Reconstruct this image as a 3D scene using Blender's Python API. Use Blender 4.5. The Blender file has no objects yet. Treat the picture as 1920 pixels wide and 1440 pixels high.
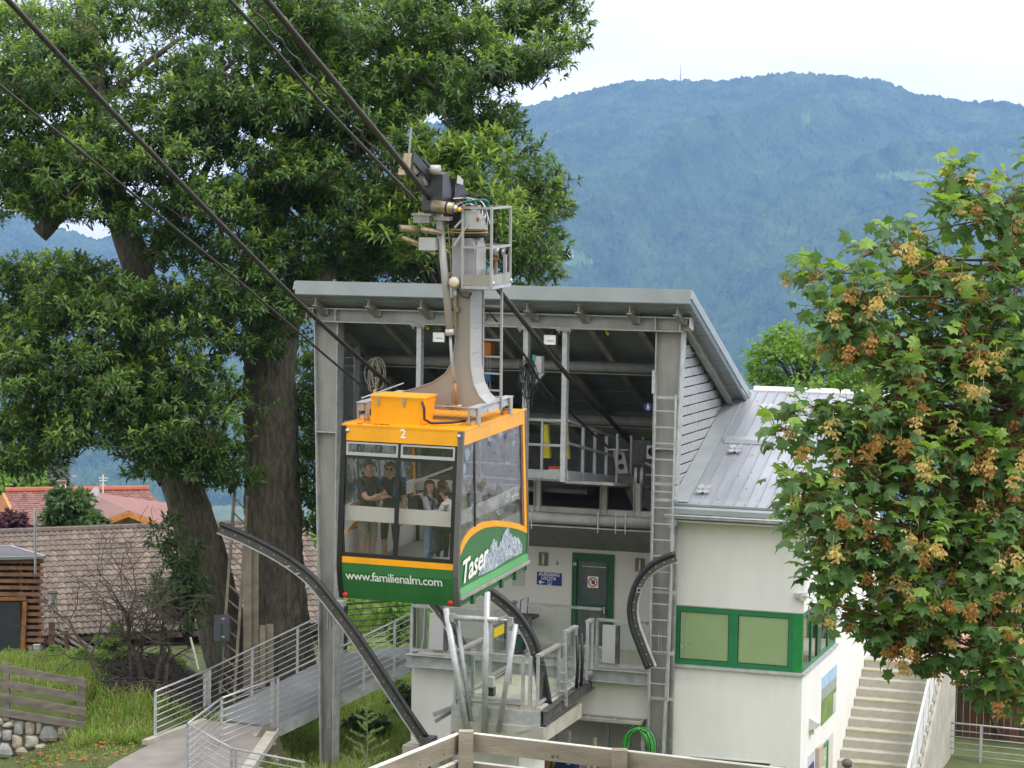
import bpy, math, random
import numpy as np
from math import radians, sin, cos, pi, sqrt, atan2
from mathutils import Matrix, Vector

SC = bpy.context.scene
COL = SC.collection
rnd = random.Random(7)
nrg = np.random.default_rng(11)

# ---------------------------------------------------------------- camera (a hillside viewpoint, 12 m above the station yard)
FPX, PITCH, ROLL, YAW = 4246.8, radians(3.594), radians(0.929), radians(18.506)
CAM = np.array([0.0, 0.0, 12.0])
_f = np.array([0, cos(PITCH), -sin(PITCH)])
_u = np.array([0, sin(PITCH), cos(PITCH)])
_r = np.array([1.0, 0, 0])
CR = cos(ROLL) * _r + sin(ROLL) * _u
CU = -sin(ROLL) * _r + cos(ROLL) * _u
CF = _f
cam_data = bpy.data.cameras.new('camera')
cam = bpy.data.objects.new('camera', cam_data)
COL.objects.link(cam)
cam.matrix_world = Matrix(((CR[0], CU[0], -CF[0], CAM[0]), (CR[1], CU[1], -CF[1], CAM[1]), (CR[2], CU[2], -CF[2], CAM[2]), (0, 0, 0, 1)))
cam_data.sensor_width = 36.0
cam_data.lens = 36.0 * FPX / 1920.0
cam_data.clip_start = 0.1
cam_data.clip_end = 30000.0
SC.camera = cam

# ---------------------------------------------------------------- sky, sun, exposure
SUN_AZ = YAW + radians(104)      # clockwise from +Y: behind the viewer's right shoulder, over the right-hand side of the station
SUN_EL = radians(56)
world = bpy.data.worlds.new('World')
SC.world = world
world.use_nodes = True
nt = world.node_tree
nt.nodes.clear()
w_out = nt.nodes.new('ShaderNodeOutputWorld')
w_sky = nt.nodes.new('ShaderNodeTexSky')
w_sky.sky_type = 'NISHITA'
w_sky.sun_disc = False
w_sky.sun_elevation = SUN_EL
w_sky.sun_rotation = SUN_AZ
w_bg = nt.nodes.new('ShaderNodeBackground')
w_bg.inputs['Strength'].default_value = 0.10
nt.links.new(w_sky.outputs[0], w_bg.inputs['Color'])
# the cloud sheet: overcast, brightening towards the zenith, with soft grey folds
w_tc = nt.nodes.new('ShaderNodeTexCoord')
w_sep = nt.nodes.new('ShaderNodeSeparateXYZ')
nt.links.new(w_tc.outputs['Generated'], w_sep.inputs[0])
w_map = nt.nodes.new('ShaderNodeMapping')
w_map.inputs['Scale'].default_value = (1.0, 1.0, 2.6)
nt.links.new(w_tc.outputs['Generated'], w_map.inputs['Vector'])
w_n = nt.nodes.new('ShaderNodeTexNoise')
w_n.inputs['Scale'].default_value = 3.2
w_n.inputs['Detail'].default_value = 5.0
w_n.inputs['Roughness'].default_value = 0.55
nt.links.new(w_map.outputs[0], w_n.inputs['Vector'])
w_cr = nt.nodes.new('ShaderNodeValToRGB')
w_cr.color_ramp.elements[0].position = 0.33
w_cr.color_ramp.elements[0].color = (0.66, 0.67, 0.72, 1)
w_cr.color_ramp.elements[1].position = 0.62
w_cr.color_ramp.elements[1].color = (1.0, 0.995, 0.985, 1)
nt.links.new(w_n.outputs['Fac'], w_cr.inputs['Fac'])
w_gr = nt.nodes.new('ShaderNodeMapRange')           # CIE overcast luminance: zenith three times the horizon
w_gr.inputs['From Min'].default_value = 0.0
w_gr.inputs['From Max'].default_value = 1.0
w_gr.inputs['To Min'].default_value = 1.28
w_gr.inputs['To Max'].default_value = 1.75
nt.links.new(w_sep.outputs['Z'], w_gr.inputs['Value'])
w_cl = nt.nodes.new('ShaderNodeBackground')
nt.links.new(w_cr.outputs['Color'], w_cl.inputs['Color'])
nt.links.new(w_gr.outputs['Result'], w_cl.inputs['Strength'])
w_mix = nt.nodes.new('ShaderNodeMixShader')
w_mix.inputs['Fac'].default_value = 0.93
nt.links.new(w_bg.outputs[0], w_mix.inputs[1])
nt.links.new(w_cl.outputs[0], w_mix.inputs[2])
nt.links.new(w_mix.outputs[0], w_out.inputs['Surface'])

sun_d = bpy.data.lights.new('sun', 'SUN')
sun_d.energy = 1.5
sun_d.angle = radians(14)
sun_d.color = (1.0, 0.96, 0.90)
sun = bpy.data.objects.new('sun', sun_d)
COL.objects.link(sun)
_sd = Vector((sin(SUN_AZ) * cos(SUN_EL), cos(SUN_AZ) * cos(SUN_EL), sin(SUN_EL)))
sun.rotation_euler = (-_sd).to_track_quat('-Z', 'Y').to_euler()
sun.location = (0, 0, 60)

SC.view_settings.view_transform = 'Standard'
SC.view_settings.look = 'None'
SC.view_settings.exposure = 0.5
SC.view_settings.gamma = 1.0
SC.view_settings.use_curve_mapping = False
SC.render.engine = 'CYCLES'
SC.cycles.use_denoising = True
SC.cycles.max_bounces = 7
SC.cycles.diffuse_bounces = 3
SC.cycles.glossy_bounces = 3
SC.cycles.transparent_max_bounces = 12
SC.cycles.volume_bounces = 1
SC.cycles.caustics_reflective = False
SC.cycles.caustics_refractive = False

# ---------------------------------------------------------------- frames and measuring
def ray(px, py):
    """Direction through a point of the photograph (1920 x 1440)."""
    return CF + CR * (px - 960) / FPX - CU * (py - 720) / FPX

def at(px, py, d):
    """World point seen at that place of the photograph, d metres away along the view axis."""
    return CAM + ray(px, py) * d

def atz(px, py, z):
    r = ray(px, py)
    return CAM + r * ((z - 12.0) / r[2])

def mat_from(X, Y, Z, O):
    return Matrix(((X[0], Y[0], Z[0], O[0]), (X[1], Y[1], Z[1], O[1]), (X[2], Y[2], Z[2], O[2]), (0, 0, 0, 1)))

FW = Matrix.Identity(4)
FB = mat_from((cos(YAW), -sin(YAW), 0), (sin(YAW), cos(YAW), 0), (0, 0, 1), (2.79420555, 43.97931262, 0))   # station: u right, v back, z up
FK = mat_from((0.94551111, -0.32550028, -0.0076364), (0.32548697, 0.94436279, 0.04729858), (-0.00818417, -0.04720688, 0.99885161),
              (-1.73561539, 35.88383345, 9.02103618))                                                   # cabin: a right, b back, c up from its roof edge
BI = FB.inverted()
KI = FK.inverted()
def bloc(P): return np.array(BI @ Vector(P))

# ---------------------------------------------------------------- mesh building
def nrm(v):
    v = np.asarray(v, float)
    return v / (np.linalg.norm(v) + 1e-12)

class MB:
    def __init__(s):
        s.v, s.f, s.m = [], [], []
    def add(s, vs, fs, mi=0):
        n = len(s.v)
        s.v.extend([tuple(map(float, p)) for p in vs])
        for q in fs:
            s.f.append(tuple(n + i for i in q)); s.m.append(mi)
        return s
    def box(s, x0, x1, y0, y1, z0, z1, mi=0):
        return s.add([(x0, y0, z0), (x1, y0, z0), (x1, y1, z0), (x0, y1, z0), (x0, y0, z1), (x1, y0, z1), (x1, y1, z1), (x0, y1, z1)],
                     [(0, 3, 2, 1), (4, 5, 6, 7), (0, 1, 5, 4), (1, 2, 6, 5), (2, 3, 7, 6), (3, 0, 4, 7)], mi)
    def bar(s, p, q, w, h, up=(0, 0, 1), mi=0):
        p, q = np.array(p, float), np.array(q, float)
        d = nrm(q - p); up = np.array(up, float)
        x = np.cross(d, up)
        if np.linalg.norm(x) < 1e-4: x = np.cross(d, (1, 0, 0))
        x = nrm(x); y = np.cross(x, d)
        a, b = x * w / 2, y * h / 2
        return s.add([p - a - b, p + a - b, p + a + b, p - a + b, q - a - b, q + a - b, q + a + b, q - a + b],
                     [(0, 1, 2, 3), (7, 6, 5, 4), (0, 4, 5, 1), (1, 5, 6, 2), (2, 6, 7, 3), (3, 7, 4, 0)], mi)
    def tube(s, pts, r, n=8, closed=False, cap=True, mi=0, flat=None):
        P = [np.array(p, float) for p in pts]; m = len(P)
        R = r if hasattr(r, '__len__') else [r] * m
        T = []
        for i in range(m):
            a = P[(i - 1) % m] if closed or i > 0 else P[i]
            b = P[(i + 1) % m] if closed or i < m - 1 else P[i]
            T.append(nrm(b - a))
        ref = np.array((0, 0, 1.0)) if abs(T[0][2]) < 0.9 else np.array((1.0, 0, 0))
        x = nrm(np.cross(T[0], ref)); vs = []
        for i in range(m):
            x = nrm(x - T[i] * (x @ T[i])); y = np.cross(T[i], x)
            for k in range(n):
                t = 2 * pi * k / n
                vs.append(P[i] + (x * cos(t) + y * sin(t)) * R[i])
        fs = []
        for i in range(m if closed else m - 1):
            j = (i + 1) % m
            for k in range(n):
                l = (k + 1) % n
                fs.append((i * n + k, i * n + l, j * n + l, j * n + k))
        if cap and not closed:
            fs.append(tuple(range(n))[::-1]); fs.append(tuple((m - 1) * n + k for k in range(n)))
        return s.add(vs, fs, mi)
    def cyl(s, p, q, r, n=14, mi=0): return s.tube([p, q], r, n, mi=mi)
    def prism(s, poly, axis, t0, t1, mi=0):
        """2D polygon pushed along axis x, y or z from t0 to t1."""
        def P(a, b, t): return {'x': (t, a, b), 'y': (a, t, b), 'z': (a, b, t)}[axis]
        n = len(poly)
        vs = [P(a, b, t0) for a, b in poly] + [P(a, b, t1) for a, b in poly]
        fs = [tuple(range(n)), tuple(range(2 * n - 1, n - 1, -1))] + [(i, n + i, n + (i + 1) % n, (i + 1) % n) for i in range(n)]
        return s.add(vs, fs, mi)
    def sweep(s, pts, prof, side, mi=0):
        """Open path with a closed 2D profile; side = fixed sideways direction (profile x), profile y is across the path in its plane."""
        P = [np.array(p, float) for p in pts]; m, n = len(P), len(prof); side = nrm(side); vs = []
        for i in range(m):
            t = nrm(P[min(i + 1, m - 1)] - P[max(i - 1, 0)])
            y = nrm(np.cross(side, t))
            for a, b in prof: vs.append(P[i] + side * a + y * b)
        fs = [(i * n + k, i * n + (k + 1) % n, (i + 1) * n + (k + 1) % n, (i + 1) * n + k) for i in range(m - 1) for k in range(n)]
        fs += [tuple(range(n))[::-1], tuple((m - 1) * n + k for k in range(n))]
        return s.add(vs, fs, mi)
    def lathe(s, prof, c, n=16, axis=(0, 0, 1), mi=0):
        z = nrm(axis); x = nrm(np.cross(z, (1, 0, 0) if abs(z[0]) < .9 else (0, 1, 0))); y = np.cross(z, x); c = np.array(c, float)
        vs = [c + z * h + (x * cos(2 * pi * k / n) + y * sin(2 * pi * k / n)) * r for r, h in prof for k in range(n)]
        m = len(prof)
        fs = [(i * n + k, i * n + (k + 1) % n, (i + 1) * n + (k + 1) % n, (i + 1) * n + k) for i in range(m - 1) for k in range(n)]
        fs += [tuple(range(n))[::-1], tuple((m - 1) * n + k for k in range(n))]
        return s.add(vs, fs, mi)
    def ball(s, c, r, n=12, m=8, mi=0):
        r = r if hasattr(r, '__len__') else (r, r, r)
        prof = [(sin(pi * i / m), -cos(pi * i / m)) for i in range(m + 1)]
        prof[0] = (1e-3, -1); prof[-1] = (1e-3, 1)
        vs = [(c[0] + r[0] * a * cos(2 * pi * k / n), c[1] + r[1] * a * sin(2 * pi * k / n), c[2] + r[2] * b) for a, b in prof for k in range(n)]
        fs = [(i * n + k, i * n + (k + 1) % n, (i + 1) * n + (k + 1) % n, (i + 1) * n + k) for i in range(m) for k in range(n)]
        return s.add(vs, fs, mi)
    def ibeam(s, p, q, h, w, t=0.02, up=(0, 0, 1), mi=0):
        """H section: web of height h along up, flanges of width w."""
        p, q, up = np.array(p, float), np.array(q, float), nrm(up)
        s.bar(p, q, t, h - 2 * t, up, mi)
        o = up * (h / 2 - t / 2)
        s.bar(p + o, q + o, w, t, up, mi); return s.bar(p - o, q - o, w, t, up, mi)

def mesh_from(name, mb, mats, smooth=False, off=(0, 0, 0)):
    me = bpy.data.meshes.new(name)
    o = np.array(off, float)
    me.from_pydata([tuple(np.array(p) - o) for p in mb.v], [], mb.f)
    mats = mats if isinstance(mats, (list, tuple)) else [mats]
    for m in mats: me.materials.append(m)
    if len(mats) > 1: me.polygons.foreach_set('material_index', mb.m)
    if smooth: me.polygons.foreach_set('use_smooth', [True] * len(me.polygons))
    me.update()
    return me

BASE = {}
def thing(name, label, cat, loc=(0, 0, 0), frame=FW, group=None):
    o = bpy.data.objects.new(name, None)
    COL.objects.link(o)
    o.matrix_world = frame @ Matrix.Translation(Vector(loc))
    o.empty_display_size = 0.3
    tag(o, label, cat, group)
    BASE[o] = np.array(loc, float)
    return o
def tag(o, label, cat, group=None):
    o['label'] = label; o['category'] = cat
    if group: o['group'] = group
    return o
def part(name, mb, mats, parent, smooth=False, label=None):
    """A part (or sub-part) of a thing; the mesh is written in the thing's frame."""
    off = BASE[parent]
    me = mesh_from(name, mb, mats, smooth, off)
    o = bpy.data.objects.new(name, me)
    COL.objects.link(o)
    o.parent = parent
    BASE[o] = off
    if label: o['label'] = label
    return o
def single(name, mb, mats, label, cat, loc=(0, 0, 0), frame=FW, group=None, smooth=False):
    me = mesh_from(name, mb, mats, smooth, loc)
    o = bpy.data.objects.new(name, me)
    COL.objects.link(o)
    o.matrix_world = frame @ Matrix.Translation(Vector(loc))
    BASE[o] = np.array(loc, float)
    return tag(o, label, cat, group)
def struct(name, mb, mats, frame=FW, loc=(0, 0, 0), smooth=False, kind='structure', label=None):
    me = mesh_from(name, mb, mats, smooth, loc)
    o = bpy.data.objects.new(name, me)
    COL.objects.link(o)
    o.matrix_world = frame @ Matrix.Translation(Vector(loc))
    BASE[o] = np.array(loc, float)
    o['kind'] = kind
    if label: o['label'] = label
    return o
def piece(name, me, parent, loc=(0, 0, 0), rot=None, scale=None):
    """An alike piece sharing mesh data; loc in the thing's frame, the mesh about its own centre."""
    o = bpy.data.objects.new(name, me)
    COL.objects.link(o)
    o.parent = parent
    M = Matrix.Translation(Vector(np.array(loc, float) - BASE[parent]))
    if rot is not None: M = M @ rot
    if scale is not None: M = M @ Matrix.Diagonal((*scale, 1))
    o.matrix_local = M
    BASE[o] = BASE[parent]
    return o
def copy_tree(o, parent=None):
    c = o.copy(); COL.objects.link(c); c.parent = parent
    if o in BASE: BASE[c] = BASE[o]
    for ch in list(o.children): copy_tree(ch, c)
    return c

# ---------------------------------------------------------------- materials
def newmat(name):
    m = bpy.data.materials.new(name); m.use_nodes = True
    t = m.node_tree
    return m, t, t.nodes['Principled BSDF']
def M(name, col, rough=0.6, metal=0.0, var=0.12, scale=4.0, stretch=(1, 1, 1), bump=0.0, bscale=40.0, fine=0.5, spec=0.5, col2=None, coat=0.0, lo=0.32, hi=0.68):
    """Base colour wavering between two tones by two octaves of noise in object space, with optional bump."""
    m, t, b = newmat(name)
    N, L = t.nodes.new, t.links.new
    tc = N('ShaderNodeTexCoord'); mp = N('ShaderNodeMapping')
    mp.inputs['Scale'].default_value = stretch
    L(tc.outputs['Object'], mp.inputs[0])
    n = N('ShaderNodeTexNoise'); n.inputs['Scale'].default_value = scale; n.inputs['Detail'].default_value = 6; n.inputs['Roughness'].default_value = fine
    L(mp.outputs[0], n.inputs['Vector'])
    cr = N('ShaderNodeValToRGB')
    c = np.array(col[:3], float)
    a = np.clip(c * (1 - var), 0, 1); d = np.clip(c * (1 + var), 0, 1) if col2 is None else np.array(col2)
    cr.color_ramp.elements[0].position = lo; cr.color_ramp.elements[1].position = hi
    cr.color_ramp.elements[0].color = (*a, 1); cr.color_ramp.elements[1].color = (*d, 1)
    L(n.outputs['Fac'], cr.inputs['Fac']); L(cr.outputs[0], b.inputs['Base Color'])
    b.inputs['Roughness'].default_value = rough; b.inputs['Metallic'].default_value = metal
    b.inputs['Specular IOR Level'].default_value = spec
    if coat: b.inputs['Coat Weight'].default_value = coat; b.inputs['Coat Roughness'].default_value = 0.08
    if bump:
        n2 = N('ShaderNodeTexNoise'); n2.inputs['Scale'].default_value = bscale; n2.inputs['Detail'].default_value = 4
        L(mp.outputs[0], n2.inputs['Vector'])
        bp = N('ShaderNodeBump'); bp.inputs['Strength'].default_value = bump; bp.inputs['Distance'].default_value = 0.02
        L(n2.outputs['Fac'], bp.inputs['Height']); L(bp.outputs[0], b.inputs['Normal'])
    return m
def glass(name, tint=(0.9, 0.95, 0.92), refl=1.0, alpha=0.12, wavy=0.0):
    """Thin pane: mostly clear, tinted, mirrored by Fresnel."""
    m, t, b = newmat(name)
    N, L = t.nodes.new, t.links.new
    out = t.nodes['Material Output']; t.nodes.remove(b)
    tr = N('ShaderNodeBsdfTransparent'); tr.inputs[0].default_value = (*tint, 1)
    gl = N('ShaderNodeBsdfGlossy'); gl.inputs['Roughness'].default_value = 0.03; gl.inputs[0].default_value = (refl, refl, refl, 1)
    fr = N('ShaderNodeFresnel'); ge = N('ShaderNodeNewGeometry'); io = N('ShaderNodeMath'); io.operation = 'MULTIPLY_ADD'      # same mirror strength on both faces of the pane
    io.inputs[1].default_value = 1 / 1.5 - 1.5; io.inputs[2].default_value = 1.5
    L(ge.outputs['Backfacing'], io.inputs[0]); L(io.outputs[0], fr.inputs[0])
    ad = N('ShaderNodeMath'); ad.operation = 'ADD'; ad.inputs[1].default_value = alpha; ad.use_clamp = True
    L(fr.outputs[0], ad.inputs[0])
    if wavy:
        n = N('ShaderNodeTexNoise'); n.inputs['Scale'].default_value = 2.2; n.inputs['Detail'].default_value = 1
        bp = N('ShaderNodeBump'); bp.inputs['Strength'].default_value = wavy; bp.inputs['Distance'].default_value = 0.05
        tc = N('ShaderNodeTexCoord'); L(tc.outputs['Object'], n.inputs['Vector'])
        L(n.outputs['Fac'], bp.inputs['Height']); L(bp.outputs[0], gl.inputs['Normal'])
    mx = N('ShaderNodeMixShader')
    L(ad.outputs[0], mx.inputs[0]); L(tr.outputs[0], mx.inputs[1]); L(gl.outputs[0], mx.inputs[2]); L(mx.outputs[0], out.inputs[0])
    return m
def leafmat(name, col, col2, rough=0.45, trans=0.40, spec=0.40):
    """Leaf: two tones by leaf position, light passing through."""
    m, t, b = newmat(name)
    N, L = t.nodes.new, t.links.new
    out = t.nodes['Material Output']
    g = N('ShaderNodeNewGeometry'); n = N('ShaderNodeTexNoise'); n.inputs['Scale'].default_value = 1.3; n.inputs['Detail'].default_value = 8; n.inputs['Roughness'].default_value = 0.8
    L(g.outputs['Position'], n.inputs['Vector'])
    cr = N('ShaderNodeValToRGB'); cr.color_ramp.elements[0].position = 0.36; cr.color_ramp.elements[1].position = 0.64
    cr.color_ramp.elements[0].color = (*col, 1); cr.color_ramp.elements[1].color = (*col2, 1)
    L(n.outputs['Fac'], cr.inputs['Fac']); L(cr.outputs[0], b.inputs['Base Color'])
    b.inputs['Roughness'].default_value = rough; b.inputs['Specular IOR Level'].default_value = spec
    tl = N('ShaderNodeBsdfTranslucent')
    mulc = N('ShaderNodeMix'); mulc.data_type = 'RGBA'; mulc.blend_type = 'MULTIPLY'; mulc.inputs[0].default_value = 1.0
    L(cr.outputs[0], mulc.inputs[6]); mulc.inputs[7].default_value = (1.5, 1.6, 0.6, 1)
    L(mulc.outputs[2], tl.inputs[0])
    mx = N('ShaderNodeMixShader'); mx.inputs[0].default_value = trans
    L(b.outputs[0], mx.inputs[1]); L(tl.outputs[0], mx.inputs[2]); L(mx.outputs[0], out.inputs[0])
    return m

GALV = M('galvanised_steel', (0.38, 0.385, 0.38), 0.5, 0.2, 0.2, 6, bump=0.05, bscale=25)
GALV_OLD = M('weathered_galvanised_steel', (0.32, 0.31, 0.29), 0.6, 0.12, 0.2, 3, stretch=(1, 1, 0.35))
GALV_LIGHT = M('bright_galvanised_steel', (0.46, 0.47, 0.48), 0.42, 0.3, 0.15, 8)
STEEL_DARK = M('dark_weathered_steel', (0.10, 0.10, 0.095), 0.6, 0.3, 0.3, 5)
DECKING = M('galvanised_roof_decking', (0.30, 0.32, 0.33), 0.45, 0.35, 0.15, 3)
FASCIA = M('grey_coated_sheet', (0.33, 0.36, 0.37), 0.4, 0.25, 0.08, 2)
ROOFMETAL = M('pale_standing_seam_zinc', (0.35, 0.37, 0.405), 0.42, 0.4, 0.16, 1.2, stretch=(1, .4, 1))
PLASTER = M('white_lime_plaster', (0.83, 0.815, 0.785), 0.9, 0, 0.05, 2.2, stretch=(1, 1, .22), fine=.65, bump=0.15, bscale=120)
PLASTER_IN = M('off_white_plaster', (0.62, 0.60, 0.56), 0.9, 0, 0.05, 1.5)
GREENFRAME = M('green_painted_frame', (0.022, 0.20, 0.075), 0.35, 0, 0.12, 3)
GREENDOOR = M('dark_green_door_paint', (0.012, 0.085, 0.03), 0.35, 0, 0.12, 3)
PALEPANE = M('pale_green_blind_behind_glass', (0.52, 0.66, 0.37), 0.10, 0, 0.07, 1.2, spec=0.7)
CONCRETE = M('pale_concrete', (0.42, 0.40, 0.34), 0.9, 0, 0.16, 2.5, bump=0.2, bscale=60)
CONC_STEP = M('stair_stone', (0.46, 0.44, 0.37), 0.85, 0, 0.12, 5, bump=0.15, bscale=80)
FLOORMAT = M('beige_floor_slab', (0.50, 0.47, 0.38), 0.7, 0, 0.08, 1.5)
BLACKRUB = M('black_rubber', (0.018, 0.018, 0.019), 0.5, 0, 0.3, 8)
ROPE = M('greased_steel_rope', (0.055, 0.048, 0.042), 0.5, 0.5, 0.3, 30)
ASPH = M('grey_asphalt_path', (0.27, 0.245, 0.225), 0.95, 0, 0.12, 2.0, bump=0.3, bscale=90)
YEL = M('orange_yellow_paint', (0.88, 0.375, 0.006), 0.36, 0, 0.10, 2.2, stretch=(1, 1, .4), coat=0.2, fine=.7)
GRN = M('leaf_green_paint', (0.024, 0.145, 0.036), 0.36, 0, 0.16, 2.2, stretch=(1, 1, .4), coat=0.2, fine=.7)
GRN2 = M('light_green_paint', (0.085, 0.33, 0.10), 0.35, 0, 0.08, 2, coat=0.2)
BLK = M('black_frame_paint', (0.012, 0.012, 0.012), 0.3, 0, 0.15, 3, coat=0.2)
ALU = M('anodised_aluminium', (0.52, 0.52, 0.52), 0.3, 0.7, 0.06, 5)
WHITEP = M('white_print', (0.85, 0.85, 0.83), 0.5, 0, 0.02, 3)
REDP = M('red_lens', (0.62, 0.012, 0.012), 0.25, 0, 0.1, 6, coat=0.4)
CREAM = M('cream_hanger_paint', (0.30, 0.275, 0.245), 0.42, 0.1, 0.10, 1.4, stretch=(1, 1, .4))
CREAM2 = M('light_grey_hanger_paint', (0.38, 0.37, 0.36), 0.42, 0.1, 0.06, 2)
BLACKST = M('black_carriage_steel', (0.020, 0.020, 0.022), 0.4, 0.3, 0.4, 6)
GREYBOX = M('grey_cabinet_paint', (0.45, 0.45, 0.45), 0.5, 0, 0.05, 2)
WHITEBOX = M('pale_grey_enamel', (0.60, 0.60, 0.58), 0.45, 0, 0.05, 2)
BRASS = M('yellow_chromated_steel', (0.32, 0.265, 0.16), 0.4, 0.5, 0.3, 8)
RUST = M('rusty_orange_primer', (0.40, 0.17, 0.05), 0.6, 0.1, 0.3, 6)
PANE = glass('clear_guard_glass', (0.93, 0.965, 0.95), 0.9, 0.01)
CABGLASS = glass('tinted_cabin_glass', (0.95, 0.95, 0.95), 0.9, 0.015)
CABGLASS_SIDE = glass('tinted_side_glass', (0.86, 0.87, 0.88), 0.9, 0.09, wavy=0.9)
WINGLASS = glass('window_glass', (0.5, 0.55, 0.53), 1.0, 0.12)
OLDWOOD = M('weathered_grey_board', (0.33, 0.28, 0.21), 0.9, 0, 0.28, 3.0, stretch=(1, 1, 1), bump=0.25, bscale=30)
DARKWOOD = M('old_dark_board', (0.10, 0.082, 0.065), 0.95, 0, 0.35, 4.0, bump=0.3, bscale=30)
LARCH = M('reddish_larch_slat', (0.36, 0.175, 0.095), 0.8, 0, 0.28, 5.0, bump=0.15, bscale=40)
BROWNPOST = M('brown_fence_post', (0.17, 0.085, 0.05), 0.85, 0, 0.3, 6)
ORANGEWOOD = M('orange_stained_timber', (0.55, 0.22, 0.05), 0.6, 0, 0.2, 4)
BARK = M('furrowed_chestnut_bark', (0.095, 0.080, 0.058), 0.95, 0, 0.4, 15, stretch=(1, 1, .20), bump=1.0, bscale=20, col2=(0.225, 0.20, 0.15), fine=.75)
TWIG = M('dark_twig_bark', (0.075, 0.062, 0.052), 0.9, 0, 0.3, 10)
REDTWIG = M('reddish_maple_stem', (0.16, 0.06, 0.03), 0.7, 0, 0.3, 12)

FONT_CURVES = {}
def text_mb(txt, size, O, X, Y, depth=0.006, shear=0.0, thick=0.0, align='CENTER', space=1.0, bend=None):
    """Letters as flat print: centre O, X along the line, Y up; pushed out along X x Y by depth."""
    cu = bpy.data.curves.new('print', 'FONT'); cu.body = txt; cu.size = size; cu.align_x = align; cu.align_y = 'CENTER'
    cu.shear = shear; cu.offset = thick; cu.space_character = space; cu.resolution_u = 2
    ob = bpy.data.objects.new('print', cu); COL.objects.link(ob)
    dg = bpy.context.evaluated_depsgraph_get(); dg.update()
    me = ob.evaluated_get(dg).to_mesh()
    X, Y, O = np.array(X, float), np.array(Y, float), np.array(O, float); Zn = nrm(np.cross(X, Y))
    mb = MB()
    vs = [(v.co.x, v.co.y) for v in me.vertices]
    if bend: vs = [bend(x, y) for x, y in vs]
    mb.add([O + X * x + Y * y + Zn * depth for x, y in vs], [tuple(p.vertices) for p in me.polygons])
    ob.evaluated_get(dg).to_mesh_clear()
    bpy.data.objects.remove(ob); bpy.data.curves.remove(cu)
    return mb
# ================================================================ the land
def lerp_tab(v, xs, ys): return np.interp(v, xs, ys)
def sstep(a, b, v):
    t = np.clip((v - a) / (b - a), 0, 1); return t * t * (3 - 2 * t)
_gy = [-30, 0, 8, 12, 16, 22, 30, 38, 44, 50, 62, 80, 100, 130, 200, 400, 1000, 3000, 4300]
_gz = [11.0, 10.5, 9.5, 8.5, 7.2, 5.4, 3.2, 1.6, 1.05, 1.05, 0.7, -0.7, -2.4, -8, -25, -75, -215, -420, -455]
def ground_z(x, y):
    x, y = np.asarray(x, float), np.asarray(y, float)
    z = lerp_tab(y, _gy, _gz)
    left = 1.78 + 0.85 * sstep(44.8, 48.6, y) * sstep(-6.2, -7.6, x) - 2.0 * sstep(49.2, 57, y)
    left = left - 0.78 * sstep(-8.0, -10.6, x) * sstep(47.2, 46.3, y)
    wl = sstep(-4.3, -5.2, x) * sstep(38, 41.5, y) * sstep(64, 56, y)
    z = z * (1 - wl) + left * wl
    wr = sstep(5.6, 7.0, x) * sstep(40, 43, y) * sstep(75, 66, y)
    z = z * (1 - wr) + 0.38 * wr
    return z
def vnoise(x, y, seed=0):
    """Smooth value noise on the plane."""
    xi, yi = np.floor(x).astype(int), np.floor(y).astype(int); xf, yf = x - xi, y - yi
    def h(a, b):
        n = (a * 374761393 + b * 668265263 + seed * 1442695041) & 0x7fffffff
        n = ((n ^ (n >> 13)) * 1274126177) & 0x7fffffff
        return ((n ^ (n >> 16)) & 0xffff) / 65535.0
    u, v = xf * xf * (3 - 2 * xf), yf * yf * (3 - 2 * yf)
    return (h(xi, yi) * (1 - u) + h(xi + 1, yi) * u) * (1 - v) + (h(xi, yi + 1) * (1 - u) + h(xi + 1, yi + 1) * u) * v
def fbm(x, y, o=4, seed=0):
    s, a, t = 0, 0.5, 0
    for k in range(o): s = s + a * vnoise(x * 2 ** k, y * 2 ** k, seed + k); t += a; a *= 0.5
    return s / t
def np_mesh(name, V, Fq, mats, smooth=True, midx=None):
    """Fast mesh from arrays: V (n,3), Fq (m,k)."""
    V = np.asarray(V, np.float32); Fq = np.asarray(Fq, np.int32); k = Fq.shape[1]
    me = bpy.data.meshes.new(name)
    me.vertices.add(len(V)); me.vertices.foreach_set('co', V.ravel())
    me.loops.add(Fq.size); me.loops.foreach_set('vertex_index', Fq.ravel())
    me.polygons.add(len(Fq)); me.polygons.foreach_set('loop_start', np.arange(0, Fq.size, k, dtype=np.int32))
    me.polygons.foreach_set('loop_total', np.full(len(Fq), k, np.int32))
    for m in mats: me.materials.append(m)
    if midx is not None: me.polygons.foreach_set('material_index', np.asarray(midx, np.int32))
    me.polygons.foreach_set('use_smooth', np.full(len(Fq), smooth, bool))
    me.update(calc_edges=True)
    return me
def grid_faces(nr, nc):
    i = np.arange(nr - 1)[:, None] * nc + np.arange(nc - 1)[None, :]
    return np.stack([i, i + 1, i + nc + 1, i + nc], -1).reshape(-1, 4)

GRASSGROUND = M('meadow_soil', (0.070, 0.105, 0.028), 0.95, 0, 0.3, 0.9, fine=0.7, col2=(0.115, 0.135, 0.042), bump=0.4, bscale=6)
FOREST = M('far_forest', (0.012, 0.036, 0.010), 0.95, 0, 0.0, 0.006, fine=0.88, col2=(0.095, 0.160, 0.046), spec=0.1)
MEADOW = M('far_meadow', (0.11, 0.18, 0.055), 0.95, 0, 0.2, 0.02, spec=0.1)
VALLEYM = M('valley_floor', (0.06, 0.10, 0.04), 0.95, 0, 0.0, 0.01, fine=0.7, col2=(0.16, 0.20, 0.09), spec=0.1)

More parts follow.
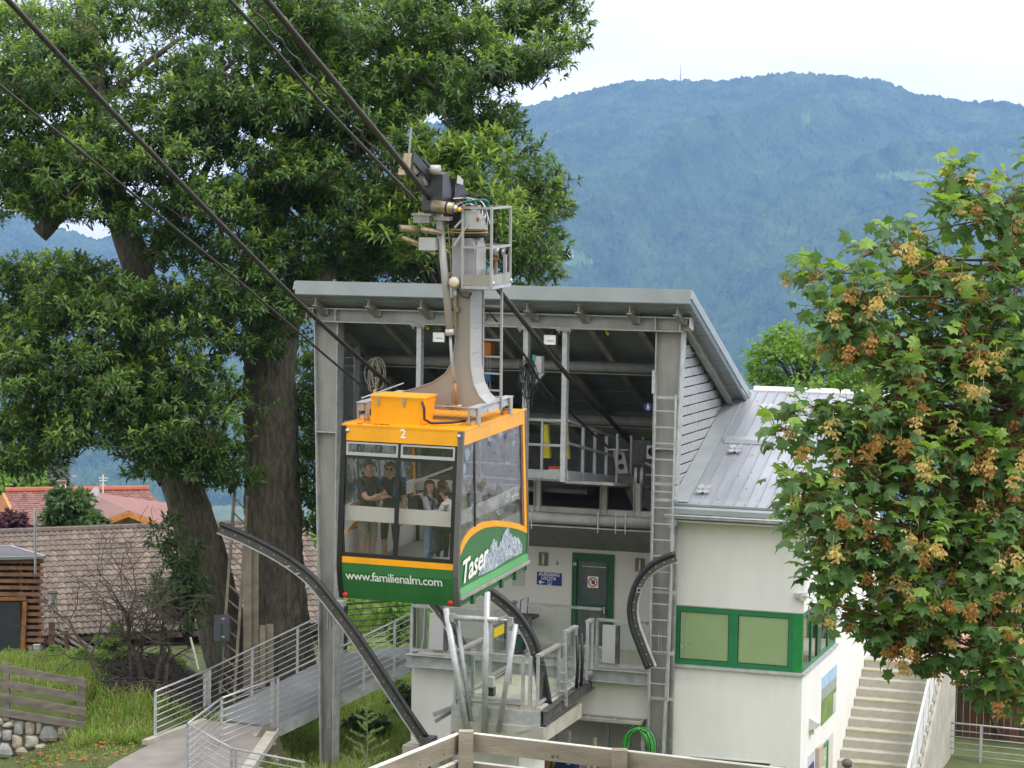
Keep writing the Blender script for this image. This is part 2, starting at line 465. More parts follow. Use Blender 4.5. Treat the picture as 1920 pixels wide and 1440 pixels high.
# the near hillside, one sheet out to the edge of the drop
xs = np.concatenate([np.linspace(-70, -16, 28), np.linspace(-15.6, 14, 150), np.linspace(15, 70, 28)])
ys = np.concatenate([np.linspace(-30, 8, 16), np.linspace(9, 38, 36), np.linspace(38.2, 62, 120), np.linspace(63, 130, 40), np.linspace(134, 420, 20)])
X, Y = np.meshgrid(xs, ys)
Z = ground_z(X, Y) + (fbm(X * .8, Y * .8, 3, 3) - .5) * 0.16 * sstep(70, 90, np.abs(Y) + 40)
me = np_mesh('ground', np.stack([X, Y, Z], -1).reshape(-1, 3), grid_faces(len(ys), len(xs)), [GRASSGROUND])
ground = bpy.data.objects.new('ground', me); COL.objects.link(ground); ground['kind'] = 'structure'

# the valley floor far below
xs = np.linspace(-3500, 3500, 90); ys = np.concatenate([np.linspace(410, 1500, 24), np.linspace(1560, 4600, 40)])
X, Y = np.meshgrid(xs, ys)
Z = lerp_tab(Y, _gy, _gz) - 0.6 + (fbm(X / 300, Y / 300, 3, 9) - .5) * 16 * sstep(400, 700, Y)
me = np_mesh('valley', np.stack([X, Y, Z], -1).reshape(-1, 3), grid_faces(len(ys), len(xs)), [VALLEYM])
valley = bpy.data.objects.new('valley', me); COL.objects.link(valley); valley['kind'] = 'structure'

# the forested mountain across the valley
_cx = [-1400, -700, -300, 0, 100, 180, 260, 350, 470, 600, 760, 950, 1050, 1160, 1260, 1330, 1420, 1490, 1560, 1640, 1700, 1740, 1800, 1860, 1920, 2100, 2600, 3400]
_cy = [360, 330, 330, 395, 430, 452, 430, 370, 303, 280, 245, 212, 186, 159, 156, 158, 147, 142, 148, 155, 181, 185, 196, 196, 204, 232, 262, 330]
sp = np.concatenate([np.linspace(-1400, -110, 90), np.linspace(-104, 2024, 640), np.linspace(2040, 3400, 90)])
tp = np.concatenate([np.linspace(0, 1.0, 330), np.linspace(1.008, 1.25, 14)])
S, T = np.meshgrid(sp, tp)
crest = np.interp(S, _cx, _cy)
Dm = 3700 + 3300 * np.clip(T, 0, 1) ** 0.9 + np.clip(T - 1, 0, 1) * 3000
el = (455 + 0.0162 * (S - 960) - crest) / FPX
zc = 12 + 7000 * el
zz = -460 + (zc + 460) * np.clip(T, 0, 1) ** 1.12 - np.clip(T - 1, 0, 1) * 1400
skew = S / 400.0 - 3.3 * T
rid = np.abs(fbm(skew, T * 1.3 + S / 900.0 + 3, 3, 21) - 0.5) * 2
rid2 = np.abs(fbm(S / 120.0 - 7.0 * T, T * 4.0, 3, 33) - 0.5) * 2
env = np.clip(4 * T * (1 - T), 0, 1) * (T <= 1)
def spur_line(s0, t0, run, w): return np.exp(-np.abs(S - (s0 + (T - t0) * run) + (fbm(T * 9, S * 0, 2, 3) - .5) * 60) / w)
spur = (spur_line(1130, .48, 1250, 95) + .7 * spur_line(700, .48, 1200, 110) + .7 * spur_line(1620, .45, 1100, 100) + .5 * spur_line(1350, .40, 1300, 60)) * sstep(.12, .4, T) * sstep(.95, .75, T)
zz = zz + env * (-190 * rid - 95 * rid2 + 30 + 230 * spur)
tree = nrg.random(S.shape) * 11 + (fbm(S / 7.0, T * 160, 2, 5) - .5) * 16
mead = np.zeros(S.shape, bool)
Xm = (S - 960) / FPX * Dm
zz = np.where(T <= 1, np.minimum(zz, 12 + Dm * (el - (1 - T) * 0.010)), zz)      # no spur tops the skyline
zz = zz + tree * 0.75
Ym = Dm
# clearings are found by where they lie on the slope, seen from the station side
pyv = 455 + 0.0162 * (S - 960) - (zz - 12) / Dm * FPX
for cx, cy, rx, ry in ((1712, 331, 70, 9), (1068, 486, 30, 12), (1497, 226, 10, 13), (1010, 545, 18, 7)):
    mead |= ((S - cx) / rx + (fbm(S / 14, pyv / 9, 2, 8) - .5) * 1.2) ** 2 + ((pyv - cy) / ry) ** 2 < 1
zz = np.where(mead, zz - tree * 0.75 + 2, zz)
V = np.stack([Xm, Ym, zz], -1).reshape(-1, 3)
Fq = grid_faces(len(tp), len(sp))
me = np_mesh('mountain', V, Fq, [FOREST, MEADOW], smooth=False, midx=mead.ravel()[Fq[:, 0]].astype(int))
mountain = bpy.data.objects.new('mountain', me); COL.objects.link(mountain); mountain['kind'] = 'structure'
mountain['label'] = 'long forested mountain ridge across the valley'
def slope_point(px, py):
    i = np.argmin((S - px) ** 2 + (pyv - py) ** 2 + (T > 1) * 1e6)
    return V[i]

# air: one box of even haze round everything
HZ = MB().box(-4200, 4200, -60, 7900, -520, 640)
hm = bpy.data.materials.new('valley_haze'); hm.use_nodes = True
hm.node_tree.nodes.remove(hm.node_tree.nodes['Principled BSDF'])
pv = hm.node_tree.nodes.new('ShaderNodeVolumePrincipled')
pv.inputs['Color'].default_value = (0.295, 0.488, 1.0, 1)
pv.inputs['Density'].default_value = 0.000085
pv.inputs['Anisotropy'].default_value = 0.0
hm.node_tree.links.new(pv.outputs[0], hm.node_tree.nodes['Material Output'].inputs['Volume'])
haze = struct('haze', HZ, hm, kind='stuff')

# mast on the crest, farmhouses in the clearings, the town on the valley floor
pm = slope_point(1264, 158)
mst = MB()
for dx, dy in ((-2.2, -2.2), (2.2, -2.2), (0, 2.6)): mst.bar((pm[0] + dx, pm[1] + dy, pm[2] - 8), (pm[0], pm[1], pm[2] + 44), 0.9, 0.9)
mst.cyl((pm[0], pm[1], pm[2] + 40), (pm[0], pm[1], pm[2] + 62), 0.7, 6)
for k in range(7):
    h = 4 + k * 6; w = 2.2 * (1 - h / 52)
    mst.box(pm[0] - w, pm[0] + w, pm[1] - w, pm[1] + w, pm[2] + h, pm[2] + h + 0.8)
single('radio_mast', mst, M('far_mast_paint', (0.30, 0.28, 0.28)), 'thin lattice radio mast standing on the far mountain crest', 'radio mast', tuple(pm))
FARWALL = M('far_house_wall', (0.72, 0.69, 0.62)); FARROOF = M('far_house_roof', (0.30, 0.13, 0.09))
FARROOF2 = M('far_grey_roof', (0.22, 0.2, 0.19)); FARWIN = M('far_window', (0.05, 0.06, 0.07))
def far_house(P, w, d, h, yaw, label, roofm, group=None, cat='house'):
    c, s = cos(yaw), sin(yaw)
    fr = mat_from((c, s, 0), (-s, c, 0), (0, 0, 1), P)
    t = thing('far_house', label, cat, (0, 0, 0), fr, group)
    part('wall', MB().box(-w / 2, w / 2, -d / 2, d / 2, -4, h), FARWALL, t)
    part('roof', MB().prism([(-d / 2 - .8, h - .3), (d / 2 + .8, h - .3), (0, h + d * .32)], 'x', -w / 2 - .8, w / 2 + .8), roofm, t)
    for k in range(3):
        x = -w / 2 + w * (k + .5) / 3
        part('window', MB().box(x - w * .07, x + w * .07, -d / 2 - .12, -d / 2 + .05, h * .35, h * .7), FARWIN, t)
    return t
for px, py, w, lab in ((1712, 330, 24, 'white farmhouse in the long high meadow on the far slope'), (1061, 484, 26, 'white farmhouse in the lower clearing on the far mountain'), (1011, 546, 20, 'tiny pale farm building low on the far mountain slope')):
    far_house(slope_point(px, py) + np.array((0, -6, 2)), w, 14, 9, 0.4, lab, FARROOF2)
hr = random.Random(4)
for k in range(46):
    px = hr.uniform(-20, 640) if k < 34 else hr.uniform(0, 300); py = hr.uniform(838, 925) if k < 40 else hr.uniform(765, 835)
    r = ray(px, py); d = (-452 - 12) / r[2]
    P = CAM + r * min(d, 4250); P[2] = lerp_tab(P[1], _gy, _gz) - 1
    if py < 838: P = slope_point(px, py) + np.array((0, -8, 2))
    far_house(P, hr.uniform(16, 40), hr.uniform(12, 20), hr.uniform(8, 20), hr.uniform(-.6, .6), 'pale house of the distant valley town', [FARROOF, FARROOF2][k % 2], 'houses of the valley town')
# ================================================================ the valley station (frame: u right, v back, z up)
st = thing('cable_car_station', 'open steel cable car station with grey mono-pitch roof beside white building', 'station', (-3.4, 3.0, 1.2), FB)
def roof_z(v): return 10.86 - 0.425 * (v + 0.6)           # underside of the decking
SL = nrm((0, 1, -0.425))                                  # down the roof
# portal columns: tapered H sections, web facing out
def column(uin, s):
    """uin = straight inner edge; s = -1 tapers to the left, +1 to the right."""
    z0, z1 = 0.6, 10.30
    w1, w0 = 0.49, 0.23
    wz = lambda z: w0 + (w1 - w0) * (z - z0) / (z1 - z0)
    m = MB()
    m.prism([(uin, z0), (uin + s * wz(z0), z0), (uin + s * wz(z1), z1), (uin, z1)], 'y', 0.155, 0.18)
    c = part('column', m, GALV_OLD, st)
    m = MB(); m.box(min(uin, uin - s * .022), max(uin, uin - s * .022), 0, .33, z0, z1)
    part('inner_flange', m, GALV, c)
    m = MB(); a, b = uin + s * wz(z0), uin + s * wz(z1); t = s * .024
    m.prism([(a, z0), (a + t, z0), (b + t, z1), (b, z1)], 'y', 0, .33)
    part('outer_flange', m, GALV, c)
    for z in ((8.05,) if s < 0 else (8.02,)):
        m = MB(); m.box(min(uin, uin + s * wz(z)), max(uin, uin + s * wz(z)), .004, .154, z - .012, z + .012)
        part('stiffener', m, GALV, c)
    for zz_ in ((4.15, 2.1) if s < 0 else (4.2, 2.1)):
        m = MB()
        for q in (.40, .56): m.box(uin + s * wz(zz_) * q - .012, uin + s * wz(zz_) * q + .012, .13, .156, zz_ - .2, zz_ + .2)
        part('splice_plate', m, GALV_LIGHT, c)
    return c
colL = column(-6.73, -1); colR = column(0.0, 1)
# head beam with stiffeners and end plates
m = MB(); m.box(-7.36, .68, .02, .05, 10.33, 10.57)
hb = part('head_beam', m, GALV_OLD, st)
part('top_flange', MB().box(-7.37, .69, -.13, .17, 10.57, 10.595), GALV, hb)
part('bottom_flange', MB().prism([(-7.20, 10.31), (.53, 10.31), (.55, 10.333), (-7.22, 10.333)], 'y', -.13, .17), GALV, hb)
for u in (-7.22, -6.72, 0.0, .49): part('stiffener', MB().box(u - .012, u + .012, -.125, .02, 10.333, 10.57), GALV, hb)
for u in (-7.36, .675): part('end_plate', MB().prism([(-.13, 10.40), (.17, 10.33), (.17, 10.57), (-.13, 10.57)], 'x', u, u + .015), GALV, hb)
# gutter fascia and side verges
part('fascia', MB().prism([(-.60, 10.878), (-.575, 10.878), (-.575, 11.147), (-.60, 11.147)], 'x', -7.40, .81), FASCIA, st)
m = MB()
for u in (.81, -7.44):
    p0, p1 = np.array((u + .015, -.58, 11.05)), np.array((u + .015, 9.4, 11.05 - .425 * 9.98))
    m2 = MB().bar(p0, p1, .03, .17, (0, 0, 1))
    part('verge', m2, FASCIA, st)
# roof decking boards across the slope, seen from below
NB = 46
step = 10.9 / NB
pm_ = MB().box(-4.1, 4.1, -step / 2 * .955, step / 2 * .955, -.012, .012)
pme = mesh_from('deck_panel', pm_, DECKING)
ang = -math.atan(0.425)
for k in range(NB):
    d = (k + .5) * step
    v = -.57 + d * SL[1]
    piece('deck_panel', pme, st, (-3.295, v, roof_z(v) + .02 + (.0 if k % 3 else .006)), Matrix.Rotation(ang, 4, 'X'))
# weather sheet on top, leaving a slit of daylight every few boards
for k in range(8):
    d0, d1 = k * 1.36 + .02, k * 1.36 + 1.325
    v0, v1 = -.57 + d0 * SL[1], -.57 + d1 * SL[1]
    part('roof_sheet', MB().prism([(v0, roof_z(v0) + .06), (v1, roof_z(v1) + .06), (v1, roof_z(v1) + .09), (v0, roof_z(v0) + .09)], 'x', -7.40, .80), ROOFMETAL, st)
# rafters and their seats
for k, u in enumerate((-7.0, -5.85, -4.72, -3.6, -2.5, -1.45, -.42, .52)):
    v0, v1 = -.5, 9.2
    m = MB().ibeam((u, v0, roof_z(v0) - .09), (u, v1, roof_z(v1) - .09), .17, .12, .012, (0, .39, .92))
    part('rafter', m, GALV_OLD, st)
    part('rafter_seat', MB().box(u - .11, u + .11, -.08, .14, 10.596, roof_z(0) - .15), GALV_OLD, st)
# truss pipes under the roof, going back
for v, z in ((2.0, 9.46), (5.25, 8.10)):
    part('roof_pipe', MB().cyl((-6.9, v, z), (.25, v, z), .11 if v < 3 else .12, 14), GALV_OLD, st, True)
    part('pipe_angle', MB().box(-6.9, .25, v - .1, v + .1, z - .135, z - .122), GALV, st)
# braces at the right eave
m = MB().ibeam((.40, .2, 9.93), (.40, 1.95, 9.93), .17, .12, .012); part('bracket', m, GALV, st)
# hung posts
for u0, zb in ((-4.98, 8.6), (-2.72, 6.9), (-1.91, 7.28)):
    m = MB().box(u0, u0 + .10, -.02, 0, zb, 10.27)
    m.box(u0 + .045, u0 + .055, 0, .12, zb, 10.27); m.box(u0, u0 + .10, .12, .14, zb, 10.27)
    hp = part('hung_post', m, GALV_LIGHT, st)
    part('post_cap', MB().box(u0 - .1, u0 + .20, -.1, .2, 10.27, 10.309), GALV, hp)
    for du in (-.07, .15): part('bolt', MB().cyl((u0 + du + .01, -.06, 10.22), (u0 + du + .01, -.06, 10.27), .012, 6), GALV_LIGHT, hp)
# louvred side walls: one slat after another, open joints between
def slat(u, v0, v1, z, left):
    s = 1 if not left else -1
    m = MB().prism([(u, z), (u + s * .012, z), (u + s * .03, z + .165), (u + s * .018, z + .168)], 'y', v0, v1)
    return part('louvre_slat', m, GALV_LIGHT if not left else DECKING, st)
for k in range(17):
    z = 6.72 + k * .19
    v1 = min((10.70 - z) / .425 - .6, (z - 6.62) / .385)
    v1 = min(v1, 9)
    if v1 > .45: slat(.33, .36, v1, z, False)
for k in range(22):
    z = 6.55 + k * .175
    v1 = min((10.70 - z) / .425 - .6, 7.2)
    for a, b in ((.36, 1.58), (1.62, 3.38), (3.42, 5.3), (5.34, 7.2)):
        if v1 > a + .1: slat(-6.99, a, min(b, v1), z, True)
for v in (1.6, 3.4, 5.32): part('wall_stud', MB().box(-6.96, -6.86, v - .05, v + .05, 5.9, roof_z(v) - .16), GALV_OLD, st)
for v in (2.2, 4.2): part('wall_stud', MB().box(.20, .30, v - .05, v + .05, 5.6, roof_z(v) - .16), GALV_OLD, st)
part('side_rail', MB().box(-6.7, -6.55, .34, 1.6, 8.10, 8.27), GALV, st)
part('side_sheet', MB().box(-7.06, -7.03, .36, 1.6, 6.2, 8.1), DECKING, st)
# back of the hall: dark sheet wall and pilasters, machine gallery
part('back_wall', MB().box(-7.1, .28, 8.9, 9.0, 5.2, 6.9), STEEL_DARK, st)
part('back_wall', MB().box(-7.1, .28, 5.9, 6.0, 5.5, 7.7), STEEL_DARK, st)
part('machine_floor', MB().prism([(1.2, 7.0), (6, 5.9), (6, 5.82), (1.2, 6.92)], 'x', -6.9, -1.7), STEEL_DARK, st)
# sloping dark soffit below the machine level with its joints, and the long pipe
for k in range(6):
    u0 = -5.5 + k * .95
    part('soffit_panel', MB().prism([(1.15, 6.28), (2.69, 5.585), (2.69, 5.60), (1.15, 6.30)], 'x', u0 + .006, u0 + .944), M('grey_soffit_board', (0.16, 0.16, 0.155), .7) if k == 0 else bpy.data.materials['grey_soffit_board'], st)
part('long_pipe', MB().cyl((-6.7, .95, 6.42), (.2, .95, 6.42), .115, 16), GALV_OLD, st, True)
part('pipe_tray', MB().box(-6.7, .2, .8, 1.12, 6.27, 6.285), GALV, st)
for u in (-2.75, -1.35, -.98, -.78): part('hanger_rod', MB().cyl((u, .8, 6.2), (u, .8, 6.62), .012, 6), GALV_LIGHT, st)
for u in (-4.3, -2.72, -1.32, -.62): part('strut_post', MB().ibeam((u, 1.1, 6.5), (u, 1.1, 7.2), .14, .12, .012, (1, 0, 0)), GALV_OLD, st)
part('sill_beam', MB().box(-6.7, .2, 1.06, 1.2, 6.53, 6.64), GALV_OLD, st)
part('dark_recess', MB().box(-6.7, .2, 1.9, 1.95, 5.95, 7.0), M('recess_shade', (.03, .022, .018), .9), st)  # near-black sheet carries the shade of the open bays in its colour
# platform slab, its edge beam, white base and back wall
part('platform_slab', MB().box(-5.12, .0, .16, 2.7, 3.40, 3.52), FLOORMAT, st)
part('edge_beam', MB().ibeam((-5.14, .06, 3.475), (-.0, .06, 3.475), .25, .16, .014), GALV, st)
part('base_wall', MB().box(-5.11, -3.05, .30, .5, .4, 3.345), PLASTER, st)
part('base_wall', MB().box(-3.045, .34, .30, .5, 2.62, 3.345), PLASTER, st)
part('base_wall', MB().box(-3.04, .34, 1.30, 1.4, .4, 3.345), PLASTER_IN, st)
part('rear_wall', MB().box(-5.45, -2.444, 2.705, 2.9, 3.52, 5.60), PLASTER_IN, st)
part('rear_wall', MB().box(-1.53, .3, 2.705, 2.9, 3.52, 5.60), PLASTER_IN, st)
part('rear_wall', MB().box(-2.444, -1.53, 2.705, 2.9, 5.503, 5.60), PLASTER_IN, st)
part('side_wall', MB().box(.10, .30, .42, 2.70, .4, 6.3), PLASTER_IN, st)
part('plinth', MB().box(-2.6, -.2, .8, 1.2, 2.72, 3.0), M('dark_timber_block', (.09, .075, .06), .9), st)
# green door in the back wall
D0, D1, DZ = -2.44, -1.534, 5.50
dr = part('door', MB().box(D0 + .10, D1 - .10, 2.70, 2.73, 3.56, DZ - .12), GREENDOOR, st)
m = MB()
for a, b, c, d in ((D0, D0 + .1, 3.52, DZ), (D1 - .1, D1, 3.52, DZ), (D0 + .1, D1 - .1, DZ - .12, DZ)): m.box(a, b, 2.66, 2.75, c, d)
part('door_frame', m, GREENDOOR, dr)
DG = M('greyed_door_glass', (0.075, 0.095, 0.10), .12, 0, .25, 2.5, spec=.8)
part('door_pane', MB().box(D0 + .15, D1 - .15, 2.68, 2.70, 4.43, DZ - .17), DG, dr)
part('door_pane', MB().box(D0 + .15, D1 - .15, 2.68, 2.70, 3.62, 4.30), DG, dr)
m = MB().box(D1 - .20, D1 - .17, 2.64, 2.66, 4.26, 4.40); m.bar((D1 - .185, 2.63, 4.35), (D1 - .30, 2.63, 4.34), .02, .02)
part('door_handle', m, GALV_LIGHT, dr)
part('door_closer', MB().box(D0 + .03, D0 + .10, 2.62, 2.66, 5.24, 5.30), GREYBOX, dr)
part('door_bar', MB().box(D0 + .22, D1 - .16, 2.67, 2.679, 5.22, 5.235), GALV_LIGHT, dr)
# small far-left window
part('window', MB().box(-3.78, -3.50, 2.69, 2.71, 4.72, 5.05), GREYBOX, st)

# no-entry sign on the door, direction sign, wall lamps
uc, zc_ = -1.98, 4.905
ne = thing('prohibition_sign', 'square white sign with red circle barring a black hand, on the green door', 'sign', (uc, 2.675, zc_), FB)
part('plate', MB().box(uc - .115, uc + .115, 2.668, 2.676, zc_ - .12, zc_ + .12), WHITEP, ne)
m = MB(); n = 28
vs = [(uc + r * cos(2 * pi * k / n), 2.664, zc_ + r * sin(2 * pi * k / n)) for r in (.078, .102) for k in range(n)]
m.add(vs, [(k, (k + 1) % n, n + (k + 1) % n, n + k) for k in range(n)])
m.bar((uc - .06, 2.663, zc_ + .06), (uc + .06, 2.663, zc_ - .06), .004, .022, (1, 0, 1))
part('red_ring', m, M('red_print', (.45, .01, .015), .5), ne)
m = MB().box(uc - .012, uc + .045, 2.661, 2.6625, zc_ - .045, zc_ + .01)
for k in range(4): m.box(uc - .012 + k * .0145, uc - .001 + k * .0145, 2.661, 2.6625, zc_ + .005, zc_ + (.04, .052, .05, .036)[k])
m.bar((uc - .012, 2.662, zc_ - .03), (uc - .042, 2.662, zc_ - .002), .0015, .014, (1, 0, 1))
part('hand_symbol', m, BLK, ne)
SU0, SU1, SZ0, SZ1 = -3.222, -2.675, 4.775, 5.045
SB = M('blue_sign_enamel', (.008, .03, .19), .35)
sg = thing('direction_sign', 'blue enamel sign AUSGANG USCITA with white arrow and wheelchair symbol', 'sign', (SU0, 2.69, SZ0), FB)
part('plate', MB().box(SU0, SU1, 2.69, 2.703, SZ0, SZ1), SB, sg)
cx = (SU0 + SU1) / 2
part('lettering', text_mb('AUSGANG', .098, (cx, 2.688, SZ0 + .225), (1, 0, 0), (0, 0, 1), .003, thick=.0015), WHITEP, sg)
part('lettering', text_mb('USCITA', .098, (cx - .01, 2.688, SZ0 + .142), (1, 0, 0), (0, 0, 1), .003, thick=.0015), WHITEP, sg)
m = MB(); a0 = SU0 + .05
m.bar((a0 + .015, 2.685, SZ0 + .055), (a0 + .12, 2.685, SZ0 + .055), .003, .02); m.bar((a0, 2.685, SZ0 + .055), (a0 + .05, 2.685, SZ0 + .095), .003, .022); m.bar((a0, 2.685, SZ0 + .055), (a0 + .05, 2.685, SZ0 + .015), .003, .022)
part('arrow', m, WHITEP, sg)
m = MB(); w0, w1 = SU0 + .235, SU0 + .335
for a, b, c, d in ((w0, w1, .008, .014), (w0, w1, .098, .104), (w0, w0 + .006, .014, .098), (w1 - .006, w1, .014, .098)): m.box(a, b, 2.684, 2.687, SZ0 + c, SZ0 + d)
m.tube([((w0 + w1) / 2 - .008 + .024 * cos(t), 2.685, SZ0 + .036 + .02 * sin(t)) for t in np.linspace(-2.8, .6, 9)], .004, 5)
m.bar(((w0 + w1) / 2 - .012, 2.685, SZ0 + .078), ((w0 + w1) / 2 - .008, 2.685, SZ0 + .05), .003, .008); m.bar(((w0 + w1) / 2 - .008, 2.685, SZ0 + .05), ((w0 + w1) / 2 + .016, 2.685, SZ0 + .048), .003, .007)
m.bar(((w0 + w1) / 2 + .016, 2.685, SZ0 + .05), ((w0 + w1) / 2 + .026, 2.685, SZ0 + .028), .003, .007); m.box((w0 + w1) / 2 - .018, (w0 + w1) / 2 - .006, 2.684, 2.687, SZ0 + .08, SZ0 + .092)
part('wheelchair_symbol', m, WHITEP, sg)
LG = M('smoked_lamp_cover', (.16, .14, .10), .3, 0, .2, 5); LT = M('lamp_tube', (.6, .58, .52), .3)
for u, z, lab in ((-3.085, 5.325, 'small wall lamp above the blue exit sign'), (-.975, 5.325, 'small wall lamp between the green door and the ladder column')):
    wl = thing('wall_lamp', lab, 'wall lamp', (u, 2.70, z), FB, 'lamps on the platform wall')
    part('back_plate', MB().box(u - .10, u + .10, 2.675, 2.702, z - .14, z + .14), LG, wl)
    part('tube', MB().cyl((u + .01, 2.655, z - .11), (u + .01, 2.655, z + .12), .024, 10), LT, wl, True)
    for q in (-.12, .11): part('cap', MB().box(u - .03, u + .05, 2.64, 2.675, z + q - .012, z + q + .012), BRASS, wl)
single('wall_hook', MB().box(-2.80, -2.76, 2.67, 2.702, 5.22, 5.27).bar((-2.78, 2.68, 5.27), (-2.78, 2.68, 5.31), .012, .012), BRASS, 'tiny metal hook on the wall between lamp and green door', 'hook', (-2.78, 2.69, 5.22), FB)

# floodlights under the head beam
FLW = M('floodlight_reflector', (.82, .82, .80), .25, 0, .03, 5)
for u, z, lab in ((-4.45, 10.075, 'white-faced floodlight under the beam, next to the cabin hanger'), (-2.12, 10.09, 'white-faced floodlight between the two hung steel posts')):
    fl = thing('floodlight', lab, 'floodlight', (u, -.1, z), FB, 'floodlights under the station beam')
    part('housing', MB().prism([(-.14, z - .11), (.10, z - .09), (.10, z + .09), (-.14, z + .10)], 'x', u - .13, u + .15), BLK, fl)
    part('reflector', MB().prism([(-.155, z - .095), (-.142, z - .095), (-.142, z + .088), (-.155, z + .088)], 'x', u - .125, u + .115), FLW, fl)
    m = MB()
    for q in ((u - .125, u + .115, z - .096, z - .086), (u - .125, u + .115, z + .08, z + .09), (u - .125, u - .117, z - .09, z + .085), (u + .107, u + .115, z - .09, z + .085)): m.box(q[0], q[1], -.165, -.155, q[2], q[3])
    part('rim', m, WHITEP, fl)
    part('lamp_tube', MB().cyl((u - .06, -.168, z - .01), (u + .07, -.168, z - .01), .014, 8), LT, fl)
    part('bracket', MB().bar((u + .0, 0, z + .09), (u + .0, 0, 10.31), .03, .03), BLK, fl)
YH = M('yellow_hook_paint', (.75, .42, .02), .5)
for u, lab in ((-4.78, 'yellow lifting hook hanging from the beam near the hung post'), (-1.02, 'yellow lifting hook hanging from the beam above the rope end')):
    single('lifting_hook', MB().tube([(u, 0, 10.31), (u + .01, 0, 10.24), (u + .035, 0, 10.21), (u + .05, 0, 10.25)], .014, 6), YH, lab, 'hook', (u, 0, 10.31), FB)

# machine gallery: railing with posts, plank floor edge
gal = thing('machine_gallery', 'galvanised catwalk with railings hung inside the station mouth', 'catwalk', (-1.9, .5, 7.3), FB)
part('kickplate', MB().box(-2.70, -1.93, .38, .40, 7.28, 7.46), GALV_LIGHT, gal)
part('floor_plate', MB().box(-2.70, -1.93, .40, 1.2, 7.24, 7.28), GALV_OLD, gal)
for z in (8.46, 7.96): part('rail', MB().box(-2.70, -1.92, .37, .41, z - .025, z + .025), GALV_LIGHT, gal)
for u in (-2.42, -2.0): part('post', MB().box(u - .022, u + .022, .36, .405, 7.3, 8.45), GALV_LIGHT, gal)
part('rail', MB().bar((-2.70, .42, 8.46), (-1.8, 1.9, 8.2), .04, .04), GALV_OLD, gal)
ga, gb = np.array((-1.88, .35, 0)), np.array((-1.55, 3.1, 0))
gz0, gz1 = 7.28, 6.95
for h0, h1 in ((1.19, .93), (.74, .55)): part('rail', MB().bar(ga + (0, 0, gz0 + h0), gb + (0, 0, gz1 + h1), .05, .05), GALV, gal)
part('kickplate', MB().add([ga + (0, 0, gz0), gb + (0, 0, gz1), gb + (0, 0, gz1 + .17), ga + (0, 0, gz0 + .19), ga + (.02, 0, gz0), gb + (.02, 0, gz1), gb + (.02, 0, gz1 + .17), ga + (.02, 0, gz0 + .19)],
     [(0, 1, 2, 3), (7, 6, 5, 4), (0, 4, 5, 1), (1, 5, 6, 2), (2, 6, 7, 3), (3, 7, 4, 0)]), GALV_LIGHT, gal)
part('floor_plate', MB().prism([(.3, 7.28), (3.1, 6.95), (3.1, 6.9), (.3, 7.22)], 'x', -1.9, -.9), GALV_OLD, gal)
for q in (.28, .5, .72, .94):
    p = ga + (gb - ga) * q; z = gz0 + (gz1 - gz0) * q
    part('post', MB().box(p[0] - .03, p[0] + .03, p[1] - .02, p[1] + .02, z, z + 1.19 - .26 * q), GALV_LIGHT, gal)
for q in (.35, .62, .85):
    p = ga + (gb - ga) * q; z = gz0 + (gz1 - gz0) * q
    part('post', MB().box(p[0] + .62, p[0] + .66, p[1] - .02, p[1] + .02, z, z + 1.0), GALV_OLD, gal)
YC = M('yellow_oilskin', (.55, .46, .03), .7, 0, .2, 5)
for u, lab in ((-2.48, 'yellow rain jacket hung on the catwalk rail, the farther one'), (-2.08, 'yellow rain jacket hung on the catwalk rail beside the second hung post')):
    m = MB().prism([(u - .05, 8.33), (u + .05, 8.33), (u + .11, 7.66), (u - .08, 7.66)], 'y', .75, .87)
    single('rain_jacket', m, YC, lab, 'jacket', (u, .8, 7.66), FB, 'yellow jackets on the catwalk')
pb = thing('paint_bucket', 'white bucket with orange lid standing on the catwalk', 'bucket', (-2.22, .7, 7.28), FB)
part('body', MB().lathe([(.11, 0), (.125, .19)], (-2.22, .62, 7.28), 18), WHITEBOX, pb, True)
part('lid', MB().lathe([(.13, .19), (.13, .225), (.12, .23)], (-2.22, .62, 7.28), 18), M('orange_lid', (.55, .10, .04), .5), pb)

# green cable box with loops of cable on the second hung post
cb = thing('signal_box', 'green and grey signal unit on a bracket with hanging black cable loops', 'signal box', (-2.6, -.1, 9.2), FB)
part('bracket_plate', MB().box(-2.76, -2.50, -.06, -.025, 9.22, 9.42), GALV_LIGHT, cb)
part('bracket_arm', MB().prism([(-2.5, 9.42), (-2.26, 9.42), (-2.45, 9.2), (-2.5, 9.2)], 'y', -.06, .1), GALV_LIGHT, cb)
part('grey_unit', MB().box(-2.45, -2.31, -.1, .08, 9.43, 9.75), GREYBOX, cb)
GU = M('green_unit', (.03, .30, .16), .4)
part('green_unit', MB().box(-2.49, -2.44, -.13, -.06, 9.66, 9.78), GU, cb); part('green_unit', MB().box(-2.53, -2.46, -.14, -.07, 9.47, 9.60), GU, cb)
part('sensor', MB().box(-2.53, -2.46, -.145, -.075, 9.42, 9.465), BLK, cb)
for k in range(13):
    u0 = -2.60 + rnd.uniform(-.05, .12); w = rnd.uniform(.05, .24); h = rnd.uniform(.35, 1.0); z0 = 9.72 - rnd.uniform(0, .15)
    pts = [(u0 + w * sin(t) * (1 if k % 2 else -1) * .8, -.13 + .05 * cos(t * 2 + k), z0 - h * (1 - cos(t)) / 2 * (1 + .05 * sin(3 * t))) for t in np.linspace(0, 2 * pi, 22)]
    part('cable_loop', MB().tube(pts, .0075, 5, closed=False), BLACKRUB, cb)
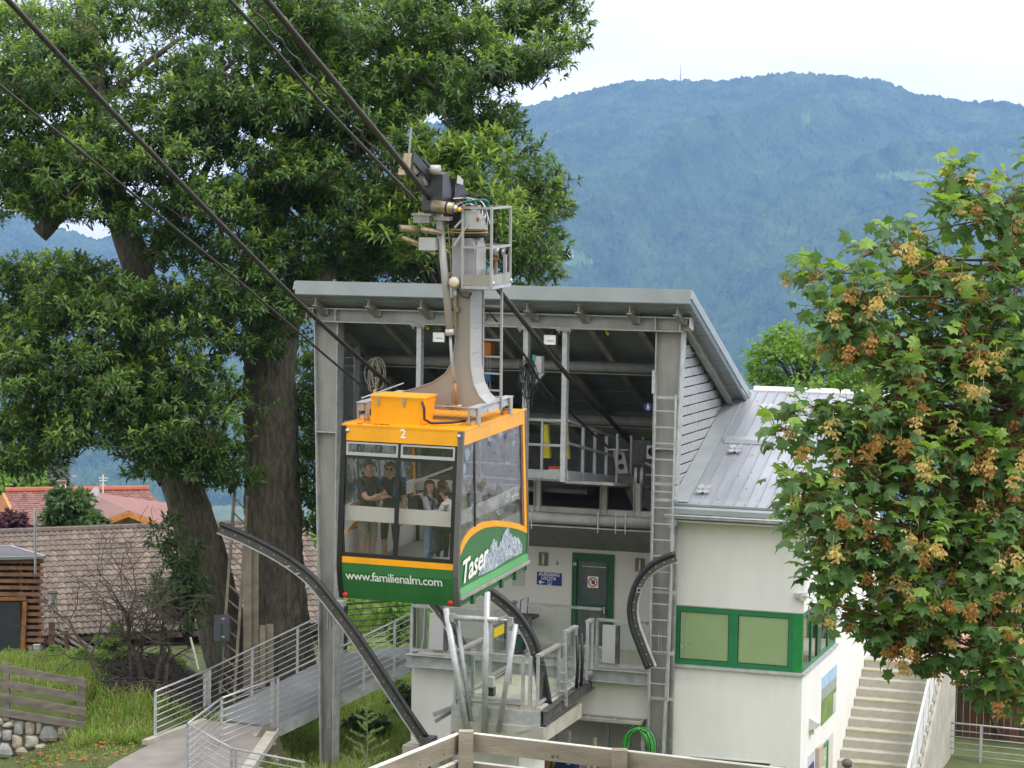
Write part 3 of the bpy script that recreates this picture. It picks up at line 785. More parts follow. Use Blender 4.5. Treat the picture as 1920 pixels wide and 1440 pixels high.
# tan coil and yellow pull ring at the left wall
cl = thing('hose_coil', 'beige rope coil with yellow handle hanging by the louvred wall', 'rope coil', (-6.0, .3, 9.3), FB)
TANR = M('tan_rope', (.27, .25, .19), .8)
for k in range(9):
    u0, z0 = -5.98 + rnd.uniform(-.08, .08), 9.55 + rnd.uniform(-.05, .05); a, b = rnd.uniform(.06, .2), rnd.uniform(.15, .38)
    part('loop', MB().tube([(u0 + a * sin(t), .3 + .03 * sin(t + k), z0 - b + b * cos(t)) for t in np.linspace(0, 2 * pi, 20)], .009, 5), TANR, cl)
part('handle', MB().box(-6.02, -5.95, .26, .32, 8.78, 8.95), YH, cl)
part('cord', MB().cyl((-5.98, .29, 8.95), (-5.98, .29, 9.2), .008, 5), YH, cl)
# chain hoist seen behind the hanger
hz = thing('chain_hoist', 'orange and blue chain hoist hanging from the roof behind the ladder', 'hoist', (-3.8, 1.0, 9.9), FB)
part('body', MB().box(-3.98, -3.72, .9, 1.15, 9.70, 9.95), M('orange_hoist_paint', (.62, .20, .03), .5), hz)
part('motor', MB().box(-3.92, -3.72, .92, 1.12, 9.15, 9.35), M('blue_hoist_paint', (.03, .10, .30), .5), hz)
for du in (-3.9, -3.82, -3.76): part('chain', MB().tube([(du, 1.0, 9.7), (du + .01, 1.0, 9.0), (du - .01, 1.0, 8.7)], .01, 5), GALV, hz)

# sheave bracket and saddle at the right inner column
mc = thing('rope_saddle', 'grey steel saddle plates with round holes and a sheave at the rope end', 'rope saddle', (-.8, 1.5, 6.5), FB)
SADD = M('saddle_steel', (.30, .30, .29), .55, .3, .2, 4)
m = MB().prism([(-1.26, 7.82), (-1.02, 7.78), (-.93, 7.36), (-1.17, 7.34)], 'y', 1.46, 1.50)
part('hole_plate', m, SADD, mc)
for u, z in ((-1.12, 7.68), (-1.07, 7.49)): part('hole', MB().cyl((u, 1.452, z), (u, 1.463, z), .062, 16), BLK, mc)
part('cap_plate', MB().box(-1.34, -.95, 1.4, 1.56, 7.82, 7.84), GALV_LIGHT, mc)
part('arm', MB().prism([(-1.17, 7.34), (-.93, 7.36), (-.35, 6.9), (-.30, 6.45), (-.72, 6.45)], 'y', 1.52, 1.58), STEEL_DARK, mc)
part('foot_plate', MB().prism([(-.74, 6.86), (-.42, 6.80), (-.40, 6.48), (-.74, 6.50)], 'y', 1.47, 1.51), STEEL_DARK, mc)
part('hole', MB().cyl((-.57, 1.462, 6.62), (-.57, 1.472, 6.62), .062, 16), BLK, mc)
part('shield', MB().box(-.80, -.62, 1.40, 1.44, 6.95, 7.14), SADD, mc)
for u in (-.72, -.6): part('sheave', MB().lathe([(.04, -.03), (.2, -.03), (.235, -.02), (.2, 0), (.235, .02), (.2, .03), (.04, .03)], (u, 1.3, 7.28), 24, (1, .25, 0)), GALV_OLD, mc, True)
wn = thing('rope_anchor', 'grey machine block with a dark round drum under the roof', 'machine', (-.6, 2.6, 7.5), FB)
part('frame', MB().box(-1.15, -.75, 2.5, 2.8, 7.45, 7.95), STEEL_DARK, wn)
part('drum', MB().cyl((-.62, 2.2, 7.75), (-.62, 2.6, 7.75), .10, 18), BLK, wn, True)
part('drum_plate', MB().box(-.75, -.49, 2.22, 2.26, 7.6, 7.87), WHITEBOX, wn)
part('pipes', MB().tube([(-.8, 2.3, 7.5), (-.6, 2.3, 7.42), (-.4, 2.3, 7.5), (-.38, 2.3, 7.7)], .03, 6), GALV, wn)
part('base_bar', MB().box(-.8, -.3, 2.3, 2.5, 7.24, 7.27), GALV, wn)
rs = thing('footpath_sign', 'round blue sign with a white walking figure under the roof', 'sign', (-.225, .3, 8.8), FB)
part('disc', MB().cyl((-.225, .30, 8.81), (-.225, .315, 8.81), .085, 24), SB, rs)
m = MB().bar((-.225, .297, 8.83), (-.225, .297, 8.79), .004, .022, (1, 0, 0)); m.bar((-.225, .297, 8.79), (-.255, .297, 8.755), .004, .012, (1, 0, 0)); m.bar((-.225, .297, 8.79), (-.195, .297, 8.75), .004, .012, (1, 0, 0)); m.bar((-.225, .297, 8.825), (-.185, .297, 8.80), .004, .01, (1, 0, 0)); m.bar((-.225, .297, 8.825), (-.262, .297, 8.805), .004, .01, (1, 0, 0)); m.cyl((-.225, .296, 8.852), (-.225, .299, 8.852), .014, 10)
part('walker', m, WHITEP, rs)

# ladder on the right column
ld = thing('wall_ladder', 'tall aluminium ladder fixed to the tapered column beside the white wall', 'ladder', (.25, -.2, 3.1), FB)
LU0, LU1 = .062, .455
for a, b in ((LU0, LU0), (LU1 + .015, LU1 - .02)):
    part('rail', MB().bar((b, -.24, 3.12), (a, -.24, 9.10), .028, .05, (0, 1, 0)), GALV_LIGHT, ld)
rg = mesh_from('rung', MB().box(-.20, .20, -.012, .012, -.011, .011), GALV_LIGHT)
for k in range(18): piece('rung', rg, ld, (.255, -.235, 8.78 - k * .3135))
for z in (9.04, 7.05, 7.36, 5.25, 4.05, 3.16):
    part('bracket', MB().box(LU0 + .02, LU1 + .09, -.225, -.2, z - .028, z + .028), GALV, ld)
for z in (9.04, 7.05, 4.05): part('stand_off', MB().box(LU1 + .0, LU1 + .03, -.2, .0, z - .02, z + .02), GALV, ld)
part('cable_box', MB().box(-.06, .0, -.06, .06, 9.1, 9.55), GALV_LIGHT, ld)
part('pull_wire', MB().cyl((-.03, -.03, 2.3), (-.03, -.03, 9.1), .007, 5), GALV_LIGHT, ld)

# --------------------------------------------------- docking island, glass guards, struts
isl = thing('docking_island', 'narrow boarding island on a concrete pier with glass guards on both sides', 'platform', (-2.0, -1.5, 1.0), FB)
IU0, IU1, IV0 = -2.98, -1.30, -2.95
part('deck', MB().box(IU0, IU1, IV0, .14, 3.30, 3.36), FLOORMAT, isl)
part('edge_beam', MB().box(IU0 - .06, IU1 + .02, IV0 - .06, IV0, 3.02, 3.30), GALV_LIGHT, isl)
part('edge_beam', MB().ibeam((IU1 + .08, IV0 - .05, 3.19), (IU1 + .08, .14, 3.32), .26, .13, .015), STEEL_DARK, isl)
part('edge_beam', MB().ibeam((IU0 - .02, IV0 + .02, 3.17), (IU0 - .02, .14, 3.32), .26, .12, .015), GALV_OLD, isl)
part('pier_head', MB().box(IU0 - .05, IU1 + .1, IV0 - .10, -.6, 2.74, 3.02), CONCRETE, isl)
part('pier', MB().box(-2.72, -1.80, -2.75, -1.4, .3, 2.739), CONCRETE, isl)
part('pier', MB().box(-1.795, -1.66, -2.70, -1.5, .3, 2.738), PLASTER, isl)
def guard(P0, P1, z0, z1, post0=True, post1=True, tall=.0, railm=None, name='guard'):
    """One glass guard: two posts, top and bottom rail, pane."""
    P0, P1 = np.array((*P0, 0.)), np.array((*P1, 0.)); d = nrm(P1 - P0); n_ = np.array((-d[1], d[0], 0))
    g = part('top_rail', MB().bar(P0 + (0, 0, z1), P1 + (0, 0, z1), .10, .045), railm or GALV_OLD, isl)
    part('bottom_rail', MB().bar(P0 + (0, 0, z0 + .08), P1 + (0, 0, z0 + .08), .045, .05), GALV_LIGHT, isl)
    part('pane', MB().bar(P0 + d * .05 + (0, 0, (z0 + z1) / 2 + .04), P1 - d * .05 + (0, 0, (z0 + z1) / 2 + .04), .012, z1 - z0 - .16), PANE, isl)
    for ok, P in ((post0, P0), (post1, P1)):
        if ok: part('post', MB().bar(P + (0, 0, z0 - .1), P + (0, 0, z1 - .022), .05, .05, (d[0], d[1], 0)), GALV_LIGHT, isl)
zf = 3.36
guard((IU0, IV0), (-1.66, IV0), zf, 4.30, railm=GALV_LIGHT)
guard((-1.36, IV0), (-1.36, -1.65), zf, 4.34)
guard((-1.36, -1.25), (-1.36, -.55), zf + .05, 4.52)
guard((-1.20, -.30), (-1.20, .05), zf + .1, 4.58)
guard((IU0, IV0 + .05), (IU0, -1.4), zf, 4.30)
guard((IU0, -.95), (IU0, .12), zf + .05, 4.52)
guard((-1.12, .10), (-.08, .10), 3.60, 4.57)
guard((-1.30, 1.05), (-2.9, 1.05), 3.52, 4.62, False, False)
guard((-5.05, .12), (-3.3, .12), 3.60, 4.58, railm=GALV_OLD)
guard((-3.3, .2), (-3.3, 1.5), 3.55, 4.58)
for u, v, h in ((-1.66, IV0 + .02, .95), (-1.52, IV0 + .05, .95), (IU0 + .22, -2.6, .95), (-1.30, -1.5, .98), (-2.55, -1.0, 1.05)):
    part('gate_post', MB().box(u - .03, u + .03, v - .03, v + .03, zf - .1, zf + h), GALV_LIGHT, isl)
part('gate_post', MB().box(-1.40, -1.33, -1.62, -1.52, zf - .15, zf + .92), STEEL_DARK, isl)
part('toe_pipe', MB().cyl((IU0 + .12, IV0 + .12, 3.43), (-1.68, IV0 + .12, 3.43), .035, 10), GALV_LIGHT, isl, True)
# stepped rack beside the gate
m = MB()
for k in range(4): m.box(-1.28, -1.17, -1.85, -1.78, 3.30 + k * .17, 3.33 + k * .17)
m.bar((-1.28, -1.8, 3.2), (-1.25, -1.8, 4.1), .03, .05); m.bar((-1.15, -1.8, 3.2), (-1.18, -1.8, 3.95), .03, .05)
part('locking_rack', m, GALV_LIGHT, isl)
for k in range(2):
    v = (-1.15, -.85)[k]
    part('rubber_buffer', MB().tube([(-1.15, v, 3.42), (-1.13, v, 3.9), (-1.16, v, 4.45)], .035, 8), BLACKRUB, isl, True)
m = MB().bar((-3.16, -2.6, 3.16), (-3.50, -2.75, 3.02), .05, .09); m.bar((-3.16, -2.45, 3.1), (-3.45, -2.75, 2.9), .03, .07)
part('docking_arm', m, GALV, isl)
m = MB().bar((-1.3, -3.02, 3.05), (-1.72, -3.05, 2.9), .05, .05)
part('docking_arm', m, GALV_LIGHT, isl)
# round struts and the turnbuckle above the island
for p, q, r in (((-3.14, -3.1, 5.14), (-2.64, -3.1, 2.60), .062), ((-2.95, -3.0, 4.95), (-2.62, -3.0, 2.9), .045), ((-2.325, -3.1, 5.50), (-2.345, -3.1, 2.70), .058), ((-1.76, -3.1, 4.93), (-2.06, -3.1, 2.90), .05)):
    part('strut', MB().cyl(p, q, r, 14), GALV_LIGHT, isl, True)
part('turnbuckle', MB().cyl((-2.96, -3.1, 4.975), (-2.10, -3.1, 4.985), .055, 14), GALV_LIGHT, isl, True)
part('turnbuckle', MB().cyl((-2.10, -3.1, 4.985), (-1.90, -3.1, 4.99), .026, 10), GALV_LIGHT, isl, True)
for u in (-3.0, -1.86): part('clevis', MB().box(u - .04, u + .04, -3.15, -3.05, 4.90, 5.05), GALV, isl)
YS = M('yellow_notice', (.75, .55, .02), .5)
part('notice', MB().box(IU0 + .012, IU0 + .02, -.8, -.2, 4.22, 4.40), YS, isl)
# platform furniture
bl = thing('ticket_bollard', 'short grey and black bollard standing on the island floor', 'bollard', (-2.55, -2.2, zf), FB)
part('foot', MB().box(-2.62, -2.47, -2.25, -2.1, zf, zf + .17), BLK, bl); part('head', MB().box(-2.61, -2.48, -2.24, -2.11, zf + .17, zf + .36), WHITEBOX, bl)
for u, v, w, h, lab in ((-4.62, -.02, .30, .72, 'tall pale grey cabinet at the ramp side of the platform'), (-.98, .0, .26, .74, 'tall pale grey cabinet on the guard rail near the ladder column')):
    k = thing('control_cabinet', lab, 'cabinet', (u, v, 3.72), FB, 'platform cabinets')
    part('case', MB().box(u, u + w, v, v + .12, 3.74, 3.74 + h), GREYBOX, k)
    part('side', MB().box(u + w + .001, u + w + .06, v + .02, v + .14, 3.73, 3.73 + h), STEEL_DARK, k)
tr_ = thing('hand_trolley', 'small blue handled trolley standing by the platform wall', 'trolley', (-3.3, 2.2, 3.52), FB)
BLU = M('blue_tube', (.03, .13, .24), .4)
part('handle', MB().tube([(-3.46, 2.3, 4.2), (-3.44, 2.3, 4.48), (-3.28, 2.3, 4.56), (-3.30, 2.3, 4.15)], .014, 7), BLU, tr_)
part('table', MB().box(-3.75, -3.1, 2.0, 2.5, 4.12, 4.18), DARKWOOD, tr_)
for u in (-3.7, -3.14): part('leg', MB().box(u - .02, u + .02, 2.05, 2.09, 3.52, 4.12), STEEL_DARK, tr_)
part('bin', MB().box(-3.35, -3.05, 1.2, 1.5, 3.6, 3.9), M('dark_teal_bin', (.02, .06, .06), .6), tr_)

# below the platform: shelf frame, crates, poles, coiled hose
sf = thing('shelf_frame', 'pale steel shelf frame under the platform edge', 'shelf', (-1.3, .5, 1.2), FB)
WOODF = M('grey_painted_wood', (.40, .38, .33), .85, 0, .12, 4)
for v in (.0, .28): part('rail', MB().box(-2.55, -.15, v - .035, v + .035, 2.56, 2.62), WOODF, sf)
for u in (-2.3, -1.28, -.72, -.18): part('cross_rail', MB().box(u - .04, u + .04, .036, .244, 2.562, 2.618), WOODF, sf)
for u in (-2.1, -1.0, -.55): part('post', MB().box(u - .035, u + .035, .55, .62, .4, 2.56), GALV_OLD, sf)
for u in (-.42, -.28): part('hook', MB().bar((u, -.04, 2.56), (u - .07, -.1, 2.50), .025, .025), STEEL_DARK, sf)
for k, (u, z, lab) in enumerate(((-1.98, 2.05, 'farthest pale timber lath leaning under the platform'), (-1.68, 2.28, 'pale timber lath leaning right of the farthest one under the platform'), (-1.28, 1.95, 'shortest pale timber lath leaning beside the crate'), (-1.14, 2.2, 'tallest pale timber lath beside the shelf post'))):
    single('timber_lath', MB().bar((u, .1, .6), (u + .01, .12, z), .06, .06), M('pale_lath', (.52, .45, .33), .8) if k == 0 else bpy.data.materials['pale_lath'], lab, 'timber lath', (u, .1, .6), FB, 'laths under the platform')
cr = thing('bottle_crate', 'dark blue plastic crate stacked under the platform', 'crate', (-1.6, -.1, 1.2), FB)
BC = M('dark_blue_plastic', (.012, .025, .075), .4)
part('side', MB().box(-1.86, -1.46, -.2, -.18, 1.35, 1.68), BC, cr); part('side', MB().box(-1.86, -1.46, .14, .16, 1.35, 1.76), BC, cr)
part('end', MB().box(-1.48, -1.46, -.18, .14, 1.35, 1.74), BC, cr); part('end', MB().box(-1.86, -1.84, -.18, .14, 1.35, 1.72), BC, cr); part('bottom', MB().box(-1.86, -1.46, -.2, .16, .9, 1.36), BC, cr)
single('cardboard_box', MB().prism([(-2.5, 1.45), (-2.05, 1.45), (-2.02, 1.66), (-2.25, 1.80), (-2.48, 1.68)], 'y', .0, .3), M('brown_card', (.22, .12, .06), .9), 'brown cardboard box behind the fence under the island', 'box', (-2.3, .1, 1.45), FB)
single('plank_pile', MB().box(-2.0, -.6, -.6, -.3, .9, 1.15).box(-1.9, -.7, -.62, -.3, 1.16, 1.22), DARKWOOD, 'dark planks piled up behind the board fence', 'plank pile', (-1.3, -.5, .9), FB)
hs = thing('garden_hose', 'coiled green garden hose hung on the column foot', 'hose', (-.15, -.1, 2.0), FB)
GH = M('green_hose_plastic', (.045, .30, .055), .4, 0, .15, 6)
for k in range(11):
    a = .20 + .13 * rnd.random(); b = .34 + .07 * rnd.random(); u0 = -.12 + rnd.uniform(-.02, .04); z0 = 2.12 + rnd.uniform(-.02, .03)
    part('coil', MB().tube([(u0 + a * sin(t) - .05, -.12 + .05 * sin(t * 2 + k), z0 + b * cos(t)) for t in np.linspace(0, 2 * pi, 26)], .014, 7), GH, hs, True)
part('hanger', MB().box(-.12, -.05, -.10, -.05, 1.6, 2.5), GALV, hs)
for z in (2.2, 1.98): part('ring', MB().tube([(-.085 + .035 * cos(t), -.11, z + .035 * sin(t)) for t in np.linspace(0, 2 * pi, 12)], .009, 5), WHITEBOX, hs)

# --------------------------------------------------- curved black guide rails
def catmull(P, n=5):
    P = [np.array(p, float) for p in P]; out = []
    for i in range(len(P) - 1):
        a, b, c, d = P[max(i - 1, 0)], P[i], P[i + 1], P[min(i + 2, len(P) - 1)]
        for k in range(n):
            t = k / n
            out.append(.5 * ((2 * b) + (c - a) * t + (2 * a - 5 * b + 4 * c - d) * t * t + (3 * b - a - 3 * c + d) * t ** 3))
    out.append(P[-1]); return out
def guide(label, pts, loc, flip=1, plate=.20, group='curved guide rails of the docking bays'):
    g = thing('guide_rail', label, 'guide rail', loc, FB, group)
    C_ = catmull(pts, 5)
    prof = [(.055 * cos(t), .055 * sin(t)) for t in np.linspace(0, 2 * pi, 11)[:-1]]
    part('rubber_bar', MB().sweep(C_, prof, (0, 1, 0)), BLACKRUB, g, True)
    o = -flip
    pl = [(-.012, o * .045), (.012, o * .045), (.012, o * plate), (-.012, o * plate)]
    part('web_plate', MB().sweep(C_, pl, (0, 1, 0)), GUIDEWEB, g)
    fl = [(-.06, o * plate), (.06, o * plate), (.06, o * (plate + .014)), (-.06, o * (plate + .014))]
    part('back_flange', MB().sweep(C_, fl, (0, 1, 0)), GALV, g)
    bm = mesh_from('bolt', MB().cyl((0, -.02, 0), (0, 0, 0), .012, 6), GALV_LIGHT)
    for i in range(1, len(C_) - 1, 2):
        t = nrm(C_[i + 1] - C_[i - 1]); y = nrm(np.cross((0, 1, 0), t))
        piece('bolt', bm, g, C_[i] + y * o * (plate * .55) - np.array((0, .012, 0)))
    return g
GUIDEWEB = M('dark_grey_web_plate', (.095, .09, .08), .5, .2, .25, 5)
gl = guide('longest black guide rail sweeping down past the portal column towards the fence', [(-9.139, -.35, 6.08), (-8.448, -.35, 5.85), (-7.725, -.35, 5.54), (-7.1, -.35, 5.16), (-6.62, -.35, 4.68), (-6.1, -.35, 4.08), (-5.5, -.35, 3.30), (-4.9, -.35, 2.50), (-4.52, -.35, 2.02)], (-4.5, -.35, 1.9), -1, .19)
part('bracket', MB().box(-6.74, -6.45, -.30, .0, 4.50, 4.62), GALV, gl)
for q in ((-7.55, 5.30), (-7.33, 5.17)): part('lug', MB().bar((q[0], -.36, q[1]), (q[0] - .1, -.40, q[1] - .02), .03, .03), GALV_LIGHT, gl)
part('foot_block', MB().box(-4.62, -4.36, -.5, -.15, 1.82, 2.02), STEEL_DARK, gl)
single('guide_footing', MB().box(-5.0, -4.2, -.45, .25, .5, 1.83), CONCRETE, 'stained white concrete footing under the long guide rail', 'footing', (-4.6, -.1, .5), FB)
guide('black guide rail arching over the struts of the boarding island', [(-3.05, -2.55, 5.62), (-2.63, -2.55, 5.52), (-2.26, -2.55, 5.33), (-1.9, -2.5, 5.02), (-1.6, -2.5, 4.6), (-1.44, -2.5, 4.18), (-1.36, -2.45, 3.75), (-1.30, -2.4, 3.35)], (-2.2, -2.5, 3.3), -1, .17)
guide('black guide rail curving beside the ladder column', [(.60, -.6, 6.07), (.19, -.6, 5.87), (-.10, -.6, 5.55), (-.26, -.6, 5.10), (-.24, -.6, 4.68), (-.08, -.6, 4.25), (.12, -.6, 3.80)], (0, -.6, 3.8), 1, .16)
guide('short black guide rail mostly hidden behind the cabin and struts', [(-4.35, -1.2, 5.2), (-3.9, -1.2, 4.75), (-3.5, -1.2, 4.2), (-3.22, -1.2, 3.75)], (-3.6, -1.2, 3.7), -1, .14)
m = MB(); 
for q in ((.0, .09, 0, .012), (.0, .09, .078, .09), (.0, .012, .012, .078), (.078, .09, .012, .078)): m.box(-.12 + q[0], -.12 + q[1], -.66, -.56, 5.28 + q[2], 5.28 + q[3])
single('square_bracket', m, GALV_LIGHT, 'small square tube end fixed to the guide rail near the ladder', 'bracket', (-.08, -.6, 5.28), FB)
# ================================================================ the white building on the right (station frame)
wb = thing('white_building', 'white plastered annex with green window frames and pale metal roof', 'building', (1.7, 2.0, .3), FB)
def wr_z(v): return 6.98 + .383 * (v + .05)              # top of the roof pan
ZE = 6.60
# front wall round the strip window, side wall with its openings
part('front_wall', MB().box(.36, 2.94, .40, .60, .2, 3.735), PLASTER, wb)
part('front_wall', MB().box(.36, 2.94, .40, .60, 4.925, 6.62), PLASTER, wb)
part('front_wall', MB().box(.36, .38, .401, .60, 3.735, 4.925), PLASTER, wb)
part('reveal_strip', MB().box(.36, 2.944, .393, .41, 4.905, 4.925), CONCRETE, wb)
# side wall: between the strips of windows
part('side_wall', MB().box(2.74, 2.94, .601, 9.2, .2, 3.735), PLASTER, wb)
part('side_wall', MB().prism([(.601, 4.925), (9.2, 4.925), (9.2, 7.2), (5.0, 8.7), (.601, 6.75)], 'x', 2.74, 2.94), PLASTER, wb)
part('side_wall', MB().box(2.74, 2.94, 3.95, 9.2, 3.735, 4.925), PLASTER, wb)
part('room', MB().box(.4, 2.7, .75, .80, 3.6, 4.9), M('dim_office', (.10, .10, .09), .9), wb)
part('room_floor', MB().box(.5, 2.72, .81, 7.5, 3.62, 3.66), M('office_floor', (.14, .12, .10), .8), wb)
part('room_wall', MB().box(.9, 1.0, .81, 7.5, 3.66, 4.92), M('office_wall', (.22, .20, .17), .9), wb)
# front windows
FRONTGLASS = glass('strip_window_glass', (.95, .97, .95), 1.0, .05, wavy=.06)
def frame_rect(u0, u1, z0, z1, w, v0, v1):
    m = MB(); m.box(u0, u1, v0, v1, z0, z0 + w[0]); m.box(u0, u1, v0, v1, z1 - w[1], z1)
    m.box(u0, u0 + w[2], v0, v1, z0 + w[0], z1 - w[1]); m.box(u1 - w[3], u1, v0, v1, z0 + w[0], z1 - w[1]); return m
for a, b, pa, pb in ((.385, 1.557, .482, 1.468), (1.559, 2.742, 1.650, 2.654)):
    wn_ = part('window', frame_rect(a, b, 3.76, 4.903, (.095, .10, pa - a, b - pb), .405, .47), GREENFRAME, wb)
    part('pane', MB().box(pa + .002, pb - .002, .44, .452, 3.856, 4.80), PALEPANE, wn_)
    part('glass', MB().box(pa + .002, pb - .002, .418, .424, 3.856, 4.80), FRONTGLASS, wn_)
    part('bead', frame_rect(pa, pb, 3.855, 4.803, (.012, .012, .012, .012), .415, .44), BLK, wn_)
part('corner_panel', MB().box(2.744, 2.935, .397, .43, 3.76, 4.903), M('fresh_green_panel', (.018, .235, .06), .35), wb)
part('window_sill', MB().prism([(.33, 3.70), (.40, 3.70), (.40, 3.755), (.34, 3.742)], 'x', .36, 2.985), GALV, wb)
part('window_sill', MB().prism([(2.94, 3.70), (2.985, 3.70), (2.975, 3.742), (2.94, 3.755)], 'y', .33, 4.05), GALV, wb)
# side strip window
sw = part('window', MB().box(2.88, 2.93, .435, 3.95, 3.76, 3.83).box(2.88, 2.93, .435, 3.95, 4.84, 4.903), GREENFRAME, wb)
for v0, v1 in ((.44, .52), (1.30, 1.38), (1.95, 2.35), (3.1, 3.18), (3.86, 3.95)): part('mullion', MB().box(2.885, 2.932, v0, v1, 3.83, 4.84), GREENDOOR if v0 == 1.95 else GREENFRAME, sw)
for v0, v1 in ((.52, 1.30), (1.38, 1.95), (2.35, 3.1), (3.18, 3.86)): part('pane', MB().box(2.90, 2.908, v0, v1, 3.83, 4.84), WINGLASS, sw)
for v0, v1, m_ in ((.75, 1.0, 'tan'), (1.1, 1.25, 'tan'), (2.5, 2.8, 'tan')): part('blind', MB().box(2.80, 2.82, v0, v1, 3.85, 4.5), M('tan_blind', (.42, .22, .10), .7) if 'tan_blind' not in bpy.data.materials else bpy.data.materials['tan_blind'], sw)
part('white_cup', MB().lathe([(.03, 0), (.04, .1)], (2.84, 1.6, 3.83), 12), WHITEBOX, sw)
part('curtain', MB().box(2.79, 2.83, 1.45, 1.75, 3.95, 4.84), M('grey_curtain', (.35, .35, .36), .8), sw)
# lower front door head, lower side window
part('door_head', MB().box(.78, 2.34, .392, .45, 1.2, 1.925), GREENDOOR, wb)
part('door_lintel', MB().box(.74, 2.38, .39, .40, 1.925, 1.945), WHITEBOX, wb)
part('window_recess', MB().box(2.941, 2.946, 2.45, 3.9, 1.0, 1.90), PLASTER_IN, wb)
lw = part('window', MB().box(2.947, 2.97, 2.48, 2.62, 1.0, 1.86).box(2.947, 2.97, 3.15, 3.27, 1.0, 1.86).box(2.947, 2.97, 2.62, 3.15, 1.78, 1.86), GREENFRAME, wb)
part('pane', MB().box(2.949, 2.956, 2.62, 3.15, 1.0, 1.78), PALEPANE, lw)
# roof: ribbed pans, cover strip, eave, gutter
UR = 3.75
for (v0, v1, lift, k0) in ((-.05, 2.55, 0, 0), (2.70, 5.0, .0, 1)):
    n = 0; u = .95 if v0 < 1 else .72
    edges = [.36] + list(np.arange(u, UR, .2205)) + [UR]
    for a, b in zip(edges[:-1], edges[1:]):
        part('roof_pan', MB().prism([(v0, wr_z(v0) - .04), (v1, wr_z(v1) - .04), (v1, wr_z(v1) + nrg.normal(0, .002)), (v0, wr_z(v0))], 'x', a + .006, b - .006), ROOFMETAL, wb)
        if a > .4:
            m = MB().prism([(v0, wr_z(v0) - .02), (v1, wr_z(v1) - .02), (v1, wr_z(v1) + .035), (v0 + .02, wr_z(v0 + .02) + .035)], 'x', a - .012, a + .012)
            part('roof_rib', m, ROOFMETAL, wb)
part('cover_strip', MB().prism([(2.50, wr_z(2.5) + .012), (2.56, wr_z(2.56) + .07), (2.74, wr_z(2.74) + .05), (2.74, wr_z(2.74) - .01)], 'x', .80, UR), FASCIA, wb)
part('roof_pan', MB().prism([(2.54, wr_z(2.54) - .04), (2.71, wr_z(2.71) - .04), (2.71, wr_z(2.71) - .002), (2.54, wr_z(2.54) - .002)], 'x', .37, UR), ROOFMETAL, wb)
part('valley_flashing', MB().prism([(-.02, wr_z(0) + .01), (5.0, wr_z(5) + .01), (5.0, wr_z(5) + .016), (-.02, wr_z(0) + .016)], 'x', .365, .70), FASCIA, wb)
part('ridge_cap', MB().prism([(4.92, wr_z(4.92) + .03), (5.02, wr_z(5.0) + .09), (5.2, wr_z(5) + .03), (5.2, wr_z(5) - .05), (4.92, wr_z(4.9) - .02)], 'x', .85, UR), M('pale_ridge_sheet', (.62, .62, .64), .4, .3), wb)
part('rear_slope', MB().prism([(5.02, wr_z(5) + .0), (9.6, wr_z(5) - 1.75), (9.6, wr_z(5) - 1.85), (5.02, wr_z(5) - .1)], 'x', .36, UR), ROOFMETAL, wb)
part('eave_flashing', MB().prism([(-.09, 6.885), (.1, wr_z(.1) + .012), (.1, wr_z(.1) + .006), (-.08, 6.88)], 'x', .36, UR + .02), FASCIA, wb)
part('eave_face', MB().prism([(-.10, 6.785), (-.085, 6.785), (-.085, 6.885), (-.10, 6.885)], 'x', .33, UR + .02), FASCIA, wb)
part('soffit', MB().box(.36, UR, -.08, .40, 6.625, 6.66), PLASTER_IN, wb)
part('gutter', MB().sweep([(.27, -.10, 6.70), (UR + .02, -.10, 6.70)], [(.06 * cos(t), .075 * sin(t)) for t in np.linspace(pi * .05, -pi * 1.05, 10)], (0, 1, 0)), GALV, wb, True)
part('gutter_lip', MB().cyl((.26, -.165, 6.755), (UR + .02, -.165, 6.755), .012, 8), GALV_LIGHT, wb)
part('rainwater_head', MB().prism([(.33, 6.72), (.50, 6.72), (.50, 6.58), (.45, 6.50), (.37, 6.50), (.33, 6.58)], 'y', -.14, .02), GALV, wb)
part('downpipe', MB().tube([(.41, -.06, 6.5), (.41, -.06, 6.0), (.405, .20, 5.75), (.395, .28, 5.6), (.36, .28, .4)], .048, 12), GALV, wb, True)
# snow guards: bent four-armed plates
for k, (u, v, lab) in enumerate(((.905, .42, 'lowest four-armed snow guard, near the gutter'), (1.125, 2.15, 'middle four-armed snow guard below the cover strip'), (1.335, 4.05, 'topmost four-armed snow guard below the ridge'))):
    m = MB(); z = wr_z(v) + .045; sx = .383
    for t0 in (pi / 4, 3 * pi / 4, 5 * pi / 4, 7 * pi / 4):
        r_, w = .155, .055
        pts = []
        for d, q in ((.03, -1), (.03, 1), (1, 1), (1, -1)):
            a = cos(t0) * r_ * d - sin(t0) * w * q * (.7 + .5 * d); b = sin(t0) * r_ * d + cos(t0) * w * q * (.7 + .5 * d)
            pts.append((u + a, v + b * 1.15, z + b * 1.15 * sx + .03 * d))
        pts2 = [(p[0], p[1], p[2] + .01) for p in pts]
        m.add(pts + pts2, [(0, 1, 2, 3), (7, 6, 5, 4), (0, 4, 5, 1), (1, 5, 6, 2), (2, 6, 7, 3), (3, 7, 4, 0)])
    t = thing('snow_guard', lab, 'snow guard', (u, v, z), FB, 'snow guards on the pale metal roof')
    part('star_plate', m, GALV if k < 2 else GALV_LIGHT, t)
    part('bolt', MB().cyl((u, v, z - .05), (u, v, z + .06), .03, 10), GALV_LIGHT, t)
LEAFD = M('fallen_leaf_brown', (.30, .13, .04), .8, 0, .3, 9)
m = MB()
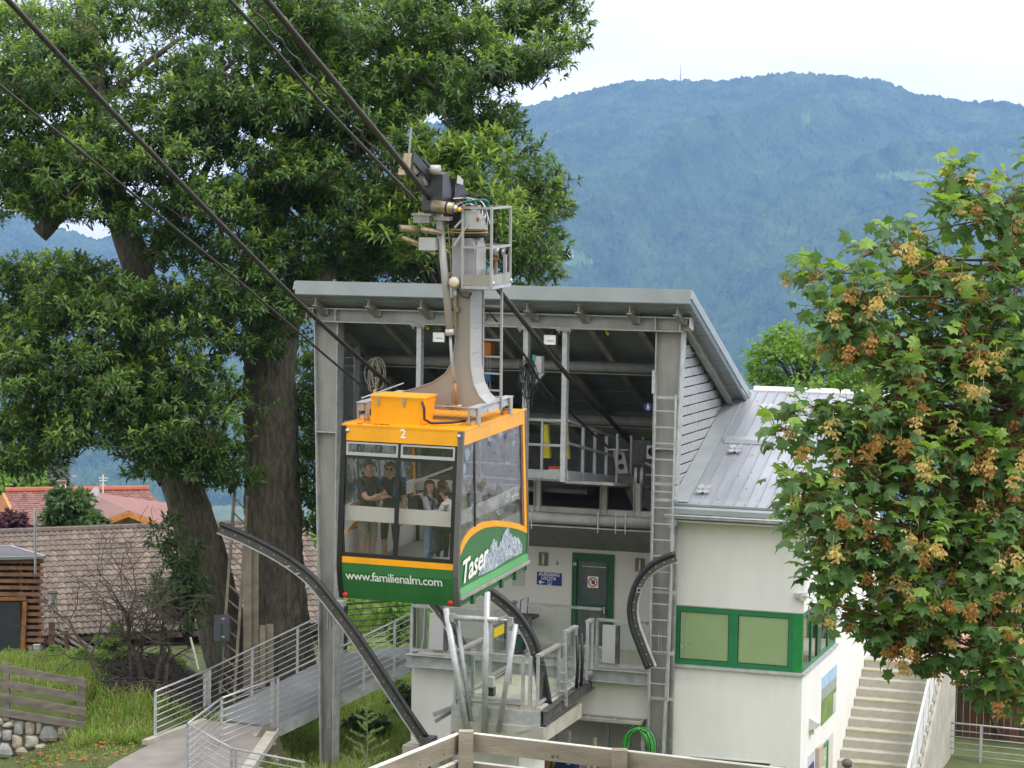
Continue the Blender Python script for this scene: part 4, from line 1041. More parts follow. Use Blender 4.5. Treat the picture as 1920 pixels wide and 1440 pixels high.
for k in range(30):
    u, v = rnd.uniform(1.0, 2.9), rnd.uniform(.1, 4.7)
    if 2.4 < v < 2.8: continue
    a, z = rnd.uniform(0, 6.3), wr_z(v) + .006; l = rnd.uniform(.025, .05)
    m.add([(u - l * cos(a), v - l * sin(a), z - l * sin(a) * .383), (u - .012 * sin(a), v + .012 * cos(a), z + .006), (u + l * cos(a), v + l * sin(a), z + l * sin(a) * .383 + .01), (u + .012 * sin(a), v - .012 * cos(a), z)], [(0, 1, 2, 3)])
o = struct('fallen_leaves', m, LEAFD, FB, kind='stuff', label='dry leaves scattered on the metal roof')

# dome camera on an arm, junction box, motion lamp, poster, notices on the side wall
dc = thing('dome_camera', 'grey dome security camera on an arm at the building corner', 'camera', (3.1, .2, 5.1), FB)
part('box', MB().box(2.76, 2.90, .29, .40, 5.22, 5.32), WHITEBOX, dc)
part('box_plate', MB().box(2.78, 2.895, .272, .29, 5.225, 5.315), GREYBOX, dc)
part('wall_plate', MB().box(2.90, 3.0, .25, .39, 5.19, 5.34), WHITEBOX, dc)
part('arm', MB().tube([(2.96, .24, 5.28), (3.08, .16, 5.28), (3.16, .14, 5.26)], .018, 8), GREYBOX, dc)
part('dome_shell', MB().lathe([(.03, .235), (.045, .23), (.075, .17), (.10, .08), (.108, 0), (.10, -.005)], (3.17, .14, 5.0), 18), ALU, dc, True)
part('dome_lens', MB().ball((3.17, .14, 4.99), (.07, .07, .065), 14, 8), M('smoky_lens', (.12, .11, .1), .1), dc, True)
part('lens_ring', MB().tube([(3.17 + .07 * cos(t), .07, 4.99 - .07 * abs(sin(t))) for t in np.linspace(0, pi, 10)], .006, 5), WHITEBOX, dc)
ml = thing('wall_light', 'small white wedge wall light beside the poster', 'wall lamp', (2.95, 1.3, 2.55), FB)
part('shade', MB().prism([(2.94, 2.46), (3.10, 2.52), (3.14, 2.62), (2.94, 2.72)], 'y', 1.2, 1.45), WHITEBOX, ml)
part('sensor', MB().box(2.94, 3.02, 1.25, 1.36, 2.38, 2.46), M('cream_plastic', (.6, .5, .36), .5), ml)
ps = thing('wall_poster', 'tall panorama poster of a green valley on the white side wall', 'poster', (2.95, 2.5, 2.3), FB)
PM = {}
for nm, c, c2 in (('poster_sky', (.25, .48, .75), (.55, .68, .80)), ('poster_peaks', (.28, .33, .32), (.42, .44, .38)), ('poster_valley', (.06, .20, .07), (.28, .36, .06)), ('poster_text', (.7, .72, .75), (.45, .48, .5))):
    PM[nm] = M(nm, c, .45, 0, 0, 3.5, col2=c2, fine=.7)
for nm, z0, z1 in (('poster_sky', 3.05, 3.30), ('poster_peaks', 2.82, 3.049), ('poster_valley', 2.30, 2.819)): part(nm.replace('poster_', '') + '_band', MB().box(2.941, 2.952, 2.48, 4.10, z0, z1), PM[nm], ps)
part('legend', MB().box(2.952, 2.956, 3.75, 4.08, 2.32, 2.72), PM['poster_text'], ps)
nb = thing('blue_notice', 'small blue and white notice low on the white side wall', 'notice', (2.95, 1.2, 1.5), FB)
part('board', MB().box(2.941, 2.95, 1.18, 1.82, 1.4, 1.96), PM['poster_text'], nb)
part('blue_field', MB().box(2.95, 2.954, 1.22, 1.80, 1.4, 1.74), SB, nb)
nb = thing('notice_case', 'small beige notice case beside the blue notice', 'notice', (2.95, 1.9, 1.6), FB)
part('case', MB().box(2.941, 3.02, 1.95, 2.42, 1.35, 1.96), M('beige_case', (.50, .42, .34), .6), nb)
part('sheet', MB().box(3.02, 3.024, 2.1, 2.38, 1.2, 1.5), WHITEP, nb)

# stairs up along the wall with a tube rail
stt = thing('outdoor_stairs', 'long flight of pale stone steps climbing along the white wall', 'stairs', (3.8, 5.5, .4), FB)
tread = mesh_from('step', MB().box(0, 1.68, 0, .34, -.17, 0), CONC_STEP)
nose = mesh_from('step_nosing', MB().box(0, 1.68, -.012, .03, -.028, .004), M('worn_yellow_nosing', (.52, .44, .28), .7, 0, .15, 4))
for k in range(-5, 11):
    z, v = 1.0 + .1635 * (k + 1), 4.51 + .305 * k
    piece('step', tread, stt, (2.95, v, z))
    if k % 3 == 0 or k == 10: piece('step_nosing', nose, stt, (2.95, v, z))
part('landing', MB().box(2.95, 4.63, 7.9, 9.8, 2.6, 2.795), CONC_STEP, stt)
part('stringer', MB().prism([(2.9, .05), (9.8, .05), (9.8, 2.7), (7.9, 2.7), (3.0, .1)], 'x', 4.635, 4.70), CONCRETE, stt)
hr_ = thing('stair_handrail', 'white painted stair balustrade with many thin bars', 'handrail', (4.66, 5.0, 1.2), FB)
q0, q1 = np.array((4.66, 2.6, .35)), np.array((4.66, 7.9, 3.05))
part('handrail', MB().bar(q0 + (0, 0, .95), q1 + (0, 0, .95), .06, .05), WHITEBOX, hr_)
for h in (.80, .65, .5, .35, .2): part('bar', MB().bar(q0 + (0, 0, h), q1 + (0, 0, h), .02, .02), WHITEBOX, hr_)
for t in np.linspace(0, 1, 8): p = q0 + (q1 - q0) * t; part('post', MB().box(p[0] - .02, p[0] + .02, p[1] - .02, p[1] + .02, p[2], p[2] + .95), WHITEBOX, hr_)
part('panel', MB().bar(q0 + (0, 0, .56), q1 + (0, 0, .56), .008, .66), M('perforated_white_sheet', (.66, .67, .68), .5), hr_)
gd = thing('shop_door', 'green framed entrance at the top of the stone stairs', 'door', (3.4, 9.9, 2.8), FB)
m = MB()
for a, b, c, d in ((2.95, 3.05, 2.8, 4.9), (4.5, 4.63, 2.8, 4.9), (3.05, 4.5, 4.78, 4.9), (3.7, 3.8, 2.8, 4.78)): m.box(a, b, 9.82, 9.9, c, d)
part('frame', m, GREENFRAME, gd)
part('pane', MB().box(3.05, 4.5, 9.9, 9.95, 2.8, 4.78), DG, gd)

# railing and old shed on the right
RZ = .42
A, Bp = atz(1722, 1412, RZ), atz(1990, 1440, RZ)
rl = thing('yard_railing', 'galvanised tube railing in front of the old wooden shed', 'railing', tuple(A), FW)
dv = Bp - A
sc_ = 1.0
hts = [.05, .19, .33, .47, .61, .78]
for i, h in enumerate(hts): part('top_rail' if i == 5 else 'bar', MB().cyl(A + (0, 0, h), Bp + dv * .4 + (0, 0, h), .022 if i == 5 else .012, 8), GALV_LIGHT, rl, True)
for t in (0, .44, .9, 1.3): p = A + dv * t; part('post', MB().box(p[0] - .03, p[0] + .03, p[1] - .02, p[1] + .02, RZ - .1, RZ + .79), GALV_LIGHT, rl)
sh = thing('old_shed', 'old dark board shed with weathered tile roof behind the railing', 'shed', tuple(atz(1800, 1350, RZ)), FW)
o0 = atz(1735, 1372, .42); ux = nrm(np.array((.96, -.28, 0))); vx = np.array((.28, .96, 0))
SHM = [M('shed_board', (.115, .065, .042), .9, 0, .4, 5, stretch=(1, 1, .3), bump=.3), M('shed_board_red', (.19, .075, .045), .9, 0, .35, 5, stretch=(1, 1, .3), bump=.3)]
for k in range(22):
    p = o0 + ux * (.16 * k); t = rnd.uniform(0, .02)
    b = MB().bar(p + vx * t + (0, 0, -.05), p + vx * t + (0, 0, 1.35 + rnd.uniform(0, .05)), .03, .145, (ux[0], ux[1], 0))
    part('board', b, SHM[1 if k % 5 in (2, 3) else 0], sh)
for q in (0.2, 1.75, 3.2): part('brace', MB().bar(o0 + ux * q - vx * .1 + (0, 0, .1), o0 + ux * (q - .45) - vx * .4 + (0, 0, 1.15), .09, .09), SHM[0], sh)
part('post', MB().bar(o0 - vx * .45 + ux * -.25 + (0, 0, 0), o0 - vx * .45 + ux * -.25 + (0, 0, 1.3), .1, .1), SHM[0], sh)
TM = [M('pale_clay_tile', (.44, .30, .20), .85, 0, .2, 6), M('mossy_clay_tile', (.36, .235, .165), .9, 0, .3, 6), M('warm_clay_tile', (.50, .33, .21), .85, 0, .2, 6)]
tl = []
mm = MB()
for k in range(5):
    x0 = -.11 + .044 * k
    mm.add([(x0, 0, .02 * (k % 2)), (x0 + .044, 0, .02 * ((k + 1) % 2)), (x0 + .044, .42, .02 * ((k + 1) % 2) + .035), (x0, .42, .02 * (k % 2) + .035)], [(0, 1, 2, 3)])
mm.add([(-.11, 0, 0), (.11, 0, .02), (.11, 0, -.02), (-.11, 0, -.03)], [(3, 2, 1, 0)])
tl = [mesh_from('roof_tile', mm, t) for t in TM]
Rz = Matrix(((ux[0], vx[0], 0, 0), (ux[1], vx[1], 0, 0), (0, 0, 1, 0), (0, 0, 0, 1))) @ Matrix.Rotation(radians(24), 4, 'X')
for r_ in range(6):
    for k in range(19):
        p = o0 + ux * (-.35 + .22 * k + .03 * (r_ % 2)) - vx * (.55 - .32 * r_) + np.array((0, 0, 1.30 + .155 * r_))
        piece('roof_tile', rnd.choice(tl), sh, p, Rz @ Matrix.Rotation(rnd.uniform(-.02, .02), 4, 'Z'))
part('roof_board', MB().bar(o0 - ux * .5 - vx * .3 + (0, 0, 1.38), o0 + ux * 4 - vx * .3 + (0, 0, 1.38), .5, .05), SHM[0], sh)
part('side_board', MB().bar(o0 + ux * 3.6 + (0, 0, .6), o0 + ux * 3.6 + vx * 2 + (0, 0, .6), .05, 1.4), SHM[0], sh)
# ================================================================ the cabin (frame: a right, b back, c up; origin at the front roof edge)
H_, L_, D_ = 1.03, 3.08, 2.80
_pc = [0, -.26, -1.2, -2.1, -2.35, -2.62, -2.80]
_pb = [0, -.02, -.115, -.19, -.20, -.15, -.10]
def fb(c): return float(np.interp(-c, [-x for x in _pc], _pb))          # bulge of the end walls
kab = thing('cable_car_cabin', 'orange and green aerial cable car cabin carrying passengers, number 2 on its roof edge', 'cable car', (0, 1.5, -D_), FK)
def end_panel(c0, c1, a0=-H_, a1=H_, d=0.0, t=.03, n=5, rear=False):
    m = MB(); cs = np.linspace(c0, c1, n); vs = []
    for c in cs:
        b = fb(c) + d
        for a, bb in ((a0, b), (a1, b), (a1, b + t), (a0, b + t)): vs.append((a, L_ - bb if rear else bb, c))
    fs = []
    for i in range(n - 1):
        o = i * 4
        for k in range(4): fs.append((o + k, o + (k + 1) % 4, o + 4 + (k + 1) % 4, o + 4 + k))
    fs += [(3, 2, 1, 0), tuple((n - 1) * 4 + k for k in range(4))]
    return m.add(vs, fs)
for rear in (False, True):
    bd = part('end_panel', end_panel(-2.80, -2.20, rear=rear), GRN, kab)
    part('stripe', end_panel(-2.20, -2.10, d=-.004, n=2, rear=rear), YEL, kab)
    part('roof_band', end_panel(-.245, .0, d=-.006, n=2, rear=rear), YEL, kab)
    fr_ = part('window_frame', end_panel(-2.10, -2.035, rear=rear), BLK, kab)
    for a0, a1, c0, c1 in ((-H_, -.955, -2.035, -.245), (.885, H_ - .07, -2.035, -.245), (-.078, -.008, -2.035, -.245), (-.955, .885, -.53, -.47), (-.955, .885, -.27, -.245)):
        if (a0, c0) == (-.955, -.53) or (a0, c0) == (-.955, -.27):
            for x0, x1 in ((-.955, -.078), (-.008, .885)): part('window_bar', end_panel(c0, c1, x0, x1, n=2, rear=rear), BLK, fr_)
        else: part('window_bar', end_panel(c0, c1, a0, a1, rear=rear), BLK, fr_)
    for a0, a1 in ((-.955, -.078), (-.008, .885)):
        part('window_pane', end_panel(-2.035, -.53, a0, a1, d=.012, t=.006, rear=rear), CABGLASS, kab)
    for a0, a1 in ((-.94, -.05), (.0, .915)):
        sash = part('vent_sash', end_panel(-.475, -.455, a0, a1, d=-.02, n=2, rear=rear), ALU, kab)
        for q in ((-.455, -.425, a0, a1), (-.29, -.265, a0, a1), (-.425, -.29, a0, a0 + .03), (-.425, -.29, a1 - .03, a1)): part('sash_bar', end_panel(q[0], q[1], q[2], q[3], d=-.022 if q[0] < -.43 else -.018, n=2, rear=rear), ALU, sash)
        part('sash_pane', end_panel(-.425, -.29, a0 + .03, a1 - .03, d=.0, t=.005, n=2, rear=rear), CABGLASS, sash)
# number, lamps, web address
def on_front(x, y, c0, d=-.012): return (x, fb(c0 + y) + d, c0 + y)
def front_text(txt, size, a, c, thick=0.0, space=1.0, name='lettering', mat=None, slope=0.0):
    mb = text_mb(txt, size, (0, 0, 0), (1, 0, 0), (0, 1, 0), 0, thick=thick, space=space)
    mb.v = [(a + p[0], fb(c + p[1] + slope * p[0]) - .012, c + p[1] + slope * p[0]) for p in mb.v]
    return part(name, mb, mat or WHITEP, kab)
front_text('2', .20, .025, -.10, .004, name='cabin_number')
front_text('www.familienalm.com', .205, -.055, -2.41, .002, 0.92, slope=.0)
for a in (-.935, .97):
    part('dome_bolt', MB().ball((a, -.02, -.088), (.034, .03, .034), 12, 8), ALU, kab, True)
for a, c in ((-.925, -2.745), (.885, -2.745)):
    part('tail_lamp', MB().lathe([(.048, 0), (.048, .018), (.03, .03)], (a, fb(c) - .0, c), 18, (0, -1, 0)), REDP, kab, True)
# corner posts
for a, s in ((H_ - .035, 1), (-H_ + .035, -1)):
    for rear in (False, True):
        m = MB(); cs = np.linspace(-2.80, -.01, 12); vs = []
        for c in cs:
            b = fb(c) - .015
            for x, y in ((-.04, 0), (.045, 0), (.045, .075), (-.04, .075)): vs.append((a + s * x if s > 0 else a - x * 1.0, L_ - (b + y) if rear else b + y, c))
        fs = [(i * 4 + k, i * 4 + (k + 1) % 4, i * 4 + 4 + (k + 1) % 4, i * 4 + 4 + k) for i in range(11) for k in range(4)] + [(3, 2, 1, 0), (44, 45, 46, 47)]
        m.add(vs, fs)
        if s > 0 or rear: part('corner_post', m, M('grey_post_paint', (.13, .125, .12), .4, .2) if 'grey_post_paint' not in bpy.data.materials else bpy.data.materials['grey_post_paint'], kab)
        else: part('corner_post', m, BLK, kab)
# side walls with the arched belt line
arcb = [-.19, -.09, .13, .35, .57, .82, 1.08, 1.6, 2.27, 2.7, 3.0, 3.2]
arcc = [-1.98, -1.88, -1.735, -1.66, -1.63, -1.618, -1.62, -1.68, -1.81, -1.91, -2.0, -2.06]
for s in (1, -1):
    def side(poly, t=.025, off=0.0):
        x = s * (H_ - .005 + off)
        return MB().prism(poly, 'x', min(x, x - s * t), max(x, x - s * t))
    low = [(fb(-2.80) + .06, -2.80), (L_ - fb(-2.80) - .06, -2.80), (L_ + .10, -2.62), (L_ + .15, -2.35), (L_ + .13, -2.13)]
    top = [(b, c - .095) for b, c in zip(arcb, arcc) if -.14 < b < 3.15][::-1]
    part('side_panel', side(low + top + [(-.15, -2.2), (-.16, -2.4), (-.10, -2.65)]), GRN, kab)
    bb = [(b, c) for b, c in zip(arcb, arcc)]
    m = MB(); x0, x1 = s * (H_ - .03), s * (H_ + .003)
    for (b0, c0), (b1, c1) in zip(bb[:-1], bb[1:]):
        m.add([(x0, b0, c0 - .1), (x1, b0, c0 - .1), (x1, b0, c0), (x0, b0, c0), (x0, b1, c1 - .1), (x1, b1, c1 - .1), (x1, b1, c1), (x0, b1, c1)],
              [(0, 1, 2, 3), (7, 6, 5, 4), (0, 4, 5, 1), (1, 5, 6, 2), (2, 6, 7, 3), (3, 7, 4, 0)])
    part('belt_stripe', m, YEL, kab)
    part('roof_band', side([(.02, -.24), (L_ - .02, -.24), (L_, -.005), (0, -.005)], .03, .006), YEL, kab)
    part('rear_stripe', side([(2.93, -.24), (3.06, -.24), (3.21, -2.05), (3.08, -2.02)], .03, .004), YEL, kab)
    part('window_frame', side([(2.84, -.25), (2.925, -.25), (3.075, -2.0), (2.98, -1.98)], .02, -.002), BROWNPOST, kab)
    part('window_frame', side([(.56, -.25), (.61, -.25), (.67, -1.64), (.62, -1.64)], .02, -.002), BLK, kab)
    for b0, b1, u0, u1 in ((.05, .56, -.09, .62), (.61, 1.32, .67, 1.35), (1.325, 2.04, 1.355, 2.1), (2.045, 2.84, 2.105, 2.98)):
        q = [(b0, -.25), (b1, -.25)]
        for b in np.linspace(u1, u0, 6): q.append((b, float(np.interp(b, arcb, arcc)) + .0))
        part('side_pane', side(q, .006, -.012), CABGLASS_SIDE, kab)
    part('sill_band', MB().prism([(s * (H_ - .01), -2.66), (s * (H_ + .03), -2.62), (s * (H_ + .012), -2.52), (s * (H_ - .01), -2.51)], 'y', -.13, L_ + .13), GRN2, kab)
    part('bumper_tube', MB().bar((s * (H_ + .03), -.14, -2.655), (s * (H_ + .03), L_ + .14, -2.655), .06, .05), GALV_OLD, kab)
    for b in (.5, 1.9, 2.6): part('bumper_bracket', MB().box(s * H_ - .03, s * H_ + .03, b - .05, b + .05, -2.86, -2.68), GRN, kab)
# big word and mountain picture on the sunny side
def side_map(x, y, b0, c0): return (H_ + .006, b0 + x, c0 + y)
mb = text_mb('Taser', .56, (0, 0, 0), (1, 0, 0), (0, 1, 0), 0, shear=.25, thick=.012, align='LEFT', space=.95)
mb.v = [(H_ + .013, -.08 + p[0] * 1.0, -2.30 + p[1] * .92 + .10 * max(p[0], 0)) for p in mb.v]
part('lettering', mb, WHITEP, kab)
PB, pt_, pb_ = newmat('mountain_print')
_tc = pt_.nodes.new('ShaderNodeTexCoord'); _mp = pt_.nodes.new('ShaderNodeMapping'); _mp.inputs['Scale'].default_value = (1, 1.5, .7)
_v = pt_.nodes.new('ShaderNodeTexNoise'); _v.inputs['Scale'].default_value = 11; _v.inputs['Detail'].default_value = 9; _v.inputs['Roughness'].default_value = .85; _v.inputs['Distortion'].default_value = 1.6
_cr = pt_.nodes.new('ShaderNodeValToRGB')
for _i, (_p, _c) in enumerate(((.36, (.02, .03, .05)), (.44, (.06, .12, .30)), (.50, (.30, .34, .38)), (.57, (.78, .78, .78)))):
    _e = _cr.color_ramp.elements[_i] if _i < 2 else _cr.color_ramp.elements.new(_p)
    _e.position = _p; _e.color = (*_c, 1)
pt_.links.new(_tc.outputs['Object'], _mp.inputs[0]); pt_.links.new(_mp.outputs[0], _v.inputs['Vector']); pt_.links.new(_v.outputs['Fac'], _cr.inputs['Fac']); pt_.links.new(_cr.outputs[0], pb_.inputs['Base Color'])
pb_.inputs['Roughness'].default_value = .5
pk = [(.74, -2.46), (.86, -2.33), (.95, -2.30), (1.02, -2.22), (1.10, -2.23), (1.16, -2.15), (1.25, -2.17), (1.30, -2.06), (1.38, -2.04), (1.43, -1.99), (1.50, -1.97), (1.56, -2.03), (1.63, -2.02), (1.66, -2.12), (1.75, -2.16), (1.80, -2.08), (1.88, -2.06), (1.92, -1.97), (2.0, -1.96), (2.06, -1.90), (2.12, -1.92), (2.19, -1.86), (2.26, -1.93), (2.29, -2.02), (2.38, -2.04), (2.46, -2.12), (2.55, -2.09), (2.62, -2.16), (2.72, -2.15), (2.80, -2.23), (2.88, -2.26), (2.95, -2.36), (2.92, -2.46), (2.2, -2.44), (1.5, -2.48)]
emb = MB(); emb.prism(pk, 'x', H_ + .004, H_ + .008); part('mountain_picture', emb, PB, kab)
# roof, its ribs, hatch and box
part('roof', MB().box(-H_ + .03, H_ - .03, .03, L_ - .03, -.03, -.004), YEL, kab)
rb = mesh_from('roof_rib', MB().box(-.012, .012, -1.35, 1.35, -.006, .006), YEL)
for k in range(16): piece('roof_rib', rb, kab, (-.83 + k * .1107, L_ / 2 + .05, .0))
part('roof_edge', MB().box(-H_ - .006, H_ + .006, -.012, .03, -.02, .012), YEL, kab)
for s in (1, -1): part('roof_edge', MB().box(s * H_ - .03 if s > 0 else -H_ - .01, s * H_ + .01 if s > 0 else -H_ + .03, .03, L_, -.02, .014), YEL, kab)
part('hatch', MB().box(-.28, .36, .12, .27, .0, .018), YEL, kab)
part('marker_lamp', MB().box(-.80, -.73, .06, .11, .0, .03), M('orange_marker', (.70, .12, .02), .4), kab)
bx = thing('roof_box', 'orange equipment box with two latches on the cabin roof', 'equipment box', (-.17, .5, 0), FK)
part('body', MB().prism([(-.63, .01), (.20, .01), (.27, .44), (-.635, .44)], 'y', .24, .80), YEL, bx)
part('lid', MB().prism([(-.645, .441), (.285, .441), (.285, .468), (-.645, .468)], 'y', .225, .82), YEL, bx)
for a in (-.50, -.06): part('latch', MB().box(a - .02, a + .02, .212, .24, .35, .45).box(a - .008, a + .008, .215, .24, .29, .35), ALU, bx)
part('hose', MB().tube([(.25, .23, .40), (.29, .22, .30), (.28, .25, .12), (.36, .35, .05), (.62, .55, .05), (.82, .7, .07)], .022, 7), BLACKRUB, bx, True)
# interior
INW = M('cabin_inner_wall', (.66, .66, .63), .5, 0, .05, 2); INS = M('cabin_ivory_rail', (.74, .69, .64), .45, 0, .04, 3)
part('floor', MB().box(-H_ + .04, H_ - .04, .06, L_ - .06, -2.78, -2.70), M('cabin_floor', (.24, .24, .23), .8), kab)
part('inner_lining', MB().box(-H_ + .045, -H_ + .055, .0, L_, -2.7, -1.75), INW, kab)
part('inner_lining', MB().box(H_ - .06, H_ - .05, .1, L_, -2.7, -1.75), INW, kab)
part('inner_lining', MB().box(-.9, .9, L_ - .0, L_ + .02, -2.7, -2.0), INW, kab)
part('bumper_board', MB().box(-.99, .93, .02, .045, -1.55, -1.31), INS, kab)
part('bumper_board', MB().box(-.99, .93, L_ - .05, L_ - .03, -1.50, -1.30), INS, kab)
for s, c0 in ((-1, -1.52), (1, -1.52)): part('bumper_board', MB().box(s * .97 - .012, s * .97 + .012, .08, L_ - .08, c0, c0 + .22), INS, kab)
for c in (-.95, -1.2): part('grab_rail', MB().box(.02, .9, L_ - .10, L_ - .06, c - .015, c + .015), INS, kab); part('grab_rail', MB().bar((-.45, 1.2, c - .18), (.02, L_ - .08, c), .03, .03), INS, kab)
part('door_post', MB().box(.20, .25, L_ - .12, L_ - .04, -2.6, -.3), RUST, kab)
part('folding_seat', MB().box(.42, .86, .06, .36, -2.16, -2.11), GREYBOX, kab)
for a, b in ((-.2, 1.5), (.5, 2.0)): part('ceiling_bar', MB().box(a - .12, a + .12, b - .03, b + .03, -.36, -.32), BLK, kab)

# ---------------------------------------------------------------- hanger
hg = thing('cabin_hanger', 'tall cream steel hanger with flared foot between cabin roof and carriage', 'hanger', (.55, 1.5, .1), FK)
B0, B1 = 1.22, 1.74
# outline of the blade (a, c)
right = [(.76, .17), (.86, .30), (.845, .40)] 
arcL = [(-1.0, .27), (-.654, .375), (-.276, .49), (.052, .61), (.266, .755), (.39, .95), (.44, 1.25), (.452, 1.64), (.468, 2.12), (.475, 2.45)]
arcR = [(.705, 2.45), (.705, 2.12), (.70, 1.64), (.70, 1.05), (.715, .85), (.765, .60), (.86, .42), (.99, .30), (1.02, .16)]
blade = arcL + arcR + [(-1.0, .16)]
m = MB(); n = len(blade)
# triangulate by strips: left and right outlines are paired by height
vs0 = [(a, B0, c) for a, c in blade]; vs1 = [(a, B1, c) for a, c in blade]
m.add(vs0 + vs1, [tuple(range(n))] + [tuple(range(2 * n - 1, n - 1, -1))])
part('blade', m, CREAM, hg)
def edge_strip(pts, b0, b1, t=.012):
    m = MB()
    for (a0, c0), (a1, c1) in zip(pts[:-1], pts[1:]): m.bar((a0, (b0 + b1) / 2, c0), (a1, (b0 + b1) / 2, c1), b1 - b0, t, nrm((c1 - c0, 0, -(a1 - a0))))
    return m
part('edge_plate', edge_strip(arcL, B0 - .02, B1), CREAM2, hg)
part('edge_plate', edge_strip(arcR, B0 - .012, B1 + .0), CREAM2, hg)
for c in (.68, 1.1, 1.5, 1.95): part('weld_mark', MB().box(.7075, .712, B0 + .1, B1 - .12, c - .004, c + .004), GALV_OLD, hg)
for s, aa in ((1, .96), (-1, -.97)):
    fbm_ = part('foot_beam', MB().box(aa - .05, aa + .05, .62, 2.42, .16, .285), GALV_LIGHT if s > 0 else CREAM2, hg)
    part('beam_flange', MB().box(aa - .075, aa + .075, .60, 2.44, .287, .30), GALV_LIGHT, hg)
    for b in (.72, 2.28):
        lg_ = part('clamp_leg', MB().prism([(b - .05, -.0), (b + .05, -.0), (b + .07, .285), (b - .07, .285)], 'x', aa - .09, aa - .055).prism([(b - .05, -.0), (b + .05, -.0), (b + .07, .285), (b - .07, .285)], 'x', aa + .055, aa + .09), CREAM2, hg)
        part('roller', MB().cyl((aa - .055, b, .05), (aa + .055, b, .05), .05, 14), GALV, hg, True)
        part('foot', MB().box(aa - .04, aa + .04, b - .06, b + .06, -.004, .05), YEL, hg)
part('cross_tie', MB().box(-.95, .95, 2.3, 2.38, .18, .26), GALV, hg)
part('tie_wire', MB().cyl((-.97, .62, .33), (1.0, .62, .29), .005, 5), GALV_LIGHT, hg)
part('tie_wire', MB().cyl((-.97, .66, .36), (-.9, 2.3, .44), .012, 6), GALV, hg)
part('gusset', MB().prism([(.28, .17), (.40, .17), (.37, .46)], 'y', 1.19, 1.215), CREAM, hg)
part('lower_pin', MB().cyl((.34, 1.12, .24), (.60, 1.12, .24), .035, 10), BRASS, hg, True)
# upper neck box
part('neck_box', MB().prism([(.42, 2.12), (.80, 2.12), (.80, 2.85), (.74, 2.98), (.42, 2.98)], 'y', 1.10, 1.62), M('mid_grey_cover', (.30, .30, .31), .45, .1), hg)
part('neck_side', MB().prism([(1.15, 2.14), (1.6, 2.14), (1.6, 2.8), (1.5, 2.93), (1.25, 2.93), (1.15, 2.8)], 'x', .802, .82), CREAM2, hg)
part('spot_lamp', MB().lathe([(.03, .0), (.085, .03), (.10, .09), (.095, .11)], (.50, 1.08, 2.27), 18, (0, -1, 0)), CREAM, hg, True)
part('lamp_lens', MB().lathe([(.088, 0), (.06, .02)], (.50, .97, 2.27), 18, (0, -1, 0)), M('cream_lens', (.62, .56, .42), .15), hg, True)
part('cable_duct', MB().tube([(.52, 1.08, 2.16), (.60, 1.06, 2.05), (.72, 1.06, 2.02), (.76, 1.1, 2.10)], .02, 6), BLACKST, hg)
part('slewing_ring', MB().lathe([(.26, 2.98), (.30, 3.0), (.30, 3.05)], (.60, 1.4, 0), 24), BLACKST, hg, True)
for z in (3.055, 3.10): part('ring_band', MB().lathe([(.31, z), (.31, z + .022)], (.60, 1.4, 0), 24), M('ochre_band', (.52, .33, .10), .5) if z < 3.06 else bpy.data.materials['ochre_band'], hg, True)
part('slewing_ring', MB().lathe([(.30, 3.077), (.30, 3.10)], (.60, 1.4, 0), 24), BLACKST, hg)
# damper strut with clamps and the thin pull rod
part('damper', MB().cyl((.215, 1.05, 3.36), (.395, 1.10, 1.42), .062, 14), CREAM2, hg, True)
part('damper_collar', MB().cyl((.385, 1.1, 1.50), (.395, 1.1, 1.40), .075, 14), GALV_LIGHT, hg, True)
part('damper_rod', MB().tube([(.395, 1.1, 1.42), (.42, 1.1, 1.0), (.47, 1.12, .62)], .025, 8), GALV, hg, True)
part('damper_rod', MB().tube([(.47, 1.12, .62), (.50, 1.12, .27)], .028, 8), RUST, hg, True)
part('pull_rod', MB().tube([(.34, 1.12, 3.2), (.41, 1.14, 2.2), (.46, 1.16, 1.5)], .012, 6), BRASS, hg)
part('fitting', MB().box(.44, .52, 1.14, 1.21, 1.78, 1.86).box(.44, .48, 1.15, 1.2, 1.55, 2.05), BRASS, hg)
part('fitting', MB().box(.45, .50, 1.14, 1.2, 2.6, 2.66), BRASS, hg)
for k in range(4): part('terminal', MB().box(.30 + .02 * k, .40, 1.25, 1.33, 2.35 + .14 * k, 2.41 + .14 * k), BRASS, hg)

# ---------------------------------------------------------------- maintenance basket and ladder
bk = thing('service_basket', 'pale tubular service basket hung at the hanger top', 'work platform', (.95, 1.5, 2.2), FK)
a0, a1, b0, b1, c0, c1 = .64, 1.13, 1.0, 1.92, 2.20, 3.47
def bx_(p, q, w=.032): return MB().bar(p, q, w, w)
for a, b in ((a0, b0), (a1, b0), (a1, b1), (a0, b1)): part('post', bx_((a, b, c0), (a, b, c1), .036), CREAM2, bk)
for c in (c1, 2.84):
    for p, q in (((a0, b0), (a1, b0)), ((a1, b0), (a1, b1)), ((a1, b1), (a0, b1)), ((a0, b1), (a0, b0))):
        if c == c1 or (p, q) != ((a0, b1), (a0, b0)): part('rail', bx_((*p, c), (*q, c), .034), CREAM2, bk)
part('toe_board', MB().box(a0, a1, b0 - .012, b0, c0 + .03, c0 + .20), CREAM, bk)
part('toe_board', MB().box(a1, a1 + .012, b0, b1, c0 + .03, c0 + .20), GALV_OLD, bk)
part('grating', MB().box(a0 - .02, a1 + .02, b0, b1, c0 - .03, c0 + .02), GALV_LIGHT, bk)
for k in range(9): part('comb', MB().box(a0 + .12 + .03 * k, a0 + .13 + .03 * k, b0 + .4, b0 + .42, c0 + .02, c0 + .27), CREAM2, bk)
